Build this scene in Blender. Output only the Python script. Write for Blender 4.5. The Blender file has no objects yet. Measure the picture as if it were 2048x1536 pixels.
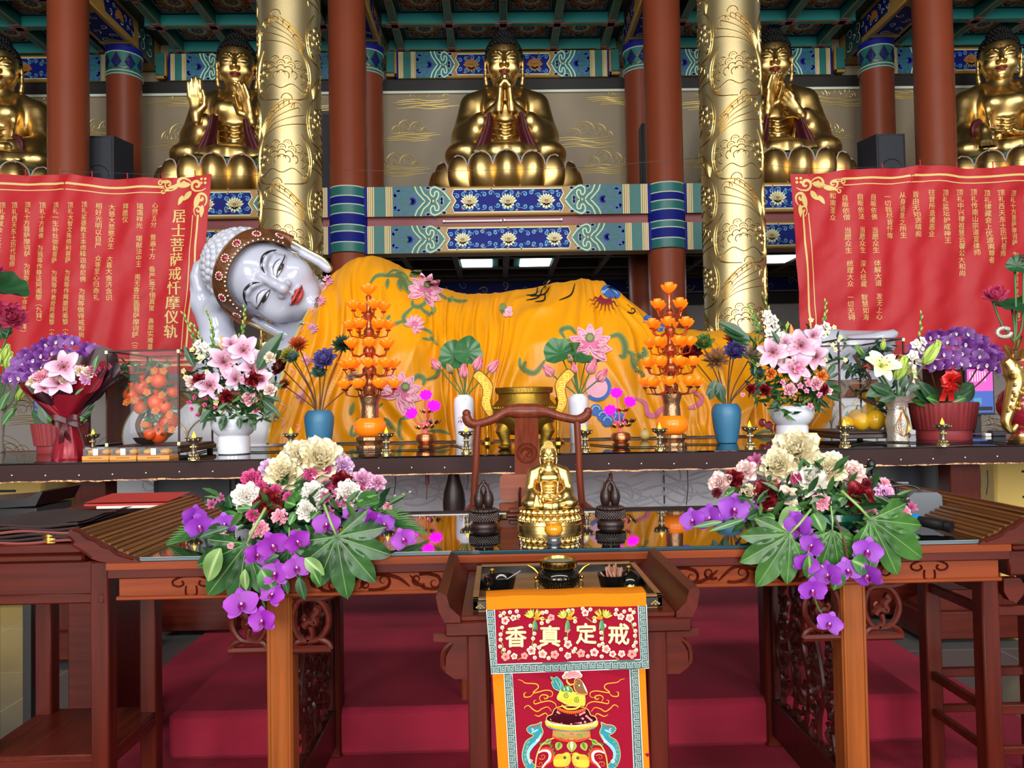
import bpy, math, random
import numpy as np
from mathutils import Vector, Matrix, noise
from mathutils.bvhtree import BVHTree
from mathutils.geometry import tessellate_polygon
SC = bpy.context.scene
COL = SC.collection
PI = math.pi
R = math.radians
rnd = random.Random(7)
V = Vector
# ------------------------------------------------------------------ camera
FPX = 1540.0
CAM = V((-0.18, 0.0, 1.32))
yaw, pitch, roll = math.atan(29 / FPX), math.atan(40 / FPX), R(1.0)
cf = V((math.sin(yaw) * math.cos(pitch), math.cos(yaw) * math.cos(pitch), math.sin(pitch)))
cr0 = V((math.cos(yaw), -math.sin(yaw), 0))
cu0 = cr0.cross(cf)
cr = cr0 * math.cos(roll) - cu0 * math.sin(roll)
cu = cr0 * math.sin(roll) + cu0 * math.cos(roll)
cd = bpy.data.cameras.new('camera')
cam = bpy.data.objects.new('camera', cd)
COL.objects.link(cam)
m = Matrix((cr, cu, -cf)).transposed().to_4x4()
m.translation = CAM
cam.matrix_world = m
cd.sensor_width = 36
cd.lens = FPX / 2048 * 36
cd.clip_start = 0.05
SC.camera = cam
# ------------------------------------------------------------------ world, daylight, exposure
w = bpy.data.worlds.new('hall_air')
SC.world = w
w.use_nodes = True
bg = w.node_tree.nodes['Background']
bg.inputs[0].default_value = (0.80, 0.88, 1.0, 1)
bg.inputs[1].default_value = 0.6


def area(name, loc, target, sx, sy, power, col=(1, 1, 1)):
 l = bpy.data.lights.new(name, 'AREA')
 l.shape = 'RECTANGLE'
 l.size, l.size_y = sx, sy
 l.energy = power
 l.color = col
 o = bpy.data.objects.new(name, l)
 COL.objects.link(o)
 o.location = loc
 o.rotation_euler = (V(target) - V(loc)).to_track_quat('-Z', 'Y').to_euler()
 return o


area('daylight_door_middle', (0, -11, 4.0), (0, 6, 2.2), 5.0, 6.5, 1350, (1, .98, .95))
area('daylight_door_west', (-7.5, -11, 4.0), (-1, 6, 2.4), 3.6, 6.5, 1000, (1, .98, .95))
area('daylight_door_east', (7.5, -11, 4.0), (1, 6, 2.4), 3.6, 6.5, 1000, (1, .98, .95))
area('gallery_fill_lamp', (0, -3, 8.4), (0, 10.5, 4.5), 14, 1.2, 900, (1, .98, .96))  # unseen fill lamp added below the ceiling to brighten the gallery, no window
SC.view_settings.view_transform = 'Standard'
SC.view_settings.look = 'None'
SC.view_settings.gamma = 1
SC.view_settings.use_curve_mapping = False
SC.view_settings.exposure = 0.0
SC.cycles.use_denoising = True
SC.cycles.max_bounces = 8
SC.cycles.caustics_reflective = False
SC.cycles.caustics_refractive = False


# ------------------------------------------------------------------ pixel -> world
def P(px, py, Y):
 d = cf + cr * ((px - 1024) / FPX) + cu * ((768 - py) / FPX)
 return CAM + d * ((Y - CAM.y) / d.y)


def PZ(px, py, Z):
 d = cf + cr * ((px - 1024) / FPX) + cu * ((768 - py) / FPX)
 return CAM + d * ((Z - CAM.z) / d.z)


def pxm(Y):
 return Y / FPX  # metres per photograph pixel at depth Y


# ------------------------------------------------------------------ materials
def lin(c):
 if isinstance(c, str):
  c = c.lstrip('#')
  c = [int(c[i:i + 2], 16) / 255 for i in (0, 2, 4)]
 return tuple((x / 12.92 if x <= .04045 else ((x + .055) / 1.055) ** 2.4) for x in c)


M = {}


def mat(name, col, rough=.5, metal=0., var=0., scale=8., bump=0., bscale=None, coat=0., spec=None, stretch=None, col2=None, trans=0., emis=0., sheen=0., alpha=1., sss=0., ior=None, vcol=False, bumpdist=.01):
 m = bpy.data.materials.new(name)
 m.use_nodes = True
 nt = m.node_tree
 b = nt.nodes['Principled BSDF']
 c = lin(col)
 b.inputs['Base Color'].default_value = (*c, 1)
 b.inputs['Roughness'].default_value = rough
 b.inputs['Metallic'].default_value = metal
 if coat:
  b.inputs['Coat Weight'].default_value = coat
  b.inputs['Coat Roughness'].default_value = .12
 if spec is not None:
  b.inputs['Specular IOR Level'].default_value = spec
 if trans:
  b.inputs['Transmission Weight'].default_value = trans
 if sheen:
  b.inputs['Sheen Weight'].default_value = sheen
  b.inputs['Sheen Roughness'].default_value = .4
  b.inputs['Sheen Tint'].default_value = (*c, 1)
 if sss:
  b.inputs['Subsurface Weight'].default_value = sss
  b.inputs['Subsurface Radius'].default_value = (.02, .01, .008)
 if ior:
  b.inputs['IOR'].default_value = ior
 if alpha < 1:
  b.inputs['Alpha'].default_value = alpha
 if emis:
  b.inputs['Emission Color'].default_value = (*c, 1)
  b.inputs['Emission Strength'].default_value = emis
 if vcol:
  a = nt.nodes.new('ShaderNodeVertexColor')
  a.layer_name = 'Col'
  nt.links.new(a.outputs[0], b.inputs['Base Color'])
 if var or bump:
  tc = nt.nodes.new('ShaderNodeTexCoord')
  mp = nt.nodes.new('ShaderNodeMapping')
  nt.links.new(tc.outputs['Object'], mp.inputs[0])
  if stretch:
   mp.inputs['Scale'].default_value = stretch
  n = nt.nodes.new('ShaderNodeTexNoise')
  n.inputs['Scale'].default_value = scale
  n.inputs['Detail'].default_value = 5
  nt.links.new(mp.outputs[0], n.inputs[0])
  if var:
   r = nt.nodes.new('ShaderNodeValToRGB')
   c2 = lin(col2) if col2 else tuple(x * (1 - var) for x in c)
   r.color_ramp.elements[0].color = (*c2, 1)
   r.color_ramp.elements[1].color = (*(tuple(min(1, x * (1 + var)) for x in c) if not col2 else c), 1)
   r.color_ramp.elements[0].position = .3
   r.color_ramp.elements[1].position = .7
   nt.links.new(n.outputs['Fac'], r.inputs[0])
   nt.links.new(r.outputs[0], b.inputs['Base Color'])
  if bump:
   n2 = n
   if bscale:
    n2 = nt.nodes.new('ShaderNodeTexNoise')
    n2.inputs['Scale'].default_value = bscale
    n2.inputs['Detail'].default_value = 3
    nt.links.new(mp.outputs[0], n2.inputs[0])
   bp = nt.nodes.new('ShaderNodeBump')
   bp.inputs['Strength'].default_value = bump
   bp.inputs['Distance'].default_value = bumpdist
   nt.links.new(n2.outputs['Fac'], bp.inputs['Height'])
   nt.links.new(bp.outputs[0], b.inputs['Normal'])
 M[name] = m
 return m


mat('red_pillar', '#7f3a22', .38, var=.06, scale=2, bump=.05, bscale=40)
mat('gold', '#d8b672', .36, 1, var=.12, scale=3)
mat('gold_dark', '#a87a35', .3, 1, var=.1, scale=6)
mat('gold_pale', '#c9b889', .42, 1, var=.08, scale=4, bump=.06, bscale=60)
mat('gold_line', '#c9ad6b', .3, 1)
mat('gold_bright', '#dcbc74', .3, 1)
mat('hair_black', '#08080a', .6, spec=.25)
mat('lip_red', '#7c2420', .4)
mat('lip_bright', '#b23530', .35)
mat('ink', '#1a1613', .5)
mat('maroon', '#4f1722', .4, var=.1)
mat('petal_edge', '#b9a097', .6)
mat('teal', '#1b6661', .45, var=.06, scale=3)
mat('teal_bright', '#23807c', .45)
mat('teal_dark', '#123f40', .5)
mat('blue', '#0e1a74', .6, spec=.2)
mat('blue_dark', '#10195a', .6, spec=.2)
mat('lilac', '#4a62c2', .5)
mat('sky_blue', '#4f9fc0', .5)
mat('ochre', '#a07a3a', .45, var=.06)
mat('cream', '#e2dfae', .5)
mat('white_line', '#d9e2cf', .5)
mat('brown_line', '#7a4a20', .5)
mat('rosette', '#a2673a', .5)
mat('screen', '#8f8068', .5, var=.05, scale=1.5)
mat('screen_gold', '#dcc27a', .35, .5)
mat('black_band', '#15120f', .6)
mat('plaster', '#b5aca6', .7, var=.05, scale=1)
mat('ceil_dark', '#4b3f30', .6)
mat('lamp', '#f4f8ff', .4, emis=6.)
mat('red_rail', '#7d2a2e', .45)
mat('black_box', '#20222a', .5)
mat('black_grille', '#2a2d36', .6, bump=.4, bscale=300)
mat('metal_grey', '#9ea0a5', .35, .8)
mat('floor_tile', '#565654', .16, var=.12, scale=1.2)
mat('carpet', '#8a0e2c', .9, var=.28, scale=2.3, bump=.5, bscale=260, sheen=.3)
mat('banner_red', '#b0121d', .6, var=.05, scale=1, bump=.35, bscale=2.2, bumpdist=.06, stretch=(1, 1, .6))
mat('banner_gold', '#d9bd72', .5)
mat('marble', '#b3b7c8', .14, var=.05, scale=2, spec=.6)
mat('marble_rough', '#dfe2ea', .4, var=.06, scale=3)
mat('marble_hair', '#b9bcc8', .35)
mat('stone_yellow', '#e8c56c', .3, var=.06, scale=4)
mat('satin_yellow', '#dc9206', .36, var=.05, scale=3, sheen=.12, bump=.14, bscale=9, stretch=(3, 1, .5), bumpdist=.03)
mat('wood', '#4a170d', .34, var=.3, scale=4, stretch=(.6, 12, 12), spec=.18)
mat('wood_v', '#4a170d', .34, var=.3, scale=4, stretch=(12, 12, .6), spec=.18)
mat('wood_y', '#4a170d', .34, var=.3, scale=4, stretch=(12, .6, 12), spec=.18)
mat('wood_light', '#86481f', .32, var=.22, scale=4, stretch=(14, 14, .6), spec=.18)  # lit copy of the table wood, light from the front put into the colour
mat('wood_light_h', '#7a3516', .32, var=.22, scale=4, stretch=(.6, 14, 14), spec=.18)
mat('wood_stripe', '#8a5a2c', .28, col2='#3a150c', var=.2, scale=5, stretch=(22, .15, 22), coat=.15)
mat('rosewood', '#6b2f1d', .28, var=.25, scale=5, stretch=(12, 12, .8), spec=.22)
mat('wood_dark', '#3b1511', .32, var=.25, scale=5, stretch=(12, 12, .8), spec=.22)
mat('table_dark', '#33201f', .5, var=.1, scale=3, spec=.15)
mat('glass_top', '#0b0d0e', .03, spec=1.0, ior=1.9)
mat('glass_edge', '#23404a', .1)
mat('case_glass', '#182022', .0, alpha=.07, spec=.7)
mat('white_ceramic', '#dfe2ec', .1, spec=.6)
mat('blue_vase', '#336f93', .45)
mat('petal', '#ffffff', .5, vcol=True, sss=.0)
mat('leafy', '#2c5a2c', .38, vcol=True)
mat('silk', '#ffffff', .45, vcol=True)
mat('stem_green', '#3f6a35', .5)
mat('stem_brown', '#5a3b25', .6)
mat('orange_glow', '#ff7a0c', .35, emis=.5)
mat('orange_jar', '#f0780c', .25, emis=.3)
mat('copper', '#b5714a', .28, .9)
mat('bronze_pot', '#9a7456', .33, .85, bump=.5, bscale=35)
mat('magenta_glow', '#ff18e0', .4, emis=1.3)
mat('pink_glow', '#e05a80', .4, emis=.3)
mat('brass', '#c09a45', .25, 1)
mat('burner_gold', '#98792f', .48, 1, bump=.25, bscale=30)
mat('flame', '#ffc62a', .4, emis=2.2)
mat('pewter', '#8f8878', .35, .9)
mat('pot_red', '#8c3034', .5)
mat('wrap_red', '#8a1526', .33, .2)
mat('wrap_black', '#33161e', .35)
mat('ribbon_dark', '#4a121c', .4)
mat('ribbon_red', '#c3201c', .35)
mat('orange_fruit', '#e85510', .25)
mat('yellow_gourd', '#efb80c', .12)
mat('cream_ball', '#e2c878', .4)
mat('package_clear', '#c8d0d4', .03, alpha=.13)
mat('pastry', '#d79a35', .5, var=.2, scale=30)
mat('card_orange', '#e0913c', .5)
mat('label_white', '#e6e4e0', .6)
mat('silver_vase', '#bdb6aa', .25, .5, bump=.5, bscale=140)
mat('gold_vase_trim', '#d9a93f', .25, 1)
mat('screen_pink', '#d050a8', .4, emis=.6)
mat('screen_blue', '#3e5aa8', .4, emis=.5)
mat('carved_dark', '#2b1a17', .4, var=.2, scale=8)
mat('amber_glass', '#d08a10', .1, var=.1, spec=.7)
mat('black_glaze', '#0d0c0b', .08)
mat('ash', '#7d766c', .95, var=.2, scale=40)
mat('incense', '#9a6b55', .8)
mat('tray_wood', '#7a5630', .35, var=.25, scale=5, stretch=(.6, 14, 14))
mat('cloth_red', '#8c0e28', .8, spec=.1, bump=.2, bscale=300)
mat('cloth_orange', '#d6780f', .75, spec=.1, bump=.2, bscale=260)
mat('cloth_green', '#3f5f5c', .7)
mat('thread_silver', '#c3cfc8', .5)
mat('thread_gold', '#d6bb62', .4, .3)
mat('thread_yellow', '#d9b92e', .5)
mat('thread_pink', '#d98a8c', .7, spec=.1)
mat('thread_white', '#e8d8d0', .7, spec=.1)
mat('thread_red', '#c43a22', .7, spec=.1)
mat('thread_orange', '#dd7a1e', .7, spec=.1)
mat('thread_green', '#4c7a34', .7, spec=.1)
mat('thread_olive', '#86a03a', .7, spec=.1)
mat('thread_teal', '#2f8791', .7, spec=.1)
mat('thread_cyan', '#86bcc4', .7, spec=.1)
mat('thread_wine', '#3d0714', .8, spec=.05)
mat('thread_black', '#16120c', .6)
mat('emb_pink', '#c8648e', .6)
mat('emb_pale', '#e2a6b8', .6)
mat('emb_sage', '#7f8a50', .6)
mat('emb_moss', '#5d7040', .6)
mat('emb_blue', '#2a5fa8', .6)
mat('emb_sky', '#86a5cf', .6)
mat('emb_wine', '#7a1a30', .6)
mat('towel_brown', '#2b1a18', .9, bump=.4, bscale=200)
mat('towel_pink', '#7a3a34', .9)
mat('folder_red', '#b5312c', .5)
mat('paper', '#d8d6cc', .7)
mat('lacquer_black', '#161414', .25)
mat('mic_black', '#121214', .4)
mat('mic_grey', '#5a5f66', .5)
mat('mic_blue', '#1f87d6', .4)
mat('cable', '#151515', .5)
mat('headband', '#6b3f22', .45, .3, var=.35, scale=14, bump=.6, bscale=30)
mat('green_bowl', '#1f5a48', .15)
mat('slate', '#33343a', .5)
mat('red_hanger', '#6e1c20', .5)
mat('jewel', '#8e1c2c', .15)
mat('bead', '#e3dccb', .25)
mat('pink_line', '#8c5a5e', .5)


# ------------------------------------------------------------------ mesh builder
def xf(M4, vs):
 a = np.asarray(vs, float)
 m3 = np.array(M4.to_3x3())
 return a @ m3.T + np.array(M4.translation)


def frame(o, d, roll=0., scale=1.):
 z = V(d).normalized()
 ref = V((0, 0, 1)) if abs(z.z) < .95 else V((0, 1, 0))
 x = ref.cross(z).normalized()
 y = z.cross(x)
 mm = Matrix((x, y, z)).transposed().to_4x4() @ Matrix.Rotation(roll, 4, 'Z')
 sc = scale if hasattr(scale, '__len__') else (scale,) * 3
 mm = mm @ Matrix.Diagonal((*sc, 1))
 mm.translation = V(o)
 return mm


class MB:
 def __init__(s):
  s.v, s.f, s.m, s.c, s.mats = [], [], [], [], []
  s.n = 0

 def mi(s, name):
  if name not in s.mats:
   s.mats.append(name)
  return s.mats.index(name)

 def add(s, vs, fs, mt, M4=None, cols=None):
  vs = np.asarray(vs, float).reshape(-1, 3)
  if M4 is not None:
   vs = xf(M4, vs)
  k = s.mi(mt)
  n = s.n
  s.v.append(vs)
  s.f.extend([tuple(i + n for i in f) for f in fs])
  s.m.extend([k] * len(fs))
  if cols is None:
   cols = np.ones((len(vs), 3))
  s.c.append(np.asarray(cols, float).reshape(-1, 3))
  s.n += len(vs)
  return s

 def box(s, x0, x1, y0, y1, z0, z1, mt, b=.004, M4=None):
  x0, x1, y0, y1, z0, z1 = min(x0, x1), max(x0, x1), min(y0, y1), max(y0, y1), min(z0, z1), max(z0, z1)
  b = min(b, (x1 - x0) * .3, (y1 - y0) * .3, (z1 - z0) * .3)
  lo, hi = (x0, y0, z0), (x1, y1, z1)
  vs, idx = [], {}
  for sx in (0, 1):
   for sy in (0, 1):
    for sz in (0, 1):
     sg = (sx, sy, sz)
     for ax in range(3):
      p = []
      for a in range(3):
       e = (hi if sg[a] else lo)[a]
       p.append(e if a == ax else e + (-b if sg[a] else b))
      idx[sg + (ax,)] = len(vs)
      vs.append(p)
  fs = []
  for ax in range(3):
   a1, a2 = [a for a in range(3) if a != ax]
   for sd in (0, 1):
    q = []
    for (i, j) in ((0, 0), (1, 0), (1, 1), (0, 1)):
     t = [0, 0, 0]
     t[ax], t[a1], t[a2] = sd, i, j
     q.append(idx[tuple(t) + (ax,)])
    fl = (sd == 1) == (ax != 1)
    fs.append(q if fl else q[::-1])
  for ax in range(3):   # edges along ax
   a1, a2 = [a for a in range(3) if a != ax]
   for i in (0, 1):
    for j in (0, 1):
     t0, t1 = [0, 0, 0], [0, 0, 0]
     t0[ax], t1[ax] = 0, 1
     t0[a1] = t1[a1] = i
     t0[a2] = t1[a2] = j
     fs.append([idx[tuple(t0) + (a1,)], idx[tuple(t1) + (a1,)], idx[tuple(t1) + (a2,)], idx[tuple(t0) + (a2,)]])
  for sx in (0, 1):
   for sy in (0, 1):
    for sz in (0, 1):
     fs.append([idx[(sx, sy, sz, 0)], idx[(sx, sy, sz, 1)], idx[(sx, sy, sz, 2)]])
  A = np.array(vs)
  ctr = A.mean(0)
  for i, q in enumerate(fs):
   p = A[q]
   if np.cross(p[1] - p[0], p[2] - p[0]) @ (p.mean(0) - ctr) < 0:
    fs[i] = q[::-1]
  return s.add(vs, fs, mt, M4)

 def grid(s, fn, nu, nv, mt, cu_=False, cv_=False, M4=None, cfn=None):
  vs, cs = [], []
  for i in range(nu + (0 if cu_ else 1)):
   for j in range(nv + (0 if cv_ else 1)):
    vs.append(fn(i / nu, j / nv))
    if cfn:
     cs.append(cfn(i / nu, j / nv))
  U, W = nu + (0 if cu_ else 1), nv + (0 if cv_ else 1)
  fs = []
  for i in range(nu):
   for j in range(nv):
    i2, j2 = (i + 1) % U, (j + 1) % W
    fs.append((i * W + j, i2 * W + j, i2 * W + j2, i * W + j2))
  return s.add(vs, fs, mt, M4, cs if cfn else None)

 def lathe(s, prof, mt, c=(0, 0, 0), n=32, M4=None, mod=None, cap=True, sx=1., sy=1.):
  """prof: (r,z) bottom to top; mod(theta,k)->radius factor"""
  vs = []
  for k, (r, z) in enumerate(prof):
   for i in range(n):
    t = 2 * PI * i / n
    q = r * (mod(t, k / max(1, len(prof) - 1)) if mod else 1)
    vs.append((c[0] + q * math.cos(t) * sx, c[1] + q * math.sin(t) * sy, c[2] + z))
  fs = []
  for k in range(len(prof) - 1):
   for i in range(n):
    j = (i + 1) % n
    fs.append((k * n + i, k * n + j, (k + 1) * n + j, (k + 1) * n + i))
  if cap:
   if prof[0][0] > 1e-6:
    fs.append(tuple(range(n))[::-1])
   if prof[-1][0] > 1e-6:
    fs.append(tuple((len(prof) - 1) * n + i for i in range(n)))
  return s.add(vs, fs, mt, M4)

 def tube(s, pts, r, mt, n=8, closed=False, M4=None, flat=1., cols=None, up=None):
  pts = [V(p) for p in pts]
  N = len(pts)
  rr = r if hasattr(r, '__len__') else [r] * N
  vs = []
  prev = None
  for k in range(N):
   a = pts[k - 1] if (k > 0 or closed) else pts[k]
   b = pts[(k + 1) % N] if (k < N - 1 or closed) else pts[k]
   t = (b - a)
   t = t.normalized() if t.length > 1e-9 else V((0, 0, 1))
   if up is not None:
    x = V(up).cross(t)
    if x.length < 1e-4:
     x = V((1, 0, 0))
    x.normalize()
   elif prev is None:
    ref = V((0, 0, 1)) if abs(t.z) < .9 else V((1, 0, 0))
    x = ref.cross(t).normalized()
   else:
    x = (prev - t * prev.dot(t))
    x = x.normalized() if x.length > 1e-6 else V((1, 0, 0))
   prev = x
   y = t.cross(x)
   for i in range(n):
    an = 2 * PI * i / n
    vs.append(pts[k] + x * (math.cos(an) * rr[k]) + y * (math.sin(an) * rr[k] * flat))
  fs = []
  for k in range(N if closed else N - 1):
   k2 = (k + 1) % N
   for i in range(n):
    j = (i + 1) % n
    fs.append((k * n + i, k * n + j, k2 * n + j, k2 * n + i))
  if not closed:
   fs.append(tuple(range(n))[::-1])
   fs.append(tuple((N - 1) * n + i for i in range(n)))
  cc = None
  if cols is not None:
   cc = np.tile(np.asarray(cols, float), (len(vs), 1))
  return s.add([tuple(v) for v in vs], fs, mt, M4, cc)

 def ell(s, c, r, mt, nu=12, nv=8, M4=None, cols=None):
  r = r if hasattr(r, '__len__') else (r, r, r)
  vs = [(c[0], c[1], c[2] - r[2])]
  for k in range(1, nv):
   ph = -PI / 2 + PI * k / nv
   for i in range(nu):
    t = 2 * PI * i / nu
    vs.append((c[0] + r[0] * math.cos(ph) * math.cos(t), c[1] + r[1] * math.cos(ph) * math.sin(t), c[2] + r[2] * math.sin(ph)))
  vs.append((c[0], c[1], c[2] + r[2]))
  fs = [(0, 1 + (i + 1) % nu, 1 + i) for i in range(nu)]
  for k in range(nv - 2):
   for i in range(nu):
    j = (i + 1) % nu
    fs.append((1 + k * nu + i, 1 + k * nu + j, 1 + (k + 1) * nu + j, 1 + (k + 1) * nu + i))
  L = len(vs) - 1
  o = 1 + (nv - 2) * nu
  fs += [(L, o + i, o + (i + 1) % nu) for i in range(nu)]
  cc = None if cols is None else np.tile(np.asarray(cols, float), (len(vs), 1))
  return s.add(vs, fs, mt, M4, cc)

 def prism(s, poly, mt, fn, d, bev=0):
  """poly in (u,v); fn(u,v,h)->xyz ; from h=0 to h=d"""
  n = len(poly)
  vs = [fn(u, v, 0) for u, v in poly] + [fn(u, v, d) for u, v in poly]
  tri = tessellate_polygon([[V((u, v, 0)) for u, v in poly]])
  fs = [tuple(t) for t in tri] + [tuple(i + n for i in t)[::-1] for t in tri]
  for i in range(n):
   j = (i + 1) % n
   fs.append((i, j, n + j, n + i))
  return s.add([tuple(v) for v in vs], fs, mt)

 def mesh(s, name, smooth=True, angle=40, off=None):
  me = bpy.data.meshes.new(name)
  vs = np.concatenate(s.v) if s.v else np.zeros((0, 3))
  if off is not None:
   vs = vs - np.array(off)
  me.from_pydata(vs.tolist(), [], s.f)
  for k in s.mats:
   me.materials.append(M[k])
  me.polygons.foreach_set('material_index', np.array(s.m, dtype=np.int32))
  ca = me.color_attributes.new('Col', 'FLOAT_COLOR', 'POINT')
  cc = np.concatenate(s.c) if s.c else np.zeros((0, 3))
  ca.data.foreach_set('color', np.concatenate([cc, np.ones((len(cc), 1))], 1).astype(np.float32).ravel())
  if smooth:
   me.polygons.foreach_set('use_smooth', np.ones(len(me.polygons), dtype=bool))
   me.set_sharp_from_angle(angle=R(angle))
  me.validate()
  me.update()
  return me

 def build(s, name, parent=None, smooth=True, angle=40, loc=None, label=None):
  """verts are world coordinates unless parent given as (empty) -> made local to it"""
  if parent is not None:
   off = wloc(parent)
  else:
   off = loc if loc is not None else (0, 0, 0)
  o = bpy.data.objects.new(name, s.mesh(name, smooth, angle, off))
  COL.objects.link(o)
  if parent is not None:
   o.parent = parent
  else:
   o.location = off
  if label:
   o['label'] = label
  return o


def wloc(o):
 p = V((0, 0, 0))
 while o is not None:
  p = p + o.location
  o = o.parent
 return p


def tag(o, label=None, cat=None, group=None, kind=None):
 if label:
  o['label'] = label
 if cat:
  o['category'] = cat
 if group:
  o['group'] = group
 if kind:
  o['kind'] = kind
 return o


def thing(name, label, cat, loc=(0, 0, 0), group=None):
 o = bpy.data.objects.new(name, None)
 o.empty_display_size = .05
 COL.objects.link(o)
 o.location = loc
 return tag(o, label, cat, group)


def dup(root, loc=None, rz=None, label=None, scale=None):
 r = root.copy()
 COL.objects.link(r)
 if loc is not None:
  r.location = loc
 if rz is not None:
  r.rotation_euler = (0, 0, rz)
 if scale is not None:
  r.scale = (scale,) * 3
 if label:
  r['label'] = label

 def rec(a, b):
  for ch in list(a.children):
   c = ch.copy()
   COL.objects.link(c)
   c.parent = b
   rec(ch, c)
 rec(root, r)
 return r


def inst(name, me, parent, M4):
 """one more object on shared mesh data; M4 in the parent's local space"""
 o = bpy.data.objects.new(name, me)
 COL.objects.link(o)
 o.parent = parent
 o.matrix_local = M4
 return o


# ------------------------------------------------------------------ 2D painting / relief on any surface
def arcpts(cx, cy, r, a0, a1, n=10, ry=None):
 ry = r if ry is None else ry
 return [(cx + r * math.cos(a0 + (a1 - a0) * i / n), cy + ry * math.sin(a0 + (a1 - a0) * i / n)) for i in range(n + 1)]


def spiral(cx, cy, r0, r1, a0, turns, n=18):
 return [(cx + (r0 + (r1 - r0) * i / n) * math.cos(a0 + turns * 2 * PI * i / n), cy + (r0 + (r1 - r0) * i / n) * math.sin(a0 + turns * 2 * PI * i / n)) for i in range(n + 1)]


def spline(pts, n=8, closed=False):
 """Catmull-Rom through 2D/3D points"""
 p = [np.array(q, float) for q in pts]
 N = len(p)
 out = []
 rng = range(N if closed else N - 1)
 for i in rng:
  p0 = p[(i - 1) % N] if (closed or i > 0) else p[i]
  p1, p2 = p[i], p[(i + 1) % N]
  p3 = p[(i + 2) % N] if (closed or i + 2 < N) else p2
  for k in range(n):
   t = k / n
   out.append(tuple(.5 * ((2 * p1) + (-p0 + p2) * t + (2 * p0 - 5 * p1 + 4 * p2 - p3) * t * t + (-p0 + 3 * p1 - 3 * p2 + p3) * t ** 3)))
 if not closed:
  out.append(tuple(p[-1]))
 return out


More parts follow.
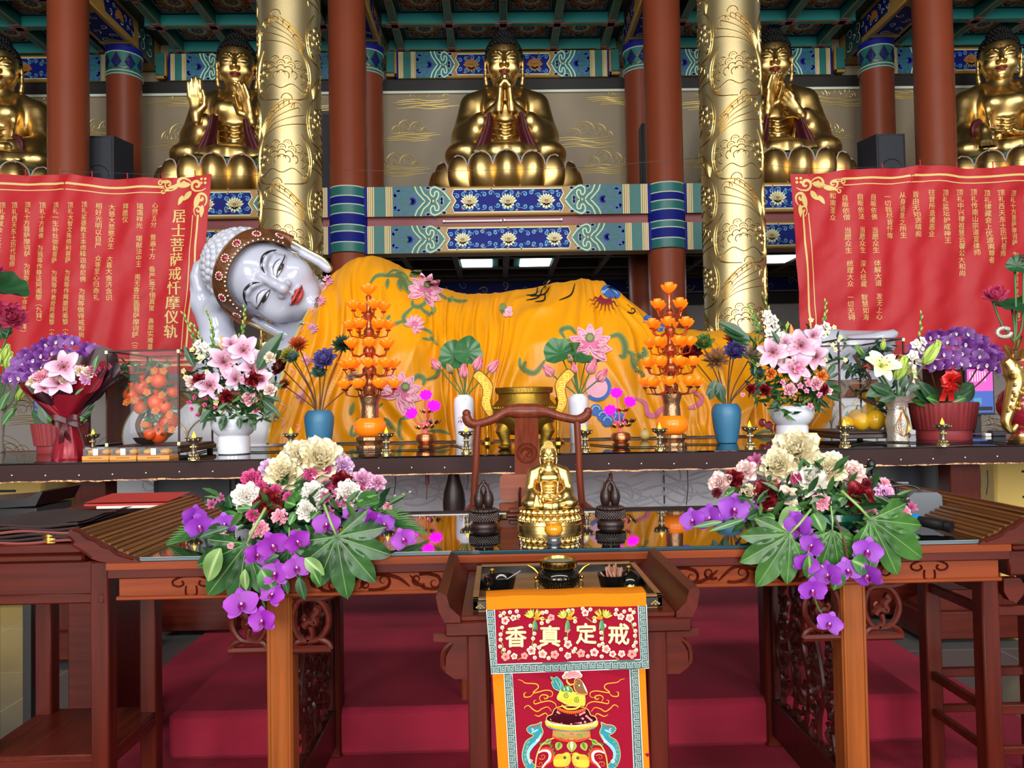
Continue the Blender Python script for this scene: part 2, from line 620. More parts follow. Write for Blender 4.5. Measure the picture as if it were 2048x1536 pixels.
class Paint:
 def __init__(s, fn, step=.003):
  s.fn, s.step, s.mb = fn, step, MB()

 def at(s, u, v, h):
  return tuple(s.fn(u, v, h))

 def fill(s, poly, mt, layer=1, refine=0):
  tri = [tuple(t) for t in tessellate_polygon([[V((u, v, 0)) for u, v in poly]])]
  pts = list(poly)
  for _ in range(30 if refine else 0):
   edge = {}
   new = []
   done = True

   def mid(a, b):
    k = (min(a, b), max(a, b))
    if k not in edge:
     edge[k] = len(pts)
     pts.append(((pts[a][0] + pts[b][0]) / 2, (pts[a][1] + pts[b][1]) / 2))
    return edge[k]

   def ln(a, b):
    return math.hypot(pts[a][0] - pts[b][0], pts[a][1] - pts[b][1]) > refine
   for a, b, c in tri:
    e = [ln(a, b), ln(b, c), ln(c, a)]
    k = sum(e)
    if k == 0:
     new.append((a, b, c))
     continue
    done = False
    if k == 3:
     x, y, z = mid(a, b), mid(b, c), mid(c, a)
     new += [(a, x, z), (x, b, y), (z, y, c), (x, y, z)]
    elif k == 2:
     while e[2]:
      a, b, c = b, c, a
      e = [ln(a, b), ln(b, c), ln(c, a)]
     x, y = mid(a, b), mid(b, c)
     new += [(a, x, c), (x, b, y), (x, y, c)]
    else:
     while not e[0]:
      a, b, c = b, c, a
      e = [ln(a, b), ln(b, c), ln(c, a)]
     x = mid(a, b)
     new += [(a, x, c), (x, b, c)]
   tri = new
   if done:
    break
  s.mb.add([s.at(u, v, layer * s.step) for u, v in pts], tri, mt)
  return s

 def rect(s, u0, u1, v0, v1, mt, layer=1, refine=0):
  return s.fill([(u0, v0), (u1, v0), (u1, v1), (u0, v1)], mt, layer, refine)

 def stroke(s, pts, w, mt, layer=2, relief=0., closed=False, taper=0.):
  """flat ribbon, or a raised ridge when relief > 0; taper: 1 = both ends pointed, 2 = only the end"""
  n = len(pts)
  if n < 2:
   return s
  vs, fs = [], []
  k = 3 if relief else 2
  h0 = layer * s.step
  for i in range(n):
   a = pts[i - 1] if (i > 0 or closed) else pts[i]
   b = pts[(i + 1) % n] if (i < n - 1 or closed) else pts[i]
   dx, dy = b[0] - a[0], b[1] - a[1]
   l = math.hypot(dx, dy) or 1
   nx, ny = -dy / l, dx / l
   t = i / (n - 1)
   ww = w / 2
   if taper == 1:
    ww *= max(.08, math.sin(PI * (.03 + .94 * t)) ** .6)
   elif taper == 2:
    ww *= max(.08, 1 - t)
   u, v = pts[i]
   vs.append(s.at(u - nx * ww, v - ny * ww, h0))
   if relief:
    vs.append(s.at(u, v, h0 + relief * (ww / (w / 2))))
   vs.append(s.at(u + nx * ww, v + ny * ww, h0))
  for i in range(n if closed else n - 1):
   j = (i + 1) % n
   for q in range(k - 1):
    fs.append((i * k + q, j * k + q, j * k + q + 1, i * k + q + 1))
  s.mb.add(vs, fs, mt)
  return s

 def disc(s, cx, cy, r, mt, layer=1, n=14, ry=None):
  return s.fill(arcpts(cx, cy, r, 0, 2 * PI * (1 - 1 / n), n - 1, ry), mt, layer)

 def petal2(s, cx, cy, L, W, a, mt, layer, refine=0, r0=0.):
  c, sn = math.cos(a), math.sin(a)
  pts = []
  for t in (0, .15, .35, .55, .75, .9, 1):
   pts.append((t, math.sin(PI * t ** .8) ** .8 if 0 < t < 1 else 0))
  poly = [(t, wv) for t, wv in pts] + [(t, -wv) for t, wv in pts[::-1][1:-1]]
  return s.fill([(cx + (r0 + t * L) * c - wv * W / 2 * sn, cy + (r0 + t * L) * sn + wv * W / 2 * c) for t, wv in poly], mt, layer, refine)

 def lotus(s, cx, cy, sc, m_out, m_in, m_core, layer=3, n=9, refine=0, ang=PI / 2):
  """lotus seen from the side: fans of petals, back row first"""
  for row, (L, wd, sp, k) in enumerate(((1, .42, 2.5, n), (.78, .40, 1.9, n - 2), (.5, .36, 1.3, n - 4))):
   for i in range(k):
    a = ang + (i / (k - 1) - .5) * sp
    s.petal2(cx, cy, L * sc, wd * sc, a, m_out, layer + row * 2, refine)
    s.petal2(cx, cy, L * sc * .88, wd * sc * .62, a, m_in, layer + row * 2 + 1, refine, r0=.05 * sc)
  s.disc(cx, cy + .05 * sc, .2 * sc, m_core, layer + 7, 10)
  return s

 def rosette(s, cx, cy, r, n, m_out, m_in, m_core, layer=3, a0=0, refine=0):
  for i in range(n):
   a = a0 + 2 * PI * i / n
   s.petal2(cx, cy, r, r * 3.0 / n * 1.5, a, m_out, layer, refine)
   s.petal2(cx, cy, r * .82, r * 2.0 / n * 1.4, a, m_in, layer + 1, refine)
  s.disc(cx, cy, r * .28, m_core, layer + 2, 10)
  return s

 def curl(s, x, y, r, a, mt, w, layer, flip=1, relief=0., n=18, tail=1.6, taper=2, turns=1.15):
  """an S-tendril: a tail that winds into a spiral"""
  c, sn = math.cos(a), math.sin(a)
  pts = [(-tail * r, -.55 * r), (-tail * .55 * r, -.95 * r)] + spiral(0, 0, r, .18 * r, -PI / 2, turns, n)
  s.stroke([(x + (px * c - py * flip * sn), y + (px * sn + py * flip * c)) for px, py in spline(pts, 3)], w, mt, layer, relief, taper=taper)
  return s

 def build(s, name, parent=None, **k):
  return s.mb.build(name, parent, smooth=k.pop('smooth', True), **k)


# ------------------------------------------------------------------ sculpting with smooth distance fields
class Sculpt:
 def __init__(s, lo, hi, res):
  s.lo, s.res = np.array(lo, float), res
  s.n = np.ceil((np.array(hi, float) - s.lo) / res).astype(int) + 1
  s.D = np.full(s.n, 9., dtype=np.float32)

 def _blk(s, lo, hi):
  a = np.clip(np.floor((np.array(lo) - s.lo) / s.res).astype(int), 0, s.n - 1)
  b = np.clip(np.ceil((np.array(hi) - s.lo) / s.res).astype(int) + 1, 1, s.n)
  sl = tuple(slice(int(x), int(max(y, x + 1))) for x, y in zip(a, b))
  ax = [s.lo[i] + s.res * np.arange(sl[i].start, sl[i].stop) for i in range(3)]
  return sl, np.meshgrid(*ax, indexing='ij')

 def _put(s, sl, d, k, op):
  A = s.D[sl]
  if op < 0:
   d = -d
   h = np.clip(.5 - .5 * (A - d) / k, 0, 1)
   s.D[sl] = (A * (1 - h) + d * h + k * h * (1 - h)).astype(np.float32)
  else:
   h = np.clip(.5 + .5 * (d - A) / k, 0, 1)
   s.D[sl] = (d * (1 - h) + A * h - k * h * (1 - h)).astype(np.float32)

 def ell(s, c, r, k=.05, op=1, rot=None):
  c = np.array(c, float)
  r = np.array(r if hasattr(r, '__len__') else (r, r, r), float)
  e = (max(r) if rot is not None else r) + k * 1.5 + 2 * s.res
  sl, (X, Y, Z) = s._blk(c - e, c + e)
  X, Y, Z = X - c[0], Y - c[1], Z - c[2]
  if rot is not None:
   q = np.array(rot.to_3x3().inverted())
   X, Y, Z = (q[i, 0] * X + q[i, 1] * Y + q[i, 2] * Z for i in range(3))
  k0 = np.sqrt((X / r[0]) ** 2 + (Y / r[1]) ** 2 + (Z / r[2]) ** 2)
  k1 = np.sqrt((X / r[0] ** 2) ** 2 + (Y / r[1] ** 2) ** 2 + (Z / r[2] ** 2) ** 2) + 1e-9
  s._put(sl, k0 * (k0 - 1) / k1, k, op)
  return s

 def cap(s, a, b, ra, rb=None, k=.05, op=1, flat=None):
  a, b = np.array(a, float), np.array(b, float)
  rb = ra if rb is None else rb
  e = max(ra, rb) + k * 1.5 + 2 * s.res
  sl, (X, Y, Z) = s._blk(np.minimum(a, b) - e, np.maximum(a, b) + e)
  d = b - a
  L = float(d @ d) + 1e-12
  t = np.clip(((X - a[0]) * d[0] + (Y - a[1]) * d[1] + (Z - a[2]) * d[2]) / L, 0, 1)
  q = np.sqrt((X - a[0] - t * d[0]) ** 2 + (Y - a[1] - t * d[1]) ** 2 + (Z - a[2] - t * d[2]) ** 2)
  s._put(sl, q - (ra + (rb - ra) * t), k, op)
  return s

 def chain(s, pts, rs, k=.03, op=1):
  rs = rs if hasattr(rs, '__len__') else [rs] * len(pts)
  for i in range(len(pts) - 1):
   s.cap(pts[i], pts[i + 1], rs[i], rs[i + 1], k, op)
  return s

 def out(s):
  """surface nets -> verts, quads"""
  D = s.D
  S = D < 0
  nx, ny, nz = S.shape
  c = np.zeros((nx - 1, ny - 1, nz - 1), dtype=int)
  for i in (0, 1):
   for j in (0, 1):
    for k in (0, 1):
     c += S[i:nx - 1 + i, j:ny - 1 + j, k:nz - 1 + k]
  act = (c > 0) & (c < 8)
  ii = np.argwhere(act)
  idx = np.full(act.shape, -1, dtype=np.int64)
  idx[act] = np.arange(len(ii))
  acc = np.zeros((len(ii), 3))
  cnt = np.zeros(len(ii))
  cor = [(i, j, k) for i in (0, 1) for j in (0, 1) for k in (0, 1)]
  for a in cor:
   for ax in range(3):
    if a[ax] == 0:
     b = list(a)
     b[ax] = 1
     da = D[ii[:, 0] + a[0], ii[:, 1] + a[1], ii[:, 2] + a[2]]
     db = D[ii[:, 0] + b[0], ii[:, 1] + b[1], ii[:, 2] + b[2]]
     cr_ = (da < 0) != (db < 0)
     t = np.where(cr_, da / np.where(da == db, 1, da - db), 0)
     p = np.tile(np.array(a, float), (len(ii), 1))
     p[:, ax] += t
     acc += p * cr_[:, None]
     cnt += cr_
  vs = s.lo + (ii + acc / cnt[:, None]) * s.res
  qs = []
  for ax in range(3):
   o1, o2 = [a for a in range(3) if a != ax]
   sl0 = [slice(None)] * 3
   sl1 = [slice(None)] * 3
   sl0[ax], sl1[ax] = slice(0, -1), slice(1, None)
   A, B = S[tuple(sl0)], S[tuple(sl1)]
   e = np.argwhere(A != B)
   e = e[(e[:, o1] > 0) & (e[:, o2] > 0) & (e[:, o1] < S.shape[o1] - 1) & (e[:, o2] < S.shape[o2] - 1)]
   fl = A[e[:, 0], e[:, 1], e[:, 2]]
   q = []
   for (d1, d2) in ((1, 1), (0, 1), (0, 0), (1, 0)):
    t = e.copy()
    t[:, o1] -= d1
    t[:, o2] -= d2
    q.append(idx[t[:, 0], t[:, 1], t[:, 2]])
   q = np.stack(q, 1)
   if ax == 1:
    fl = ~fl
   q = np.where(fl[:, None], q, q[:, ::-1])
   qs.append(q[(q >= 0).all(1)])
  return vs, np.concatenate(qs).tolist()


def smooth_mesh(vs, fs, it=2):
 vs = np.array(vs)
 f = np.array(fs)
 e = np.concatenate([f[:, [0, 1]], f[:, [1, 2]], f[:, [2, 3]], f[:, [3, 0]]])
 for _ in range(it):
  acc = np.zeros_like(vs)
  n = np.zeros(len(vs))
  np.add.at(acc, e[:, 0], vs[e[:, 1]])
  np.add.at(acc, e[:, 1], vs[e[:, 0]])
  np.add.at(n, e[:, 0], 1)
  np.add.at(n, e[:, 1], 1)
  vs = .5 * vs + .5 * acc / np.maximum(n, 1)[:, None]
 return vs


class Proj:
 """surface painting by dropping points on a mesh along a direction, in local (u,v) axes"""
 def __init__(s, vs, fs, o, ux, vx, out):
  s.b = BVHTree.FromPolygons([tuple(v) for v in vs], fs)
  s.o, s.ux, s.vx, s.out = V(o), V(ux).normalized(), V(vx).normalized(), V(out).normalized()
  s.last = 0.

 def __call__(s, u, v, h):
  p = s.o + s.ux * u + s.vx * v
  hit = s.b.ray_cast(p + s.out * 5, -s.out)
  if hit[0] is None:
   return p + s.out * s.last
  s.last = (hit[0] - p).dot(s.out)
  return hit[0] + s.out * h


def glyphs(txt, size):
 """text -> (verts2d, faces); baseline at 0"""
 cu_ = bpy.data.curves.new('t', 'FONT')
 cu_.body = txt
 cu_.size = size
 cu_.resolution_u = 2
 o = bpy.data.objects.new('t', cu_)
 COL.objects.link(o)
 dg = bpy.context.evaluated_depsgraph_get()
 me = bpy.data.meshes.new_from_object(o.evaluated_get(dg))
 vs = [(v.co.x, v.co.y) for v in me.vertices]
 fs = [tuple(p.vertices) for p in me.polygons]
 bpy.data.objects.remove(o)
 bpy.data.curves.remove(cu_)
 bpy.data.meshes.remove(me)
 return vs, fs
# ================================================================== THE HALL
XI, XO = 2.13, 5.85          # inner and outer pillar rows
YG, YF, YB, YW, YL = 7.4, 10.3, 11.85, 12.62, 15.0
ZG = 4.226                   # gallery floor
# floor with tile joints
fl = MB().grid(lambda u, v: (-13 + 26 * u, -14 + 32 * v, 0), 1, 1, 'floor_tile').build('floor')
tag(fl, 'dark grey polished stone tile floor of the temple hall', 'floor', kind='structure')
nt = M['floor_tile'].node_tree
tc = nt.nodes.new('ShaderNodeTexCoord')
br = nt.nodes.new('ShaderNodeTexBrick')
br.offset = 0
for k, v in (('Scale', 1.0), ('Mortar Size', .004), ('Brick Width', .8), ('Row Height', .8)):
 br.inputs[k].default_value = v
br.inputs['Color1'].default_value = (*lin('#5a5a57'), 1)
br.inputs['Color2'].default_value = (*lin('#4f504f'), 1)
br.inputs['Mortar'].default_value = (*lin('#7d7c76'), 1)
nt.links.new(tc.outputs['Object'], br.inputs[0])
nt.links.new(br.outputs[0], nt.nodes['Principled BSDF'].inputs['Base Color'])


def struct(o, label, cat):
 return tag(o, label, cat, kind='structure')


# ------------------------------------------------------------------ painted beams
RUYI = [(117, 31), (124, 16), (132, 9), (139, .5), (148, 0), (155, 10), (154, 19), (148, 19), (146.5, 12), (142, 10), (138, 17.5), (140.5, 26), (148, 29), (161, 23), (170, 14.6), (180, 1.0)]


def beam_paint(p, Lh, h, kx=1., warm=False, nl=3):
 """painted front of a beam; u along, v up; local unit = h/62"""
 q = h / 62.0
 lo, li = ('thread_orange', 'ochre') if warm else ('cream', 'cream')

 def side(s):
  def U(d):
   return s * (-Lh + d * q * kx)

  def st(pts, w, m, L, **k):
   p.stroke([(U(d), v * q) for d, v in pts], w * q, m, L, **k)

  def rc(a, b, m, L):
   p.rect(min(U(a), U(b)), max(U(a), U(b)), -31 * q, 31 * q, m, L)
  rc(0, 7, 'blue', 1)
  for a in (7, 45):
   rc(a, a + 14, 'ochre', 1)
   for e in (.6, 4.2, 8, 12.6):
    rc(a + e, a + e + 1.5, 'cream', 2)
  rc(21, 45, 'teal', 1)
  rc(59, 112, 'teal', 1)
  p.fill([(U(d), v * q) for d, v in [(112, 31), (150, 31), (161, 23), (170, 14.6), (180, 1), (180, -1), (170, -14.6), (161, -23), (150, -31), (112, -31)]], 'teal', 1)
  # lilac tendrils round a blue lotus
  p.stroke([(U(60), 0), (U(118), 0)], 1.2 * q, 'lilac', 2)
  for sg in (1, -1):
   for (d, v, r, a, f) in ((84, 15, 5, 0, 1), (70, 8, 4, .3, -1), (76, 24, 4, 2.5, 1), (104, 16, 4, -.6, 1), (94, 25, 3.5, 1, -1), (112, 9, 3, -.4, -1), (66, 20, 3.5, 1.8, 1)):
    p.curl(U(d), sg * v * q, r * q, a if s > 0 else PI - a, 'lilac', 1.7 * q, 2, flip=f * sg * s, n=10, taper=1)
   for k in range(5):
    p.petal2(U(72), sg * 20 * q, 6 * q, 3 * q, PI * (.5 if s > 0 else .5) + (k - 2) * .45, 'lilac', 2)
    p.petal2(U(62), sg * 12 * q, 8 * q, 4 * q, (0 if s > 0 else PI) + sg * s * .3 + (k - 2) * .45, 'lilac', 2)
  for k in range(9):
   p.petal2(U(100), 0, 11 * q, 5 * q, (PI if s < 0 else 0) + (k - 4) * .52, 'lilac', 3)
   p.petal2(U(100), 0, 10 * q, 3 * q, (PI if s < 0 else 0) + (k - 4) * .52, 'blue', 4)
  for sg in (1, -1):
   for pts in ([(106, 31), (110, 20), (118, 10), (127, 0)], RUYI):
    sp = spline([(d, v * sg) for d, v in pts], 4)
    st(sp, 6.0, 'teal_bright', 5)
    st(sp, 2.3, 'cream' if not warm else 'white_line', 6)
   for (d, v) in ((133, 30), (166, 27), (159, 4)):
    for k in range(5):
     a = (PI / 2 * sg if v > 10 else (0 if s > 0 else PI)) + PI * (v > 10) + (k - 2) * .5
     p.petal2(U(d), sg * v * q, 8 * q, 3.6 * q, a, 'white_line', 7)
     p.petal2(U(d), sg * v * q, 7 * q, 2.2 * q, a, 'blue', 8)
 side(1)
 side(-1)
 e = Lh - 183 * q * kx
 half = [(e - 4 * q, 24 * q), (e, 13 * q), (e - 8 * q, 0), (e, -13 * q), (e - 4 * q, -24 * q)]
 poly = half + [(-u, v) for u, v in half[::-1]]
 p.fill(poly, 'blue', 2)
 p.stroke(poly, 2.2 * q, 'cream', 4, closed=True)
 sp = (e - 36 * q) * 2 / max(1, nl - 1) if nl > 1 else 0
 for i in range(nl):
  u = (i - (nl - 1) / 2) * sp
  p.lotus(u, -6 * q, 20 * q, lo, li, 'ochre', 5, 9)
  for k in range(5):
   p.petal2(u, -4 * q, 15 * q, 7 * q, -PI / 2 + (k - 2) * .55, li, 5)
  for k in range(10):
   a = PI / 2 + (k - 4.5) * .3
   p.stroke([(u + 5 * q * math.cos(a), -6 * q + 5 * q * math.sin(a)), (u + 14 * q * math.cos(a), -6 * q + 14 * q * math.sin(a))], .8 * q, 'ochre', 13)
 sc = 'sky_blue'
 n = max(2, int(2 * e / (15 * q)))
 for i in range(n + 1):
  u = -e + 10 * q + (2 * e - 20 * q) * i / n
  for sg in (1, -1):
   p.curl(u, sg * (13 + 3 * ((i * 7) % 3 - 1)) * q, 4.6 * q, rnd.uniform(-.6, .6) + PI * (i % 2), sc, 2.3 * q, 3, flip=sg if i % 2 else -sg, n=10, taper=1)
   if i % 2:
    p.petal2(u, sg * 19 * q, 7 * q, 4 * q, rnd.uniform(0, 6), 'ochre' if i % 4 == 1 else 'sky_blue', 4)
 return p


def beam(name, x0, x1, z0, z1, y, d, label, kx=1., warm=False, nl=3, parent=None):
 root = thing(name, label, 'beam', ((x0 + x1) / 2, y, z0))
 root['kind'] = 'structure'
 MB().box(x0, x1, y, y + d, z0, z1, 'ochre', .02).build('timber', root)
 cx, cz = (x0 + x1) / 2, (z0 + z1) / 2
 p = Paint(lambda u, v, h: (cx + u, y - h, cz + v), .0012)
 beam_paint(p, (x1 - x0) / 2, (z1 - z0), kx, warm, nl)
 p.build('painting', root)
 return root


BZ = ((3.83, ZG, 'upper'), (3.337, 3.705, 'lower'))
bays = ((-XI + .22, XI - .22, 'between the inner pillars', 1.), (-XO + .22, -XI - .22, 'in the bay west of the middle', .88), (XI + .22, XO - .22, 'in the bay east of the middle', .88))
for x0, x1, wh, kx in bays:
 for z0, z1, nm in BZ:
  beam('gallery_beam', x0, x1, z0, z1, 10.17, .3, f'{nm} painted gallery beam with teal scrolls and blue lotus panel {wh}', kx)
 rl = MB().box(x0, x1, 10.25, 10.45, 3.69, 3.84, 'red_rail', .01).build('trim_1')
 struct(rl, f'dull red board between the two painted gallery beams {wh}', 'trim')
for x0, x1, wh in ((-13, -XO - .22, 'westernmost'), (XO + .22, 13, 'easternmost')):
 rl = MB().box(x0, x1, 10.2, 10.45, 3.337, ZG, 'teal', .01).build('trim_2')
 struct(rl, f'{wh} teal gallery fascia behind the red banner', 'trim')
for x0, x1, wh, kx, nl in ((-1.75, 1.75, 'behind the middle golden statue', .75, 3), (-5.45, -2.5, 'behind the statue with the raised palm', .68, 1), (2.5, 5.45, 'behind the statue with two turned hands', .68, 1), (-9.3, -6.25, 'behind the far west statue', .68, 1), (6.25, 9.3, 'behind the far east statue', .68, 1)):
 beam('ceiling_beam', x0, x1, 6.68, 7.12, YW - .12, .12, f'painted beam with orange lotus under the coffered ceiling {wh}', kx, True, nl)

# gallery slab, upper wall, lower wall
struct(MB().box(-13, 13, 10.4, YL + .2, 3.93, ZG - .01, 'ceil_dark', .01).build('trim_3'), 'dark slab of the gallery floor', 'gallery floor')
up = thing('wall_north', 'upper gallery wall clad in taupe panels with gold cloud drawings', 'wall', (0, YW, ZG))
up['kind'] = 'structure'
MB().box(-13, 13, YW, YW + .15, ZG, 7.6, 'screen', .0).build('panel', up)
MB().box(-13, 13, YW - .06, YW, 6.5, 6.69, 'black_band', .0).build('band', up)
MB().box(-13, 13, YW - .05, YW, 6.46, 6.5, 'white_line', .0).build('trim', up)
p = Paint(lambda u, v, h: (u, YW - h, v), .004)


def cloud(p, cx, cz, s, m, w, lay=2, relief=0.):
 for (dx, dz, r) in ((-.32, 0, .14), (-.1, .08, .2), (.16, .06, .17), (.36, -.02, .1)):
  p.stroke(arcpts(cx + dx * s, cz + dz * s, r * s, -.2, PI + .2, 12), w, m, lay, relief, taper=1)
  p.stroke(spiral(cx + dx * s, cz + dz * s, r * s * .62, r * s * .15, PI, -1.2, 14), w * .8, m, lay, relief, taper=1)
 for k in range(5):
  z = cz - (.06 + .045 * k) * s
  o = rnd.uniform(-.25, .25) * s
  p.stroke(spline([(cx - .62 * s + o, z - .01 * s), (cx - .2 * s + o, z + .02 * s), (cx + .1 * s + o, z - .015 * s), (cx + .55 * s + o, z + .01 * s)], 5), w * 1.2, m, lay, relief, taper=1)


for (px_, py_, sw) in ((600, 200, 110), (370, 192, 90), (370, 275, 100), (860, 195, 90), (820, 262, 80), (800, 330, 90), (1180, 270, 100), (1240, 190, 80), (1215, 325, 90), (1670, 190, 90), (1655, 262, 70), (1420, 200, 80), (1420, 320, 80), (200, 260, 80), (1800, 180, 70), (90, 200, 60), (600, 300, 90), (1950, 200, 80), (1890, 300, 80)):
 c = P(px_, py_, YW)
 cloud(p, c.x, c.z, sw * pxm(YW), 'screen_gold', .018, relief=.004)
p.build('cloud_drawing', up)
lo = thing('wall_rear', 'lower rear wall of pale panels with engraved line drawings of waves', 'wall', (0, YL, 0))
lo['kind'] = 'structure'
MB().box(-13, 13, YL, YL + .15, 0, 3.93, 'plaster', .0).build('panel', lo)
MB().box(-13, 13, YL - .06, YL, 3.2, 3.42, 'black_band', .0).build('band', lo)
p = Paint(lambda u, v, h: (u, YL - h, v), .004)
for i in range(60):
 cx, cz = rnd.uniform(-10.5, 10.5), rnd.uniform(.2, 3)
 if i % 3 == 0:
  cloud(p, cx, cz, .9, 'gold_line', .014)
 else:
  for k in range(5):
   p.stroke(arcpts(cx, cz, .12 + .1 * k, .3, 2.4 + .3 * math.sin(i), 12), .012, 'gold_line' if i % 2 else 'bronze_pot', 2, taper=1)
p.build('engraving', lo)
for sx, nm in ((-1, 'west'), (1, 'east')):
 struct(MB().box(sx * 13, sx * 13.2, -14, YL, 0, 9.15, 'plaster', .0).build('wall_' + nm), f'plain pale side wall on the {nm} of the hall', 'wall')

# ------------------------------------------------------------------ coffered ceilings
ce = thing('ceiling', 'teal coffered ceiling with painted flower medallions', 'ceiling', (0, YB, 7.14))
ce['kind'] = 'structure'
ZC = 7.32
MB().box(-13, 13, 9.5, YW + .1, ZC, ZC + .08, 'teal_dark', .0).build('board', ce)
gx = []
for c0, n in ((0, 4), (-4.0, 3), (4.0, 3), (-7.75, 3), (7.75, 3)):
 gx.append([c0 + (i - n / 2) * .83 for i in range(n + 1)])
gy = [YW - .08 - .86 * k for k in range(4)]
mb, ln, cr_ = MB(), MB(), MB()
for xs in gx:
 for x in xs:
  mb.box(x - .05, x + .05, gy[-1], gy[0], 7.14, ZC, 'teal', .008)
  for e in (-.052, .052):
   ln.box(x + e - .006, x + e + .006, gy[-1], gy[0], 7.138, 7.152, 'ochre', 0)
 for y in gy:
  mb.box(xs[0] - .2, xs[-1] + .2, y - .05, y + .05, 7.141, ZC, 'teal_bright', .008)  # brighter teal puts the light on the front faces into the colour
  ln.box(xs[0] - .2, xs[-1] + .2, y - .058, y - .046, 7.136, 7.152, 'gold_line', 0)
  for x in xs:
   for (a, b) in ((.13, .05), (.05, .13)):
    cr_.box(x - a, x + a, y - b, y + b, 7.132, 7.142, 'pink_line', 0)
mb.build('rib', ce)
ln.build('gold_edge', ce)
cr_.build('joint_plate', ce)
for xs in gx:
 for i in range(len(xs) - 1):
  for j in range(len(gy) - 1):
   cx, cy = (xs[i] + xs[i + 1]) / 2, (gy[j] + gy[j + 1]) / 2
   p = Paint(lambda u, v, h: (cx + u, cy + v, ZC - .002 - h), .002)
   p.rect(-.33, .33, -.34, .34, 'blue_dark', 1)
   p.stroke([(-.31, -.32), (.31, -.32), (.31, .32), (-.31, .32)], .012, 'white_line', 2, closed=True)
   for sx in (-1, 1):
    for sy in (-1, 1):
     p.fill([(sx * .29, sy * .30), (sx * .29, sy * .06), (sx * .2, sy * .2), (sx * .05, sy * .30)][::sx * sy], 'pink_line', 2)
     p.stroke([(sx * .29, sy * .06), (sx * .18, sy * .18), (sx * .05, sy * .30)], .014, 'white_line', 3)
     p.curl(sx * .24, sy * .25, .03, 0, 'white_line', .012, 3, n=8)
   for k in range(12):
    a = 2 * PI * k / 12
    p.disc(.2 * math.cos(a), .2 * math.sin(a), .068, 'rosette', 3, 10)
    p.disc(.2 * math.cos(a), .2 * math.sin(a), .045, 'thread_orange', 4, 8)
    p.disc(.12 * math.cos(a), .12 * math.sin(a), .03, 'white_line', 6, 8)
   p.disc(0, 0, .19, 'rosette', 5, 20)
   p.disc(0, 0, .085, 'ink', 6, 16)
   p.disc(0, 0, .065, 'pink_line', 7, 14)
   p.rosette(0, 0, .045, 6, 'white_line', 'thread_red', 'ink', 8)
   p.build('medallion', ce)

# transverse beams from the back pillars towards the hall
for sx in (-1, 1):
 for X in (XI, XO):
  nm = {(-1, XI): 'inner west', (1, XI): 'inner east', (-1, XO): 'outer west', (1, XO): 'outer east'}[(sx, X)]
  rt = thing('cross_beam', f'painted cross beam running over the {nm} rear pillar', 'beam', (sx * X, YB, 6.86))
  rt['kind'] = 'structure'
  MB().box(sx * X - .24, sx * X + .24, 9.6, YW - .05, 6.86, 7.32, 'ochre', .02).build('timber', rt)
  p = Paint(lambda u, v, h: (sx * X + v, 11.0 + u, 6.86 - h), .002)
  p.rect(.62, 1.25, -.2, .2, 'blue', 1)
  p.fill([(.5, -.17), (.42, 0), (.5, .17), (-.35, .17), (-.27, 0), (-.35, -.17)], 'blue', 1)
  for k in range(6):
   p.curl(-.2 + .13 * k, .08 * (-1) ** k, .045, k, 'white_line', .018, 2, n=10)
  p.stroke([(.55, -.23), (.55, .23)], .02, 'cream', 2)
  p.build('painting', rt)
  for sd in (-1, 1):
   p = Paint(lambda u, v, h: (sx * X + sd * (.24 + h), 11.3 + u * sd, 7.09 + v), .002)
   e0 = 1.05 * sd
   p.fill([(-.5, -.14), (-.56, 0), (-.5, .14), (.3, .14), (.36, 0), (.3, -.14)], 'blue_dark', 1)
   p.lotus(-.1, -.05, .14, 'thread_orange', 'ochre', 'ochre', 3, 7)
   for k in range(10):
    p.curl(-.44 + .085 * k, .06 * (-1) ** k, .035, k * 1.3, 'white_line', .014, 2, n=10)
   p.rect(*sorted((.5 * sd, 1.05 * sd)), -.22, .22, 'teal_dark', 1)
   for k in (-1, 1):
    p.curl(.62 * sd, .09 * k, .09, 0, 'white_line', .016, 3, flip=k)
    p.curl(.88 * sd, .09 * k, .07, 0, 'white_line', .016, 3, flip=-k)
   p.build('side_painting', rt)
  q = MB()
  q.box(sx * X - sx * .22, sx * X - sx * .36, YW - .2, YW - .12, 6.74, 7.1, 'teal', .01)
  q.box(sx * X - sx * .22, sx * X - sx * .39, YW - .18, YW - .12, 6.69, 6.74, 'ochre', .005)
  q.box(sx * X - sx * .35, sx * X - sx * .39, YW - .18, YW - .12, 6.69, 7.1, 'ochre', .005)
  q.build('bracket', rt)

# ceiling under the gallery: dim coffers with flat lamps
lc = thing('ceiling', 'dim coffered ceiling under the gallery', 'ceiling', (0, 13, 3.75))
lc['kind'] = 'structure'
MB().box(-13, 13, 10.5, YL, 3.90, 3.93, 'teal_dark', .0).build('board', lc)
mb = MB()
for y in (11.2, 12.05, 12.62, 13.6, 14.4, 14.9):
 mb.box(-10, 10, y - .06, y + .06, 3.72, 3.9, 'ceil_dark', .006)
for i in range(-9, 10):
 x = i * .84
 mb.box(x - .05, x + .05, 10.5, YL, 3.722, 3.9, 'ceil_dark', .006)
mb.build('rib', lc)
MB().box(-13, 13, YL - .1, YL, 3.42, 3.75, 'blue_dark', .01).build('rear_beam', lc)
p = Paint(lambda u, v, h: (u, YL - .1 - h, 3.585 + v), .003)
for i in range(40):
 x = -8 + .4 * i
 p.curl(x, .05 * (-1) ** i, .06, i, 'ochre' if i % 3 else 'lilac', .022, 2, flip=(-1) ** i)
for v in (-.14, .14):
 p.rect(-10, 10, v - .01, v + .01, 'ochre', 2)
p.build('rear_painting', lc)
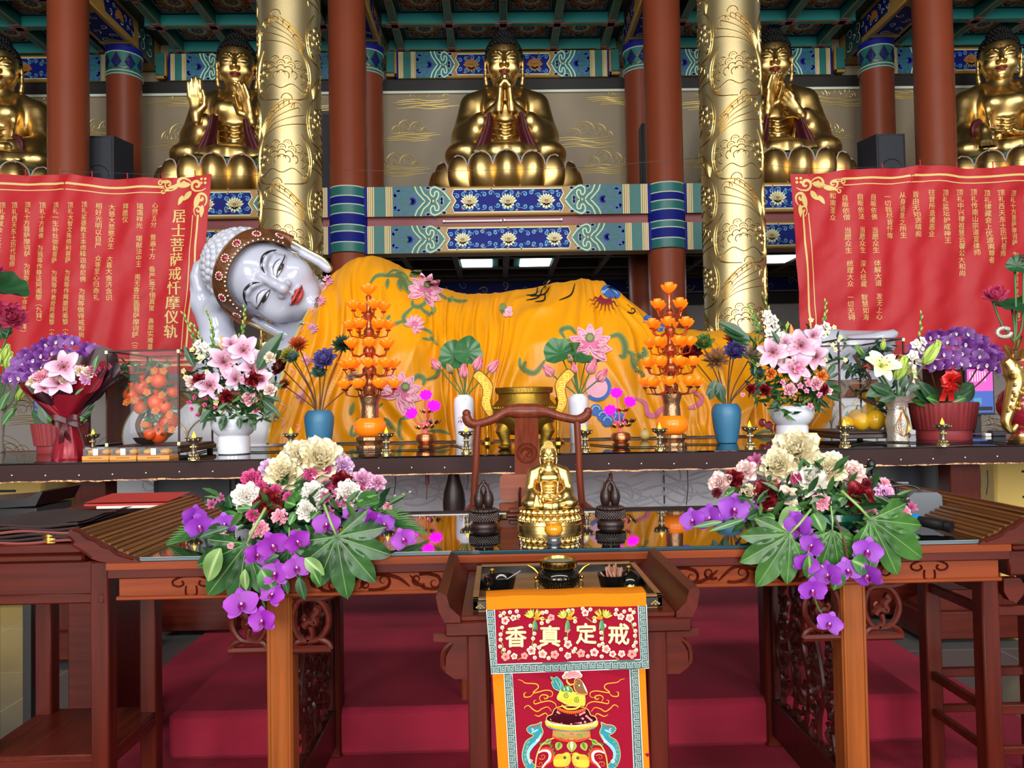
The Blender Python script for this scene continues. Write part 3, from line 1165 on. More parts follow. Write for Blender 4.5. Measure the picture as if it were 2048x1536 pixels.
for cx, lb in ((954, 'west one of the pair of flat white lamps under the gallery'), (1070, 'east one of the pair of flat white lamps under the gallery'), (1555, 'flat white lamp under the gallery beside the east gold pillar')):
 c = PZ(cx, 524 - (cx - 1004) * .0175, 3.76)
 t = thing('ceiling_light', lb, 'light', (c.x, 13.1, 3.72), 'flat lamps under the gallery')
 MB().box(c.x - .37, c.x + .37, 12.68, 13.54, 3.745, 3.90, 'teal_bright', .01).build('recess', t)
 MB().box(c.x - .26, c.x + .26, 12.78, 13.44, 3.725, 3.745, 'lamp', .004).build('diffuser', t)
for cx, lb in ((945, 'thin white tube lamp on the red board, west of the pair'), (1066, 'thin white tube lamp on the red board, east of the pair')):
 c = P(cx, 441 - (cx - 1004) * .0175, 10.22)
 t = thing('tube_lamp', lb, 'light', c, 'tube lamps on the gallery board')
 MB().tube([(c.x - .38, c.y, c.z), (c.x + .38, c.y, c.z)], .013, 'label_white', 8).build('tube', t)
 for s in (-1, 1):
  MB().box(c.x + s * .38 - .015, c.x + s * .38 + .015, c.y - .015, c.y + .03, c.z - .016, c.z + .016, 'metal_grey').build('holder', t)

struct(MB().box(-13.2, 13.2, -14, 9.5, 9.15, 9.4, 'ceil_dark', .0).build('ceiling_hall'), 'dark plank ceiling high over the front of the hall', 'ceiling')
# ------------------------------------------------------------------ pillars
def ring(mb, x, y, z0, z1, r, m, n=40):
 mb.lathe([(r, z0), (r, z1)], m, (x, y, 0), n, cap=False)


for sx in (-1, 1):
 for X in (XI, XO):
  nm = {(-1, XI): 'inner west', (1, XI): 'inner east', (-1, XO): 'outer west', (1, XO): 'outer east'}[(sx, X)]
  x = sx * X
  t = thing('red_pillar', f'tall red front pillar, the {nm} one, with banded teal and blue collar', 'pillar', (x, YF, 0))
  t['kind'] = 'structure'
  MB().lathe([(.31, 0), (.31, .06), (.25, .14), (.25, 8.6)], 'red_pillar', (x, YF, 0), 48).build('shaft', t)
  mb = MB()
  bands = [('teal', .13), ('blue', .11), ('teal', .12), ('blue', .15), ('teal', .09), ('blue', .14), ('teal', .13)]
  z = ZG
  for mname, hh in bands:
   ring(mb, x, YF, z - hh, z, .258, mname)
   mb.lathe([(.258, z - .014), (.264, z - .007), (.258, z)], 'white_line', (x, YF, 0), 40, cap=False)
   z -= hh
  mb.lathe([(.258, z - .014), (.264, z - .007), (.258, z)], 'gold_line', (x, YF, 0), 40, cap=False)
  mb.build('painted_collar', t)
  t = thing('red_pillar', f'red rear pillar, the {nm} one, with painted capital under the ceiling', 'pillar', (x, YB, 0))
  t['kind'] = 'structure'
  MB().lathe([(.31, 0), (.31, .06), (.25, .14), (.25, 6.88)], 'red_pillar', (x, YB, 0), 48).build('shaft', t)
  mb = MB()
  ring(mb, x, YB, 6.42, 6.86, .256, 'teal')
  ring(mb, x, YB, 6.76, 6.86, .262, 'blue')
  for z in (6.42, 6.47, 6.76):
   mb.lathe([(.256, z - .008), (.27, z), (.256, z + .01)], 'white_line', (x, YB, 0), 40, cap=False)
  p = Paint(lambda u, v, h: (x + (.257 + h) * math.sin(u), YB - (.257 + h) * math.cos(u), v), .003)
  for k in range(-2, 3):
   a = k * .75
   p.fill([(a - .3, 6.6), (a, 6.49), (a + .3, 6.6), (a, 6.73)], 'blue_dark', 1, .12)
   p.stroke([(a - .33, 6.6), (a, 6.745), (a + .33, 6.6)], .02, 'gold_line', 2)
   p.stroke([(a - .36, 6.5), (a - .12, 6.53), (a, 6.49), (a + .12, 6.53), (a + .36, 6.5)], .014, 'gold_line', 2)
   for s in (-1, 1):
    p.curl(a + s * .08, 6.6, .045, 0, 'gold_line', .014, 2, flip=s, n=8)
  mb.build('capital', t)
  p.build('capital_ornament', t)

# gold pillars in front, engraved with peonies and leaf sprays
def engrave(p, zc0, n):
 w, m, rl = .0085, 'gold_line', .006
 for k in range(n):
  for a0, off in ((0, 0), (.52, .5), (-.52, .5)):
   z = zc0 + (k + off) * .79
   for row, (r, cnt, sp) in enumerate(((.05, 3, 1.6), (.11, 5, 2.4), (.17, 7, 3.2), (.225, 10, 4.2))):
    for i in range(cnt):
     a = PI / 2 + (i / (cnt - 1) - .5) * sp
     cx, cy = a0 + r * math.cos(a) * 1.05, z + r * math.sin(a) * .8
     p.stroke(arcpts(cx, cy, .038, a - 1.5, a + 1.5, 7), w, m, 1, rl)
     if row > 1:
      p.stroke(arcpts(cx, cy, .017, a - 1.2, a + 1.2, 5), w * .7, m, 1, rl * .7)
   p.stroke(spline([(a0 - .2, z - .12), (a0 - .1, z - .05), (a0, z - .09), (a0 + .1, z - .05), (a0 + .2, z - .12)], 5), w, m, 1, rl)
   # enclosing stems
   for s in (-1, 1):
    for e in (0, .022):
     p.stroke(spline([(a0 + s * .02, z - .2), (a0 + s * (.2 + e), z - .17), (a0 + s * (.26 + e), z), (a0 + s * (.24 + e), z + .16), (a0 + s * .18, z + .28)], 6), w, m, 1, rl)
   s = 1 if k % 2 == 0 else -1
   zb = z + .22
   for i in range(9):
    ex, ez = a0 + s * (-.23 + .046 * i), zb + .08 + .28 * math.sin(.3 + i * .3)
    bx, bz = a0 + s * .2, zb + .02
    p.stroke(spline([(bx, bz), ((bx + ex) / 2 + s * .05, (bz + ez) / 2 + .02), (ex, ez), (ex - s * .025, ez - .018), (ex - s * .018, ez - .045)], 6), w, m, 1, rl, taper=1)
   p.stroke(arcpts(a0 - s * .14, zb + .3, .05, 0, PI, 8), w, m, 1, rl)
   p.stroke(arcpts(a0 - s * .05, zb + .38, .05, 0, PI, 8), w, m, 1, rl)


for sx, nm in ((-1, 'west'), (1, 'east')):
 x = sx * 2.14
 t = thing('gold_pillar', f'{nm} golden pillar engraved with peonies and leaf sprays', 'pillar', (x, YG, 0))
 t['kind'] = 'structure'
 MB().lathe([(.36, 0), (.36, .08), (.295, .2), (.295, 9)], 'gold_pale', (x, YG, 0), 64).build('shaft', t)
 p = Paint(lambda u, v, h: (x + (.2945 + h) * math.sin(u / .295), YG - (.2945 + h) * math.cos(u / .295), v), .001)
 engrave(p, 1.22, 5)
 p.build('engraving', t)

# loudspeakers on the gallery edge
for (x0, x1, y0, y1, D, tn, lb) in ((165, 228, 272, 366, 10.62, .5, 'black box loudspeaker on the gallery behind the west red banner'), (1752, 1812, 268, 350, 10.62, -.5, 'black box loudspeaker on the gallery behind the east red banner')):
 c0, c1 = P(x0, y0, D), P(x1, y1, D)
 cx, wd, ht = (c0.x + c1.x) / 2, c1.x - c0.x, c0.z - ZG
 t = thing('loudspeaker', lb, 'loudspeaker', (cx, D, ZG), 'loudspeakers on the gallery')
 b = MB()
 s = 1 if tn > 0 else -1
 poly = [(-wd / 2, 0), (wd / 2, 0), (wd / 2 + (.1 if s > 0 else 0), .36), (wd / 2 - .04, .5), (-wd / 2 + .04, .5), (-wd / 2 - (.1 if s < 0 else 0), .36)]
 b.prism(poly, 'black_box', lambda u, v, h: (cx + u, D + v, ZG + h), ht)
 b.build('cabinet', t)
 MB().box(cx - wd * .44, cx + wd * .44, D - .012, D, ZG + .03, ZG + ht - .03, 'black_grille', .008).build('grille', t)
 p = Paint(lambda u, v, h: (cx + u, D - .013 - h, ZG + ht * .36 + v), .002)
 p.stroke(arcpts(0, 0, wd * .36, 0, 2 * PI, 28), .012, 'black_box', 1, .006)
 p.disc(0, 0, wd * .13, 'black_box', 1)
 p.build('woofer_ring', t)
for (x0, x1, y0, D, lb) in ((632, 655, 222, 10.9, 'tall thin black column speaker half hidden by the inner west pillar'), (1283, 1297, 246, 10.9, 'tall thin black column speaker half hidden by the inner east pillar')):
 c0, c1 = P(x0, y0, D), P(x1 + 8, y0, D)
 t = thing('column_speaker', lb, 'loudspeaker', ((c0.x + c1.x) / 2, D, ZG))
 MB().box(c0.x, c1.x, D, D + .25, ZG, c0.z, 'black_box', .01).build('cabinet', t)
 MB().box(c0.x + .015, c1.x - .015, D - .01, D, ZG + .05, c0.z - .05, 'black_grille', .004).build('grille', t)
# thin wire strung across in front of the gallery
pts = []
for px_, py_ in ((-60, 335), (420, 352), (575, 345), (650, 340), (820, 342), (1000, 340), (1180, 334), (1300, 324), (1400, 316), (1462, 318), (1570, 334), (1700, 336), (2100, 318)):
 pts.append(P(px_, py_, 8.1))
tag(MB().tube(spline(pts, 4), .0022, 'slate', 5).build('hanging_wire'), 'thin wire strung across the hall that carries both red banners', 'wire')
# ================================================================== BUDDHA HEADS AND FIGURES
def head_sdf(res):
 S = Sculpt((-1.05, -1.25, -1.75), (1.05, 1.15, 1.5), res)
 S.ell((0, .12, .28), (.76, .86, .80), .1)
 S.ell((0, -.06, -.22), (.70, .74, .76), .25)
 S.ell((0, -.40, -.72), (.34, .30, .26), .2)
 S.ell((0, -.62, -.86), (.17, .13, .12), .1)
 for s in (-1, 1):
  S.ell((s * .42, -.46, -.30), (.26, .26, .30), .15)               # cheeks
  S.ell((s * .33, -.92, .10), (.22, .16, .09), .12, -1)            # eye sockets
  S.ell((s * .33, -.58, .06), (.25, .18, .15), .07)                # lids
  S.chain([(s * .10, -.78, .20), (s * .22, -.79, .30), (s * .38, -.72, .33), (s * .54, -.58, .26)], [.03, .03, .03, .02], .1)
  S.ell((s * .12, -.84, -.245), (.085, .10, .075), .04)
  S.ell((s * .84, .12, -.02), (.07, .18, .30), .04)                # ears
  S.ell((s * .90, .06, .02), (.04, .09, .16), .03, -1)
  S.chain([(s * .83, .06, -.25), (s * .83, .0, -.60), (s * .80, -.02, -.84)], [.085, .085, .10], .04)
 S.chain([(0, -.76, .25), (0, -.90, -.02), (0, -.99, -.2)], [.07, .085, .115], .06)
 S.ell((0, -.745, -.40), (.03, .05, .08), .06, 1)
 S.ell((-.085, -.775, -.475), (.135, .095, .05), .03)
 S.ell((.085, -.775, -.475), (.135, .095, .05), .03)
 S.ell((0, -.76, -.565), (.16, .105, .06), .03)
 S.ell((0, -.86, -.52), (.3, .06, .012), .025, -1)
 S.cap((0, .12, -.6), (0, .10, -1.7), .50, .56, .1)
 for z in (-1.12, -1.3, -1.46):                                       # neck rings
  S.ell((0, .1, z), (.565, .56, .035), .05)
 v, f = S.out()
 return smooth_mesh(v, f, 1), f


def face_paint(v, f, m_lip, m_ink='ink', m_white='label_white', m_urna='lip_red', heavy=1., open_=1., urna=True):
 p = Paint(Proj(v, f, (0, 0, 0), (1, 0, 0), (0, 0, 1), (0, -1, 0)), .006)
 for s in (-1, 1):
  br_ = spline([(s * .10, .22), (s * .20, .34), (s * .36, .39), (s * .50, .34), (s * .62, .22)], 6)
  p.stroke(br_, .045 * heavy, m_ink, 2, taper=1)
  up_ = spline([(s * .13, -.01), (s * .24, .022), (s * .36, .032), (s * .48, .028), (s * .62, .04)], 5)
  dn = spline([(s * .13, -.01), (s * .24, -.022 * open_), (s * .36, -.024 * open_), (s * .47, .0)], 5)
  p.fill(up_[:-3] + dn[::-1], m_white, 2, .1)
  p.fill(arcpts(s * .35, .006, .085, 0, 2 * PI, 12, .030), m_ink, 3)
  p.stroke(up_, .026 * heavy, m_ink, 4, taper=1)
  p.stroke(dn, .014 * heavy, m_ink, 4, taper=1)
  p.stroke(spline([(s * .15, .05), (s * .26, .13), (s * .38, .14), (s * .5, .09)], 5), .014 * heavy, m_ink, 3, taper=1)
 lip = spline([(-.24, -.495), (-.14, -.455), (-.06, -.42), (0, -.445), (.06, -.42), (.14, -.455), (.24, -.495)], 4)
 low = spline([(.24, -.495), (.14, -.575), (0, -.622), (-.14, -.575), (-.24, -.495)], 4)
 p.fill(lip + low[1:-1], m_lip, 2, .06)
 p.stroke(spline([(-.24, -.497), (-.12, -.508), (0, -.522), (.12, -.508), (.24, -.497)], 4), .016, 'ink' if heavy > 1 else 'lip_red', 5, taper=1)
 if urna:
  p.disc(0, .48, .045, m_urna, 3)
 return p.mb


def hair_mb(m, band=False, curl=.085, rows=17):
 mb = MB()

 def ok(d):
  # hairline: low at the back, at the temple beside, high over the brow
  front = -d[1]
  lim = .50 if front > .45 else (.30 if front > .1 else (-.1 if front > -.25 else -.62))
  return d[2] > lim + .02
 n = 620
 mb.lathe([(.80 * math.cos(a), .30 + .87 * math.sin(a)) for a in [R(28 + 62 * k / 8) for k in range(9)]], m, (0, .12, 0), 32, sy=1.12)
 mb.ell((0, .32, .2), (.77, .74, .86), m, 24, 16)
 mb.lathe([(.46, 1.0), (.44, 1.12), (.36, 1.27), (.2, 1.37), (.001, 1.4)], m, (0, .14, 0), 28)
 for i in range(n):
  z = 1 - 2 * (i + .5) / n
  r = math.sqrt(1 - z * z)
  a = i * 2.399963
  d = (r * math.cos(a), r * math.sin(a), z)
  if not ok(d):
   continue
  c = (d[0] * .80, .12 + d[1] * .90, .28 + d[2] * .88)
  mm = frame(c, V((d[0], d[1] * .9, d[2] * .9)))
  mb.lathe([(curl, -.04), (curl * .95, .01), (curl * .6, .05), (curl * .15, .078)], m, (0, 0, 0), 8, mm)
 for i in range(70):
  z = (i + .5) / 70
  r = math.sqrt(1 - z * z)
  a = i * 2.399963
  mm = frame((.46 * r * math.cos(a), .14 + .46 * r * math.sin(a), 1.02 + .40 * z), (r * math.cos(a), r * math.sin(a), z + .2))
  mb.lathe([(curl, -.04), (curl * .95, .01), (curl * .6, .05), (curl * .15, .078)], m, (0, 0, 0), 8, mm)
 return mb


HV, HF = head_sdf(.032)
ME_HEAD = MB().add(HV, HF, 'gold').mesh('head', angle=180)
ME_HAIR = hair_mb('hair_black').mesh('hair', angle=60)
ME_FACE = face_paint(HV, HF, 'lip_red', m_white='gold_dark', open_=.6).mesh('face_paint')


def fingers(S, M4, curls, sc=1., side=1, k=.012, spread=.06, thumb=(.9, .5), rad=1.):
 """hand: wrist at origin, fingers along +Z, palm facing -Y, thumb towards +X*side; curls = bend per joint for index..little"""
 def T(x, y, z):
  return tuple(M4 @ V((x * side * sc, y * sc, z * sc)))
 S.cap(T(0, .0, -.06), T(0, 0, .02), .052 * sc * rad, .055 * sc * rad, k * 2)
 for x, r in ((.045, .045), (.015, .048), (-.018, .046), (-.046, .04)):
  S.cap(T(x * .6, 0, .01), T(x, 0, .17), r * sc * .9, .034 * sc, k * 2)
 for (x, L), b in zip(((.066, .17), (.022, .195), (-.022, .18), (-.064, .14)), curls):
  p = V((x, 0, .18))
  a = 0.
  sx = x * spread * 14
  pts = [p.copy()]
  for j, (seg, q) in enumerate(((.46, .6), (.30, 1.), (.24, .8))):
   a += b * q
   p = p + V((sx * .25 * seg * L * 2 * math.cos(a), -math.sin(a) * seg * L, math.cos(a) * seg * L))
   pts.append(p.copy())
  S.chain([T(*q) for q in pts], [.033 * sc, .030 * sc, .027 * sc, .021 * sc], k * .5)
 t0, t1 = thumb
 pts = [V((.035, -.01, .03)), V((.105, -.04 * t1 - .01, .085)), V((.13 - .04 * t1, -.09 * t1 - .01, .085 + .085 * t0)), V((.125 - .07 * t1, -.12 * t1 - .01, .085 + .15 * t0))]
 S.chain([T(*q) for q in pts], [.045 * sc, .036 * sc, .031 * sc, .023 * sc], k * .8)


def handm(o, fdir, palm, ):
 """matrix: fingers along fdir, palm normal along palm"""
 z = V(fdir).normalized()
 y = -(V(palm) - z * V(palm).dot(z)).normalized()
 x = y.cross(z)
 mm = Matrix((x, y, z)).transposed().to_4x4()
 mm.translation = V(o)
 return mm


def figure(kind, res=.03):
 S = Sculpt((-1.15, -1.0, -.0), (1.15, .62, 1.42), res)
 for s in (-1, 1):
  S.ell((s * .70, -.22, .17), (.36, .42, .19), .12)                # knees under the robe
  S.cap((s * .75, -.40, .12), (-s * .2, -.66, .10), .15, .13, .1)
  S.cap((s * .30, .1, 1.12), (s * .55, .10, 1.02), .20, .20, .15)
  S.ell((s * .18, -.22, .90), (.20, .14, .14), .12)                # chest
 S.ell((0, .1, .2), (.62, .5, .26), .15)
 S.ell((0, .08, .55), (.38, .34, .48), .15)
 S.ell((0, .06, .88), (.47, .32, .34), .12)
 S.cap((0, .06, 1.1), (0, .02, 1.36), .21, .18, .08)
 el = .72
 arms = {}
 if kind in ('pray', 'turn', 'palm'):
  for s in (-1, 1):
   S.cap((s * .60, .08, .98), (s * el, -.02, .52), .21, .22, .1)
   S.cap((s * el, -.02, .50), (s * .42, -.42, .60), .20, .15, .08)
   S.ell((s * .66, -.12, .34), (.26, .34, .34), .12)            # hanging sleeve
   S.cap((s * .52, -.36, .55), (s * .60, -.42, .12), .13, .16, .08)
   for k in range(4):                                           # sleeve folds
    S.chain([(s * (.62 + .06 * k), -.30 + .09 * k, .62), (s * (.72 + .05 * k), -.36 + .11 * k, .38), (s * (.74 + .06 * k), -.38 + .1 * k, .16)], [.028, .044, .04], .018)
 else:
  for s in (-1, 1):
   S.cap((s * .60, .08, .98), (s * .70, -.05, .50), .21, .20, .1)
   S.cap((s * .70, -.05, .48), (s * .34, -.46, .34), .18, .13, .08)
   S.ell((s * .66, -.16, .28), (.24, .32, .26), .12)
   for k in range(4):
    S.chain([(s * (.60 + .06 * k), -.1 - .03 * k, .9 - .08 * k), (s * (.76 + .01 * k), -.16, .6 - .04 * k)], [.03, .04], .018)
 for k in range(5):                                                   # skirt folds across the lap
  S.chain([(-.62 + .02 * k, -.58 - .02 * k, .22 - .03 * k), (0, -.78, .16 - .035 * k), (.62 - .02 * k, -.58 - .02 * k, .22 - .03 * k)], [.022, .034, .022], .018)
 for s in (-1, 1):
  for k in range(3):
   S.chain([(s * .95, -.2, .3 - .05 * k), (s * .75, -.5, .26 - .06 * k), (s * .4, -.62, .22 - .05 * k)], [.02, .032, .02], .018)
  # robe edge round the neck and down the chest
  S.chain([(s * .22, .10, 1.26), (s * .30, -.12, 1.12), (s * .33, -.22, .92), (s * .30, -.30, .62), (s * .26, -.32, .36)], [.04, .045, .045, .04, .04], .015)
 for k in range(4):
  S.chain([(-.2, -.28, .66 - .09 * k), (0, -.30, .62 - .09 * k), (.2, -.28, .66 - .09 * k)], [.02, .034, .02], .015)
 v, f = S.out()
 bod = smooth_mesh(v, f, 2), f
 def HS():
  return Sculpt((-.95, -1.05, .1), (.95, -.05, 1.42), .0165)
 HH = [HS()] if kind == 'pray' else [HS(), HS()]
 H = HH[0]
 if kind == 'pray':
  for s in (-1, 1):
   w_ = V((s * .10, -.56, .80))
   H.cap((s * .40, -.36, .62), w_, .105, .075, .05)
   mm = handm(w_, (-s * .10, .02, 1), (-s, 0, 0))
   fingers(H, mm, (.04, .9, 1.0, 1.0), 1.35, s if False else -s, thumb=(1., .3))
 elif kind == 'palm':
  w_ = V((-.52, -.62, .66))
  H.cap((-.52, -.34, .60), w_, .11, .08, .05)
  fingers(H, handm(w_, (-.05, -.05, 1), (.1, -1, .1)), (.12, .08, .1, .14), 1.35, 1, thumb=(1., .4))
  H = HH[1]
  w_ = V((.34, -.60, .66))
  H.cap((.48, -.36, .60), w_, .11, .08, .05)
  fingers(H, handm(w_, (-.35, -.15, 1), (-.5, -1, -.1)), (.75, .3, .2, .12), 1.35, -1, thumb=(1., 1.))
 elif kind == 'turn':
  w_ = V((-.24, -.60, .72))
  H.cap((-.46, -.36, .58), w_, .11, .08, .05)
  fingers(H, handm(w_, (.25, -.1, 1), (.6, -1, .0)), (.75, .35, .25, .15), 1.35, 1, thumb=(1., 1.))
  H = HH[1]
  w_ = V((.26, -.60, .62))
  H.cap((.46, -.36, .58), w_, .11, .08, .05)
  fingers(H, handm(w_, (-.75, -.1, .75), (-.1, .8, .6)), (.55, .35, .3, .25), 1.3, 1, thumb=(1., .8))
 else:
  for s in (-1, 1):
   H = HH[0 if s < 0 else 1]
   w_ = V((s * .26, -.56, .30))
   H.cap((s * .40, -.40, .36), w_, .11, .08, .05)
   if kind == 'bhumi' and s == -1:
    w_ = V((-.50, -.62, .38))
    H.cap((-.52, -.36, .46), w_, .11, .085, .05)
    fingers(H, handm(w_, (-.05, -.45, -.8), (0, 1, -.4)), (.25, .2, .2, .25), 1.3, 1, thumb=(1., .3))
   else:
    fingers(H, handm(w_, (-s, -.25, -.05), (0, 0, 1)), (.2, .15, .15, .2), 1.3, -s if s < 0 else 1, thumb=(1., .6))
 hands = []
 SX = np.array((.84, 1, 1))
 for q in HH:
  hv, hf = q.out()
  hands.append(MB().add(smooth_mesh(hv, hf, 1) * SX, hf, 'gold').mesh('hand', angle=180))
 LL = []
 if kind in ('pray', 'palm', 'turn'):
  for s in (-1, 1):                                                # maroon sleeve lining
   L = MB()
   LL.append(L)
   def lining(a, b):
    x = s * (.34 + .02 * b + .26 * b ** 1.5 * (.45 + .55 * a))
    return (x - s * .18 * (1 - a) * (.7 + .3 * b), -.50 - .13 * math.sin(PI * a) - .06 * b + .02 * math.sin(a * 14), .70 - .58 * b - .05 * a * (1 - b))
   L.grid(lining, 12, 12, 'maroon')
   L.grid(lambda a, b: (lining(a, b)[0], lining(a, b)[1] + .05, lining(a, b)[2]), 12, 12, 'maroon')
   L.tube([lining(1, b / 10) for b in range(11)], .026, 'gold', 6)
   L.tube([lining(0, b / 10) for b in range(11)], .016, 'maroon', 6)
 else:
  for s in (-1, 1):
   L = MB()
   LL.append(L)
   L.lathe([(.13, -.02), (.16, 0), (.15, .05)], 'maroon', (0, 0, 0), 20, frame((s * .40 if not (kind == 'bhumi' and s < 0) else -.53, -.46, .37 if not (kind == 'bhumi' and s < 0) else .45), (s * .6, .8, .2)))
 for q in LL:
  q.v = [a * SX for a in q.v]
 return (MB().add(bod[0] * SX, bod[1], 'gold').mesh('robed_body', angle=180), hands, [q.mesh('sleeve_lining', angle=60) for q in LL])


def lotus_petal_mb(W=.40, H=.52, T=.2):
 mb = MB()

 def f(a, b):
  t = a
  wd = W / 2 * (math.sin(PI * min(1, .28 + .62 * t)) ** .55) * (1 if t < .8 else math.sqrt(max(0, 1 - ((t - .8) / .2) ** 2)) * .96 + .04)
  s = 2 * b - 1
  return (wd * s, -T * (math.sin(PI * (.15 + .75 * t)) ** .8) * (1 - .75 * s * s), H * t - .06 * H * (1 - abs(s)) * (t > .97))
 mb.grid(f, 14, 12, 'gold')
 ed = [f(1 - i / 14, 0) for i in range(15)][::-1] + [f(1, j / 12) for j in range(1, 12)] + [f(1 - i / 14, 1) for i in range(15)]
 return mb, ed


PM, PEDGE = lotus_petal_mb()
ME_PETAL = PM.mesh('petal', angle=180)
ME_RIM = MB().tube(PEDGE, .011, 'petal_edge', 6).mesh('petal_rim')
ME_INNER = MB().grid(lambda a, b: ((b - .5) * .30 * math.sin(PI * (.3 + .5 * a)), -.05, .5 * a), 8, 4, 'petal_edge').mesh('petal_lining')


def throne(x, y, lab, rad=.90, np_=17):
 t = thing('lotus_throne', lab, 'lotus pedestal', (x, y, ZG), 'lotus thrones on the gallery')
 MB().lathe([(.86, 0), (.88, .03), (.84, .07), (.8, .12)], 'teal', (x, y, ZG), 48).build('base', t)
 MB().lathe([(.78, .1), (.86, .3), (.9, .5), (.86, .53), (.5, .54)], 'teal', (x, y, ZG), 48).build('core', t)
 for k in range(np_):
  a = -PI / 2 + 2 * PI * k / np_
  d = V((math.cos(a), math.sin(a), 0))
  mm = Matrix.Translation(d * rad + V((0, 0, .05))) @ Matrix.Rotation(a + PI / 2, 4, 'Z') @ Matrix.Rotation(R(10), 4, 'X')
  o = inst('petal', ME_PETAL, t, mm)
  inst('petal_rim', ME_RIM, o, Matrix.Identity(4))
 return t


def statue(kind, x, y, lab, yawd=0., head_yaw=0., tilt=0., seat=None, hs=.335):
 zb = ZG + .54 if seat is None else seat
 t = thing('buddha_statue', lab, 'statue', (x, y, zb))
 t.rotation_euler = (0, 0, R(yawd))
 b, h, l = figure(kind)
 inst('robed_body', b, t, Matrix.Identity(4))
 for q in h:
  inst('hand', q, t, Matrix.Identity(4))
 for q in l:
  inst('sleeve_lining', q, t, Matrix.Identity(4))['label'] = 'maroon sleeve lining'
 hm = Matrix.Translation((0, -.03, 1.62)) @ Matrix.Rotation(R(head_yaw), 4, 'Z') @ Matrix.Rotation(R(tilt), 4, 'X') @ Matrix.Scale(hs, 4)
 o = inst('head', ME_HEAD, t, hm)
 inst('face_paint', ME_FACE, o, Matrix.Identity(4))
 inst('hair', ME_HAIR, o, Matrix.Identity(4))['label'] = 'black curled hair'
 return t


YS = 11.38
for kind, px_, nm, lab, yw, hy in (('pray', 1009, 'middle', 'large golden seated Buddha with hands pressed together, middle of the gallery', 0, 0),
           ('palm', 475, 'second', 'large golden seated Buddha showing a raised open palm, behind the west gold pillar', 8, 4),
           ('turn', 1546, 'fourth', 'large golden seated Buddha with both hands turned before the chest, behind the east gold pillar', -8, -4),
           ('lap', 0, 'first', 'large golden seated Buddha with hands resting in the lap, at the far west edge', 16, 8),
           ('bhumi', 2000, 'fifth', 'large golden bare-chested seated Buddha with one hand over the knee, far east edge', -16, -12)):
 c = P(px_, 200, YS)
 statue(kind, c.x, YS, lab, yw, hy, 9)
 throne(c.x, YS, {'middle': 'gold lotus throne under the Buddha with pressed hands', 'second': 'gold lotus throne under the Buddha with the raised palm', 'fourth': 'gold lotus throne under the Buddha with turned hands', 'first': 'gold lotus throne under the far west Buddha', 'fifth': 'gold lotus throne under the far east Buddha'}[nm])
# ================================================================== RECLINING BUDDHA, CLOTH, BANNERS, OFFERING TABLE
class PixProj:
 """drop photograph points on a world-space mesh, standing h proud of it towards the hall"""
 def __init__(s, vs, fs, Y):
  s.b = BVHTree.FromPolygons([tuple(v) for v in vs], fs)
  s.Y = Y

 def __call__(s, px, py, h):
  d = (P(px, -py, s.Y) - CAM).normalized()
  hit = s.b.ray_cast(CAM, d)
  p = hit[0] if hit[0] is not None else P(px, -py, s.Y)
  if hit[0] is not None:
   s.Y = p.y
  return p - d * h


YBUD = 6.15
org = P(543, 565, YBUD)
vd = (org - CAM).normalized()                # the face looks out towards the hall's middle
vr = vd.cross(V((0, 0, 1))).normalized()
vu = vr.cross(vd)
up = (vu * .46 - vr * .89).normalized()
rt = (vr * .46 + vu * .89).normalized()
bk = up.cross(rt)
HM = Matrix((rt, bk, up)).transposed().to_4x4() @ Matrix.Rotation(R(2), 4, 'X')
HM.translation = org
hsc = 98 * pxm(YBUD)
HM = HM @ Matrix.Scale(hsc, 4)
bud = thing('reclining_buddha', 'huge white jade reclining Buddha asleep on one hand under a yellow robe', 'statue', (0, YBUD, 1.06))
hv, hf = head_sdf(.022)
MB().add(xf(HM, hv), hf, 'marble').build('head', bud, angle=180)
fp = face_paint(hv, hf, 'lip_bright', heavy=1.1, open_=1.3, urna=False)
fp.v = [xf(HM, v) for v in fp.v]
fp.build('face_paint', bud)
mb = MB().ell((0, .22, .46), (.82, .82, .94), 'marble_hair', 40, 24)
n = 420
for i in range(n):
 z = 1 - 2 * (i + .5) / n
 r = math.sqrt(1 - z * z)
 a = i * 2.399963
 d = V((r * math.cos(a), r * math.sin(a), z))
 if z < -.5 or (d.y < -.25 and z < .62):
  continue
 mb.lathe([(.10, -.05), (.09, .0), (.055, .035), (.01, .05)], 'marble_hair', (0, 0, 0), 9, frame((d.x * .82, .22 + d.y * .82, .46 + d.z * .94), d))
mb.v = [xf(HM, v) for v in mb.v]
mb.build('hair', bud, angle=60)
band = spline([(-.86, .02), (-.83, .28), (-.72, .56), (-.5, .78), (-.25, .88), (0, .91), (.25, .88), (.5, .78), (.72, .56), (.83, .28), (.86, .02)], 6)


def band_pt(k, w, h=0.):
 x, z = band[k]
 a, b = band[max(0, k - 1)], band[min(len(band) - 1, k + 1)]
 tx, tz = b[0] - a[0], b[1] - a[1]
 l = math.hypot(tx, tz)
 x, z = x - tz / l * w, z + tx / l * w
 q = max(.03, 1 - (x / .93) ** 2 - ((z - .33) / 1.04) ** 2)
 return V((x, .10 - .93 * math.sqrt(q) - h, z))


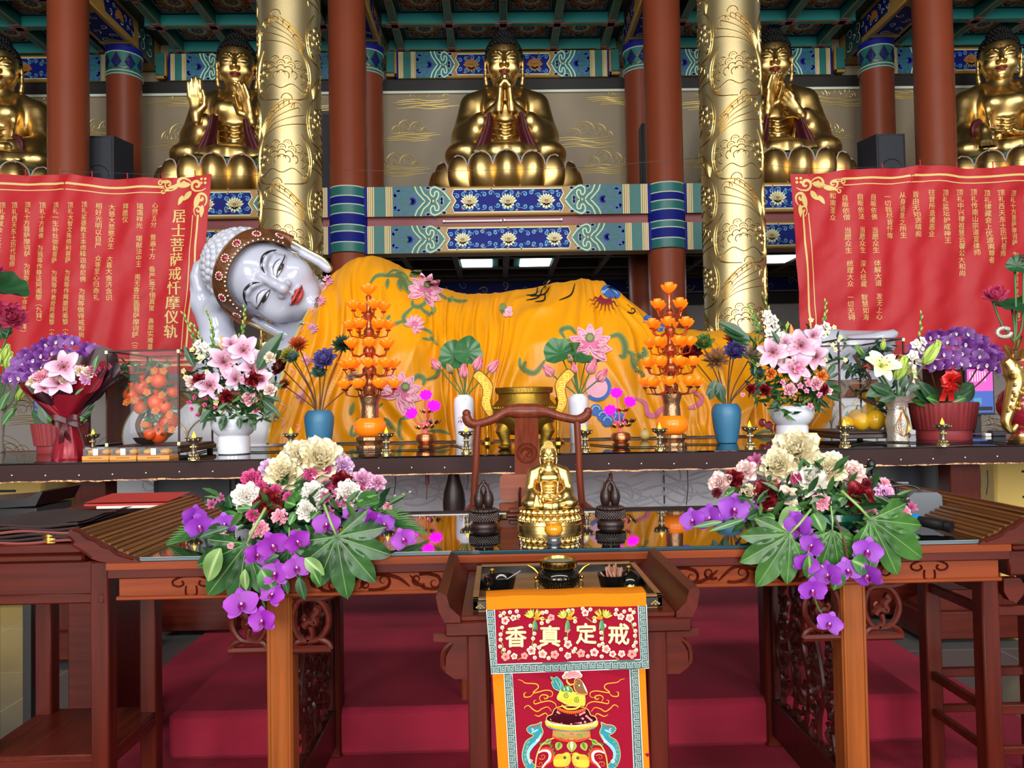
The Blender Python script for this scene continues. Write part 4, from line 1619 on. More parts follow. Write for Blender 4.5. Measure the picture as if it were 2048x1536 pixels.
mb = MB()
N = len(band) - 1
mb.grid(lambda u, v: band_pt(round(u * N), (v - .5) * .24 + .05, .035 * math.sin(PI * min(1, max(0, v))) ** .3), N, 8, 'headband')
for w in (-.07, .17):
 mb.tube([band_pt(k, w, .01) for k in range(N + 1)], .022, 'headband', 6)
mb.v = [xf(HM, v) for v in mb.v]
hb = mb.build('headband', bud, angle=180)
hb['label'] = 'carved bronze headband set with jewels and beads'
for k in range(6, N - 5, 8):
 mb = MB()
 c = band_pt(k, .06, .05)
 d = V((c.x * .9, c.y - .1, (c.z - .33) * .8))
 mb.lathe([(.001, -.01), (.06, -.01), (.07, .01), (.05, .03), (.001, .045)], 'jewel', (0, 0, 0), 12, frame(c, d))
 for q in range(10):
  e = frame(c, d) @ V((.075 * math.cos(q * .628), .075 * math.sin(q * .628), .01))
  mb.ell(e, .018, 'bead', 6, 4)
 mb.v = [xf(HM, v) for v in mb.v]
 mb.build('jewel', hb)
mb = MB()
for k in range(4, N - 3, 2):
 mb.ell(band_pt(k, -.05, .05), .02, 'bead', 6, 5)
mb.v = [xf(HM, v) for v in mb.v]
mb.build('bead_row', hb)
for s in (-1, 1):                                                        # gilded ear rims
 mb = MB().tube([xf(HM, [q])[0] for q in spline([(s * .90, .0, .24), (s * .94, .2, .1), (s * .93, .18, -.3), (s * .92, .04, -.7), (s * .82, -.08, -.9)], 6)], .02, 'gold_pale', 8)
 mb.build('ear_rim', bud)

# raised arm, hand, shoulder and feet
S = Sculpt(P(330, 900, 5.75), P(700, 500, 5.75) + V((0, 1.1, 0.1)), .022)


def W(px, py, Y, dy=0):
 return tuple(P(px, py, Y) + V((0, dy, 0)))


k1 = pxm(6.15)
S.chain([W(455, 800, 6.3), W(440, 700, 6.3), W(430, 640, 6.3)], [.22, .145, .125], .1)
S.chain([W(430, 640, 6.3), W(406, 600, 6.3), W(398, 570, 6.3)], [.125, .11, .09], .06)
for i in range(4):
 o = .0 + .10 * i
 S.chain([W(402, 580, 6.22, o), W(394 + i, 555, 6.22, o), W(398 + 2 * i, 535 - i, 6.22, o), W(411 + 2 * i, 519 + 2 * i, 6.22, o)], [.06, .055, .05, .036], .02)
S.chain([W(425, 615, 6.2), W(436, 600, 6.15), W(442, 585, 6.12), W(446, 575, 6.12)], [.07, .055, .045, .035], .03)
S.ell(W(470, 800, 6.35), (.46, .34, .34), .12)                           # sleeve
S.ell(W(560, 790, 6.4), (.5, .4, .36), .15)
S.ell(W(640, 700, 6.55), (.36, .34, .42), .15)                           # shoulder
S.cap(W(590, 630, 6.35), W(640, 680, 6.5), .20, .30, .1)
for k in range(5):
 S.chain([W(420 + 26 * k, 720 + 4 * k, 6.02), W(400 + 36 * k, 780, 5.98), W(390 + 46 * k, 850, 5.98)], [.02, .03, .025], .03)
v, f = S.out()
MB().add(smooth_mesh(v, f, 2), f, 'marble').build('arm_and_shoulder', bud, angle=180)
S = Sculpt(P(1480, 880, 5.9), P(1850, 630, 5.9) + V((0, .9, 0)), .026)
S.chain([W(1500, 760, 6.3), W(1640, 705, 6.3), W(1760, 690, 6.3)], [.34, .19, .12], .1)
for i in range(5):
 S.chain([W(1700, 690, 6.12, .1 * i), W(1765, 676, 6.1, .1 * i), W(1786, 668, 6.1, .1 * i)], [.08, .055, .045], .03)
S.chain([W(1600, 800, 6.2), W(1700, 790, 6.2), W(1780, 780, 6.2)], [.25, .2, .15], .1)
v, f = S.out()
MB().add(smooth_mesh(v, f, 2), f, 'marble').build('feet', bud, angle=180)

# marble plinth carrying the Buddha
pl = thing('plinth', 'carved white marble plinth under the reclining Buddha', 'plinth', (0, 5.62, 0))
MB().box(-3.28, 3.28, 5.70, 7.05, 0, 1.06, 'marble_rough', .01).box(-3.31, 3.31, 5.62, 7.08, 0, .12, 'marble_rough', .015).box(-3.31, 3.31, 5.64, 7.07, .9, 1.06, 'marble_rough', .02).build('body', pl)
p = Paint(lambda u, v, h: (u, 5.70 - h, v), .002)
for i in range(90):
 cx, cz = rnd.uniform(-3.0, 3.0), rnd.uniform(.2, .82)
 a = rnd.uniform(-.4, .4)
 p.curl(cx, cz, rnd.uniform(.05, .12), a, 'marble_rough', .02, 1, flip=rnd.choice((-1, 1)), relief=.008)
 p.stroke(spline([(cx - .3, cz), (cx - .1, cz + .05), (cx + .1, cz - .03), (cx + .3, cz + .02)], 5), .016, 'marble_rough', 1, .007, taper=1)
for x in np.arange(-3.2, 3.3, 1.06):
 p.stroke([(x, .13), (x, .9)], .012, 'slate', 1)
p.build('wave_relief', pl)
p = Paint(lambda u, v, h: (u, 5.64 - h, v), .002)
for i in range(41):
 x = -3.2 + .16 * i
 for r in (.07, .045):
  p.stroke([(x - r, 1.04)] + arcpts(x, .97, r, PI, 2 * PI, 8) + [(x + r, 1.04)], .012, 'marble_rough', 1, .008)
p.build('petal_relief', pl)
bs = MB()
for row, (z0, hgt, yy) in enumerate(((1.06, .30, 5.78), (1.06, .2, 5.70))):
 for i in range(17):
  x = -2.80 + .34 * i + .17 * row
  bs.grid(lambda a, b: (x + (b - .5) * .34 * math.sin(PI * (.35 + .6 * a)) ** .7, yy - .07 * math.sin(PI * (.2 + .7 * a)) * (1 - (2 * b - 1) ** 2), z0 + hgt * a), 8, 8, 'marble_rough')
  bs.tube([(x + s_ * .17 * math.sin(PI * (.35 + .6 * a)) ** .7, yy - .004, z0 + hgt * a) for s_, a in [(-1, k / 8) for k in range(9)] + [(1, 1 - k / 8) for k in range(9)]], .006, 'gold_pale', 5)
bs.box(-2.9, 2.95, 5.8, 7.0, 1.06, 1.32, 'marble_rough', .02)
bs.build('lotus_border', pl)
MB().box(-2.75, 2.75, 5.86, 6.9, 1.32, 1.46, 'headband', .01).build('bed_rail', pl)['label'] = 'carved brown bed rail'

# ------------------------------------------------------------------ yellow embroidered robe cloth
TOP = [(0, 650, 585), (.03, 662, 552), (.07, 690, 528), (.1, 715, 515), (.14, 745, 511), (.18, 780, 521), (.23, 830, 545), (.28, 880, 575), (.33, 930, 588), (.38, 985, 587), (.45, 1050, 578), (.51, 1110, 566), (.57, 1170, 557), (.6, 1205, 563), (.64, 1240, 585), (.69, 1290, 627), (.73, 1335, 654), (.8, 1410, 662), (.86, 1480, 662), (.92, 1560, 678), (.97, 1620, 705), (1., 1650, 745)]
TU = [a[0] for a in TOP]
YT, YBT = 6.35, 5.54


def cloth_pt(u, t):
 px = float(np.interp(u, TU, [a[1] for a in TOP]))
 py = float(np.interp(u, TU, [a[2] for a in TOP]))
 A = P(px, py, YT)
 B = P(537 + 1103 * float(np.interp(u, (0, .1, .2, .3, .45, .57, .65, .8, 1), (0, .16, .29, .36, .41, .57, .73, .87, 1))), 889, YBT)
 tt = max(0., t)
 y = YT + (YBT - YT) * (1 - (1 - tt) ** 2.1)
 z = A.z + (1.068 - A.z) * tt ** 1.22
 x = A.x + (B.x - A.x) * tt ** 1.1
 if t < 0:
  y, z = YT - t * .9, A.z - (abs(t) * 1.6) ** 1.6 * .5
 nz = noise.noise(V((u * 5, t * 1.4, .3)))
 sw = .55 * math.exp(-((u - .36) / .13) ** 2)
 ph = u * 125 + nz * 9
 nz2 = noise.noise(V((u * 14, t * 2.5, 2.3)))
 amp = (.014 + .042 * tt ** .8) * (.5 + 1.3 * abs(noise.noise(V((u * 11, t * 1.1, 5)))))
 amp *= 1 - .5 * sw
 d = amp * (1.1 - 2.2 * abs(math.sin(ph * .5 + .6 * nz2)) ** .8 + .6 * (1 - 2 * abs(math.sin(ph * .93 + 5 * nz2 + 2))) + .6 * nz2)
 d += sw * .024 * math.sin(tt * 15 + 26 * (u - .36) ** 2 * 8 + nz * 4) * (tt < .75) * math.sin(PI * min(1, tt / .75))
 edge = max(0, tt - .93) / .07
 d = d + edge * .03
 return V((x + .3 * d, y - d - .012, z + .25 * d * (1 - tt)))


NU, NT = 420, 90
mb = MB().grid(lambda a, b: cloth_pt(a, -.25 + 1.25 * b), NU, NT, 'satin_yellow')
CV, CF = np.concatenate(mb.v), list(mb.f)
clo = thing('robe_cloth', 'yellow satin robe cloth with embroidered lotus flowers draped over the reclining Buddha', 'cloth', (0, YBT, 1.068))
mb.build('fabric', clo, angle=180)
PP = PixProj(CV, CF, 5.9)
p = Paint(PP, .004)


def vine(pts, w=9, curlend=True):
 q = spline([(x, -y) for x, y in pts], 6)
 w *= 1.35
 p.stroke(q, w, 'emb_sage', 1, taper=1)
 p.stroke(q, w * .5, 'emb_moss', 2, taper=1)


def emb_lotus(cx, cy, s, ang=PI / 2, pod=True):
 for row, (L, k, sp, wd) in enumerate(((1, 9, 4.6, .5), (.82, 7, 3.8, .5), (.6, 5, 3.0, .48))):
  for i in range(k):
   a = ang + (i / (k - 1) - .5) * sp
   p.petal2(cx, -cy, L * s, wd * s, a, 'emb_pale', 3 + row * 3, s * .3)
   p.petal2(cx, -cy, L * s * .86, wd * s * .66, a, 'emb_pink', 4 + row * 3, s * .3, r0=.04 * s)
   p.petal2(cx, -cy, L * s * .55, wd * s * .34, a, 'emb_pale', 5 + row * 3, s * .3, r0=.3 * s)
 if pod:
  c, sn = math.cos(ang), math.sin(ang)
  p.disc(cx + c * .38 * s, -cy + sn * .38 * s, .2 * s, 'emb_moss', 13, 12)
  p.disc(cx + c * .38 * s, -cy + sn * .38 * s, .13 * s, 'emb_sage', 14, 10)


emb_lotus(850, 582, 38, 1.2)
emb_lotus(829, 649, 21, .8, False)
emb_lotus(800, 787, 46, .9)
emb_lotus(1180, 692, 46, PI / 2)
for pts, w in (([(738, 570), (752, 552), (775, 550), (800, 553), (832, 571)], 7), ([(775, 548), (790, 540), (812, 552), (820, 570), (845, 575)], 5),
      ([(825, 600), (826, 610), (838, 613), (850, 605), (848, 596)], 8), ([(838, 612), (858, 628), (868, 618), (862, 612)], 8), ([(828, 612), (808, 632), (812, 648), (822, 652)], 8), ([(810, 640), (785, 648), (775, 640), (780, 630)], 8),
      ([(842, 655), (862, 665), (862, 678), (845, 676)], 7), ([(860, 672), (875, 690)], 5), ([(878, 587), (900, 600), (905, 592)], 7), ([(895, 596), (920, 602), (935, 600)], 6),
      ([(818, 768), (835, 752), (848, 758), (846, 770)], 9), ([(850, 760), (872, 752), (875, 738), (862, 735)], 8), ([(765, 806), (740, 830), (722, 860), (703, 870), (705, 850)], 8), ([(812, 812), (822, 830), (800, 838)], 8), ([(800, 838), (798, 870), (806, 880)], 7), ([(855, 862), (880, 862), (900, 868)], 6),
      ([(1145, 680), (1120, 684), (1108, 700)], 8), ([(1215, 675), (1238, 670), (1250, 690), (1248, 712), (1238, 710)], 11), ([(1250, 700), (1275, 712), (1290, 708), (1286, 694)], 11), ([(1262, 710), (1270, 735), (1290, 752)], 9), ([(1090, 720), (1070, 745), (1048, 738), (1052, 722)], 9), ([(1050, 745), (1040, 730), (1040, 715)], 6), ([(1130, 676), (1122, 660), (1140, 655), (1152, 668)], 8), ([(1100, 560), (1080, 582), (1060, 590)], 2)):
 vine(pts, w)
for (x, y, L, W_, a) in ((800, 556, 26, 16, -1.5), (806, 556, 34, 15, -1.2), (776, 556, 22, 9, -1.7), (818, 552, 28, 14, .4), (790, 548, 20, 9, .2), (1266, 715, 20, 11, -1.0), (715, 835, 34, 14, -1.4), (768, 835, 36, 14, -.9), (700, 830, 28, 10, 1.3), (1010, 625, 14, 10, 2.6)):
 p.petal2(x, -y, L, W_, a, 'emb_sage', 3, 6)
 p.petal2(x, -y, L * .85, W_ * .6, a, 'emb_moss', 4, 6)
for dx, dy in ((0, 0), (5, 5), (-3, 6), (4, -4)):
 p.disc(1015 + dx, -(622 + dy), 6, 'emb_pale', 4)
p.disc(1006, -613, 7, 'emb_sage', 3)
# blue bird, dark plumes, cloud, ribbons
p.fill([(x, -y) for x, y in spline([(1202, 582), (1210, 570), (1226, 574), (1240, 586), (1236, 596), (1214, 594)], 5, True)], 'emb_blue', 3, 6)
p.stroke([(x, -y) for x, y in spline([(1206, 586), (1220, 576), (1236, 588)], 5)], 3, 'emb_sky', 4)
p.disc(1206, -584, 3, 'label_white', 5)
p.disc(1206, -584, 1.5, 'ink', 6)
for i in range(8):
 a = PI + .3 + i * .3
 pts = [(1212 + (10 + 6 * k) * math.cos(a), -(590) + (10 + 6 * k) * math.sin(a) + 2.5 * (-1) ** k) for k in range(6)]
 p.stroke(spline(pts, 4), 4, 'emb_wine', 4, taper=2)
for i, (a, b) in enumerate((((1150, 566), (1118, 600)), ((1100, 572), (1060, 592)), ((1085, 576), (1052, 600)), ((1090, 585), (1070, 603)), ((1075, 574), (1052, 590)))):
 p.stroke([(x, -y) for x, y in spline([a, ((a[0] + b[0]) / 2 + 8, (a[1] + b[1]) / 2 + 6), b], 6)], 3.2, 'ink', 3, taper=1)
p.curl(1265, -620, 6, 0, 'ink', 3, 3)
p.stroke([(1255, -608), (1275, -622), (1290, -640)], 4, 'ink', 3, taper=1)
for i in range(3):
 p.disc(1296 + 12 * i, -(638 + 8 * i), 9, 'emb_blue', 3)
 p.curl(1296 + 12 * i, -(638 + 8 * i), 6, i, 'emb_sky', 2, 4)
for (x, y) in ((1192, 820), (1206, 832), (1224, 828), (1238, 836), (1215, 842)):
 p.disc(x, -y, 12, 'emb_blue', 3, 14)
 p.stroke(arcpts(x, -y, 8, 0, PI, 8), 3, 'emb_sky', 4)
p.disc(1195, -775, 24, 'emb_pale', 3, 18)
p.stroke(arcpts(1195, -775, 24, -2.4, 1.4, 18), 7, 'emb_blue', 4)
p.stroke([(x, -y) for x, y in spline([(1268, 795), (1290, 806), (1296, 828), (1312, 830), (1322, 818), (1340, 812)], 6)], 10, 'emb_pink', 3, taper=1)
p.stroke([(x, -y) for x, y in spline([(1382, 780), (1404, 795), (1392, 812), (1376, 815)], 6)], 10, 'emb_pink', 3, taper=1)
for (x, y) in ((1538, 850), (1525, 845), (1548, 856)):
 p.disc(x, -y, 8, 'emb_wine', 3)
vine([(1510, 870), (1530, 862), (1560, 868)], 6)
# collar border along the left edge
for k in range(26):
 u0 = .012 + .012 * ((k * 7) % 3)
 t = .06 + .035 * k
 c = cloth_pt(.018 + .018 * math.sin(k * 1.3), t)
 d = c - CAM
 px = 1024 + FPX * d.dot(cr) / d.dot(cf)
 py = 768 - FPX * d.dot(cu) / d.dot(cf)
 if k % 5 == 1:
  emb_lotus(px, py, 12, .6, False)
 elif k % 5 == 3:
  p.petal2(px, -py, 12, 8, 2 + k, 'emb_moss', 3)
  p.petal2(px + 3, -py, 10, 6, 1 + k, 'emb_sky', 3)
 else:
  p.stroke(spline([(px - 6, -py + 8), (px + 4, -py + 2), (px - 3, -py - 8)], 4), 2, 'emb_pale', 2)
p.build('embroidery', clo)
for u in (.0,):
 q = MB().tube([cloth_pt(u, t / 40) + V((0, -.01, 0)) for t in range(0, 41)], .012, 'thread_gold', 6).build('piping', clo)

# ------------------------------------------------------------------ red banners with golden writing
def banner(name, lab, cor, cols, title, tl_corner, seed):
 TL, TR, BR, BL = cor
 D = 8.05
 root = thing(name, lab, 'banner', P((TL[0] + TR[0]) / 2, TL[1], D), 'red banners hung on the wire')

 def wv(px, py):
  q = .035 * noise.noise(V((px * .012, py * .004, seed))) + .018 * noise.noise(V((px * .03 + py * .02, py * .025, seed + 4)))
  return q + .012 * math.sin(px * .09 + py * .03 + 3 * noise.noise(V((px * .01, py * .01, seed))))

 def fn(px, my, h):
  py = -my
  c = P(px, py, D)
  return c + V((0, wv(px, py) - h, 0))

 def bil(u, v):
  a = (TL[0] + (TR[0] - TL[0]) * u, TL[1] + (TR[1] - TL[1]) * u)
  b = (BL[0] + (BR[0] - BL[0]) * u, BL[1] + (BR[1] - BL[1]) * u)
  px, py = a[0] + (b[0] - a[0]) * v, a[1] + (b[1] - a[1]) * v
  py += (4 * math.sin(u * 9 + seed) + 2 * math.sin(u * 23)) * (v < .5 and 1 - 2 * v or 0)
  return px, py
 MB().grid(lambda u, v: fn(bil(u, v)[0], -bil(u, v)[1], 0), 110, 70, 'banner_red').grid(lambda u, v: V(fn(bil(u, v)[0], -bil(u, v)[1], 0)) + V((0, .006, 0)), 60, 40, 'banner_red').build('fabric', root, angle=180)
 p = Paint(fn, .003)
 sx = 1 if tl_corner == 'R' else -1         # which top corner shows

 def inset(du, dv):
  q = bil(du, dv)
  return (q[0], -q[1])
 e = lambda k, n=30: [inset(i / n, k) for i in range(n + 1)]
 c0 = 1 if tl_corner == 'R' else 0
 off = .17 if c0 else .17
 hu = [i / 40 for i in range(41)]
 L1 = [inset(u, .045) for u in hu if (u < 1 - off if c0 else u > off)]
 L2 = [inset(u, .075) for u in hu if (u < 1 - off if c0 else u > off)]
 p.stroke(L1, 4.2, 'banner_gold', 1)
 p.stroke(L2, 1.8, 'banner_gold', 1)
 eu = (.965, .945) if c0 else (.035, .055)
 p.stroke([inset(eu[0], v / 30) for v in range(6, 29)], 3.6, 'banner_gold', 1)
 p.stroke([inset(eu[1], v / 30) for v in range(6, 28)], 1.8, 'banner_gold', 1)
 p.stroke([inset(u, .955) for u in hu], 4, 'banner_gold', 1)
 p.stroke([inset(u, .93) for u in hu], 1.8, 'banner_gold', 1)
 cx, cy = bil(c0, 0)
 q = -1 if c0 else 1

 def C(dx, dy):
  return (cx + q * dx, -(cy + dy))
 for (dx, dy, r, a, fl, w) in ((30, 22, 12, 0, 1, 6), (58, 18, 11, .4, -1, 6), (86, 20, 9, 0, 1, 4), (20, 48, 10, 1.6, -1, 6), (104, 16, 6, .5, -1, 3), (26, 72, 8, 1.5, 1, 4), (98, 34, 6, 3.4, 1, 3)):
  x, y = C(dx, dy)
  p.curl(x, y, r, a if q > 0 else PI - a, 'banner_gold', w, 1, flip=fl * q, taper=1)
 for (dx, dy, L, W_, a) in ((42, 20, 34, 12, -.1), (66, 24, 30, 11, -.35), (24, 40, 32, 12, -1.3), (40, 34, 26, 12, -.8), (58, 42, 22, 9, -1.1), (80, 16, 26, 8, .1), (18, 62, 26, 9, -1.5)):
  x, y = C(dx, dy)
  p.petal2(x, y, L, W_, a if q > 0 else PI - a, 'banner_gold', 2)
 for k in range(4):
  x, y = C(12 + 8 * (k % 2), 10 + 8 * (k // 2))
  p.disc(x, y, 3, 'banner_gold', 2, 8)
 p.build('gold_border', root)
 lt = MB()
 for (x0, y0, x1, y1, txt) in cols + title:
  n = len(txt)
  pit = (y1 - y0) / n
  sz = pit * 1.0 if (x0, y0, x1, y1, txt) in title else min(pit, 13.6)
  for i, ch in enumerate(txt):
   if ch == ' ' or ch == '　':
    continue
   ch = {'（': '︵', '）': '︶'}.get(ch, ch)
   vs, fs = GL.setdefault(ch, glyphs(ch, 1.))
   x = x0 + (x1 - x0) * i / n
   y = y0 + pit * (i + .5)
   bw = sz * .04
   pts = [fn(x + (u - .5) * sz, -y + (v - .36) * sz, .005) for u, v in vs]
   lt.add([tuple(q) for q in pts], fs, 'banner_gold')
   if (x0, y0, x1, y1, txt) in title:
    pts = [fn(x + (u - .5) * sz + bw, -y + (v - .36) * sz, .0053) for u, v in vs]
    lt.add([tuple(q) for q in pts], fs, 'banner_gold')
 lt.build('golden_writing', root, smooth=False)
 for k in range(8):
  u = (k + .5) / 8
  c = V(fn(bil(u, 0)[0], -bil(u, 0)[1], .004))
  MB().tube([c + V((0, 0, -.02)), c + V((.004, 0, .02)), c + V((0, .0, .06))], .006, 'banner_red', 5).build('tie', root)
 return root


GL = {}
banner('red_banner', 'red cloth banner with title and columns of golden Chinese writing, west side', [(-120, 352), (424, 354), (388, 748), (-120, 748)],
    [(4, 404, -10, 540, '顶礼律藏会上优波离尊者'), (29, 404, 24, 535, '顶礼西天东土历代祖师'), (57, 404, 46, 672, '顶礼十方菩萨摩诃萨 为我等作同学伴侣（一拜）'), (84, 404, 76, 650, '顶礼十方诸佛 为我等作尊证阿阇黎（九拜）'), (112, 404, 104, 700, '顶礼一生补处弥勒菩萨 为我等作教授阿阇黎（十拜）'),
  (141, 404, 133, 700, '顶礼大智文殊师利菩萨 为我等作羯磨阿阇黎（十拜）'), (171, 404, 164, 676, '顶礼娑婆教主本师释迦牟尼佛 为我等做得戒和尚'), (199, 406, 194, 602, '相好光明以自严 众等至心归命礼'), (223, 408, 218, 602, '大慈大悲愍众生 大喜大舍济含识'), (251, 406, 250, 446, '拜愿仪'), (280, 406, 270, 728, '瑞霭祥光 堪献法中王 南无香云盖菩萨摩诃萨（三称）'), (309, 404, 300, 700, '心然五分 普遍十方 香严童子悟真常 鼻观实难量')],
    [(358, 418, 340, 678, '居士菩萨戒忏摩仪轨')], 'R', 1.5)
banner('red_banner', 'red cloth banner with columns of golden Chinese writing, east side', [(1580, 344), (2170, 326), (2170, 738), (1606, 738)],
    [(1664, 386, 1667, 442, '和南圣众'), (1691, 388, 1702, 642, '自皈依僧 当愿众生 统理大众 一切无碍'), (1719, 387, 1730, 642, '自皈依法 当愿众生 深入经藏 智慧如海'), (1747, 387, 1759, 640, '自皈依佛 当愿众生 体解大道 发无上心'), (1777, 386, 1780, 478, '一切我尽皆忏悔'), (1805, 384, 1808, 477, '从身语意之所生'), (1833, 381, 1836, 475, '皆由无始贪嗔痴'), (1862, 379, 1865, 474, '往昔所造诸恶业'), (1891, 379, 1895, 488, '顶礼监坛护戒神王'), (1920, 378, 1926, 553, '顶礼中兴律祖慧云馨公大和尚'), (1947, 378, 1954, 512, '顶礼传南山宗道宣律师'), (1974, 380, 1980, 528, '顶礼律藏会上优波离尊者'), (1999, 380, 2005, 514, '顶礼西天东土历代祖师'), (2026, 381, 2036, 650, '顶礼十方菩萨摩诃萨 为我等作同学伴侣（一拜）'), (2054, 380, 2060, 640, '顶礼十方诸佛 为我等作尊证阿阇黎（九拜）')],
    [], 'L', 7.5)

# ------------------------------------------------------------------ long offering table
ZT, YT0, YT1 = 1.06, 4.0, 5.5
tb = thing('offering_table', 'long dark offering table with black glass top before the reclining Buddha', 'table', (0, 4.7, 0))
MB().box(-4.3, 4.3, YT0 + .015, YT1, ZT - .05, ZT - .008, 'rosewood', .004).build('table_top', tb)
MB().box(-4.3, 4.3, YT0, 5.15, ZT - .008, ZT, 'glass_top', .002).build('glass_sheet', tb)['label'] = 'black mirror-like glass sheet'
mb = MB()


def fas(u, v):
 x = -4.3 + 8.6 * u
 rag = .008 * noise.noise(V((x * 6, 0, 1))) + .006 * noise.noise(V((x * 23, 0, 1)))
 return (x, YT0 - .004, ZT - .009 - (.083 + rag) * v)


mb.grid(fas, 300, 2, 'table_dark')
mb.box(-4.3, 4.3, YT0, YT0 + .02, ZT - .085, ZT - .009, 'table_dark', .002)
mb.build('apron', tb)
mb = MB()
for i in range(50):
 mb.ell((-4.2 + .17 * i, YT0 - .006, ZT - .062 + .004 * math.sin(i)), .004, 'bead', 8, 5)
mb.build('stud', tb)['kind'] = 'stuff'
mb = MB()
mb.grid(lambda u, v: (-4.3 + 8.6 * u, YT0 - .002 - .006 * v * abs(noise.noise(V((u * 60, 3, 1)))), ZT - .088 - .014 * v * (.6 + .8 * abs(noise.noise(V((u * 90, 1, 2)))))), 300, 2, 'bronze_pot')
mb.build('torn_edge', tb)
for sx in (-1, 1):
 for yy in (4.16, 5.2):
  c = sx * 2.36
  mb = MB()
  mb.box(c - .085, c + .085, yy, yy + .12, .17, ZT - .05, 'wood_v', .006)
  poly = [(-.27, .17), (.27, .17), (.27, .19), (.2, .22), (.16, .30), (.16, .38), (.12, .42), (-.12, .42), (-.16, .38), (-.16, .30), (-.2, .22), (-.27, .19)]
  mb.prism(poly, 'wood_v', lambda u, v, h: (c + u, yy - .02 + h, v), .16)
  mb.box(c - .29, c + .29, yy - .06, yy + .2, .02, .17, 'wood', .008)
  mb.build('leg', tb)
# dark cabinets under the table, behind the trestles
for (x0, x1, nm) in ((-2.2, -1.72, 'west'), (2.0, 2.45, 'east')):
 t = thing('slate_cabinet', f'dark slate cabinet under the offering table beside the {nm} trestle', 'cabinet', ((x0 + x1) / 2, 5.0, 0), 'cabinets under the offering table')
 MB().box(x0, x1, 4.55, 5.1, .03, .60, 'wood', .006).box(x0, x1, 4.55, 5.1, .6, .96, 'slate', .006).build('body', t)
 MB().box(x0 + .03, x1 - .03, 4.535, 4.55, .63, .93, 'slate', .004).build('door', t)
 MB().box(x0 + .02, x0 + .24, 4.52, 4.535, .70, .82, 'marble_rough', .003).build('notice', t)
for sx, nm in ((-1, 'west'), (1, 'east')):
 t = thing('yellow_pedestal', f'yellow stone pedestal with dark slots at the {nm} end of the plinth', 'pedestal', (sx * 3.66, 5.7, 0), 'yellow pedestals')
 x = sx * 3.66
 MB().box(x - .33, x + .33, 5.4, 6.1, 0, .95, 'stone_yellow', .02).build('block', t)
 for z in (.42, .6, .78, .9):
  MB().box(x - .14, x + .14, 5.39, 5.41, z - .008, z + .008, 'ink', .002).build('slot', t)
# thin wires and red knotted cords hanging below the table
for px_, y1, red in ((790, 990, 0), (678, 975, 0), (855, 1000, 1), (1222, 1000, 1), (1375, 1010, 0), (935, 980, 0), (1975, 990, 0), (1960, 1000, 0)):
 a, b = P(px_, 940, 4.25), P(px_ - 2, y1, 4.25)
 if red:
  t = thing('knotted_cord', f'red knotted cord hanging below the offering table {"west" if px_ < 1000 else "east"} of the chair', 'cord', a)
  MB().tube([a, b], .003, 'red_hanger', 5).build('string', t)
  m_ = a.lerp(b, .3)
  MB().box(m_.x - .01, m_.x + .01, m_.y - .01, m_.y + .01, m_.z - .03, m_.z + .03, 'red_hanger', .004).build('knot', t)
 else:
  tag(MB().tube([a, a.lerp(b, .5) + V((.006, 0, 0)), b], .003, 'cable', 5).build('hanging_cable'), 'thin black cable hanging below the offering table', 'cable', 'black cables below the table')
# ================================================================== CARPET, CHAIR, FRONT ALTAR TABLE, INCENSE TABLE
tag(MB().box(-1.92, 1.92, .6, 5.5, .0, .012, 'carpet', .004).build('carpet'), 'dark red carpet laid flat on the grey tiles under the altar tables', 'carpet')
tag(MB().box(-1.43, 1.43, 2.92, 3.98, .012, .19, 'carpet', .02).build('carpeted_platform'), 'low platform wrapped in dark red carpet, the chair standing on it', 'platform')

# ------------------------------------------------------------------ yoke-back chair on the platform
YC = 3.42
ch = thing('yoke_back_chair', 'rosewood yoke-back chair with carved round medallion on its splat, behind the altar table', 'chair', (-.055, YC, .19))


def cp(px, py, dy=0.):
 return tuple(P(px, py, YC) + V((0, dy, 0)))


rail = spline([(932, 829), (938, 842), (954, 847), (985, 838), (1012, 822), (1032, 818), (1053, 818), (1074, 818), (1094, 822), (1120, 832), (1150, 838), (1166, 834), (1177, 824)], 5)
tk = spline([(0, 9), (1, 10), (2, 8.5), (3, 8.5), (4, 10.5), (5, 15), (6, 16.5), (7, 15), (8, 10.5), (9, 8.5), (10, 8.5), (11, 10), (12, 9)], 5)
mb = MB()
mb.tube([cp(x, y + (r[1] - 7) * .6, .02 * math.cos((x - 1054) / 60)) for (x, y), r in zip(rail, tk)], [r[1] * pxm(YC) for r in tk], 'rosewood', 12, up=(0, 1, 0), flat=.8)
mb.ell(cp(933, 827), 8.5 * pxm(YC), 'rosewood').ell(cp(1176, 823), 8.5 * pxm(YC), 'rosewood')
mb.build('yoke_rail', ch, angle=180)
for pts in (((956, 842), (953, 900), (950, 960), (947, 1010)), ((1154, 840), (1157, 900), (1160, 960), (1164, 1008))):
 a = [V(cp(x, y)) for x, y in spline(pts, 5)]
 a.append(V((a[-1].x, YC - .0, .19)))
 MB().tube(a, [.0155] * (len(a) - 1) + [.019], 'rosewood', 12).build('back_post', ch)
mb = MB()
cx, zt, zb2 = cp(1053, 847)[0], cp(1053, 836)[2], .64
mb.grid(lambda u, v: (cx + (u - .5) * (.103 + .02 * v), YC + .03 * math.sin(PI * v * 1.3) - .006, zt + (zb2 - zt) * v), 4, 20, 'rosewood')
mb.grid(lambda u, v: (cx + (u - .5) * (.103 + .02 * v), YC + .03 * math.sin(PI * v * 1.3) + .008, zt + (zb2 - zt) * v), 4, 20, 'rosewood')
mb.build('splat', ch)
sp_ = lambda z: YC + .03 * math.sin(PI * (z - zt) / (zb2 - zt) * 1.3) - .006
mc = P(1054, 906, YC)
p = Paint(lambda u, v, h: (mc.x + u, sp_(mc.z + v) - h, mc.z + v), .001)
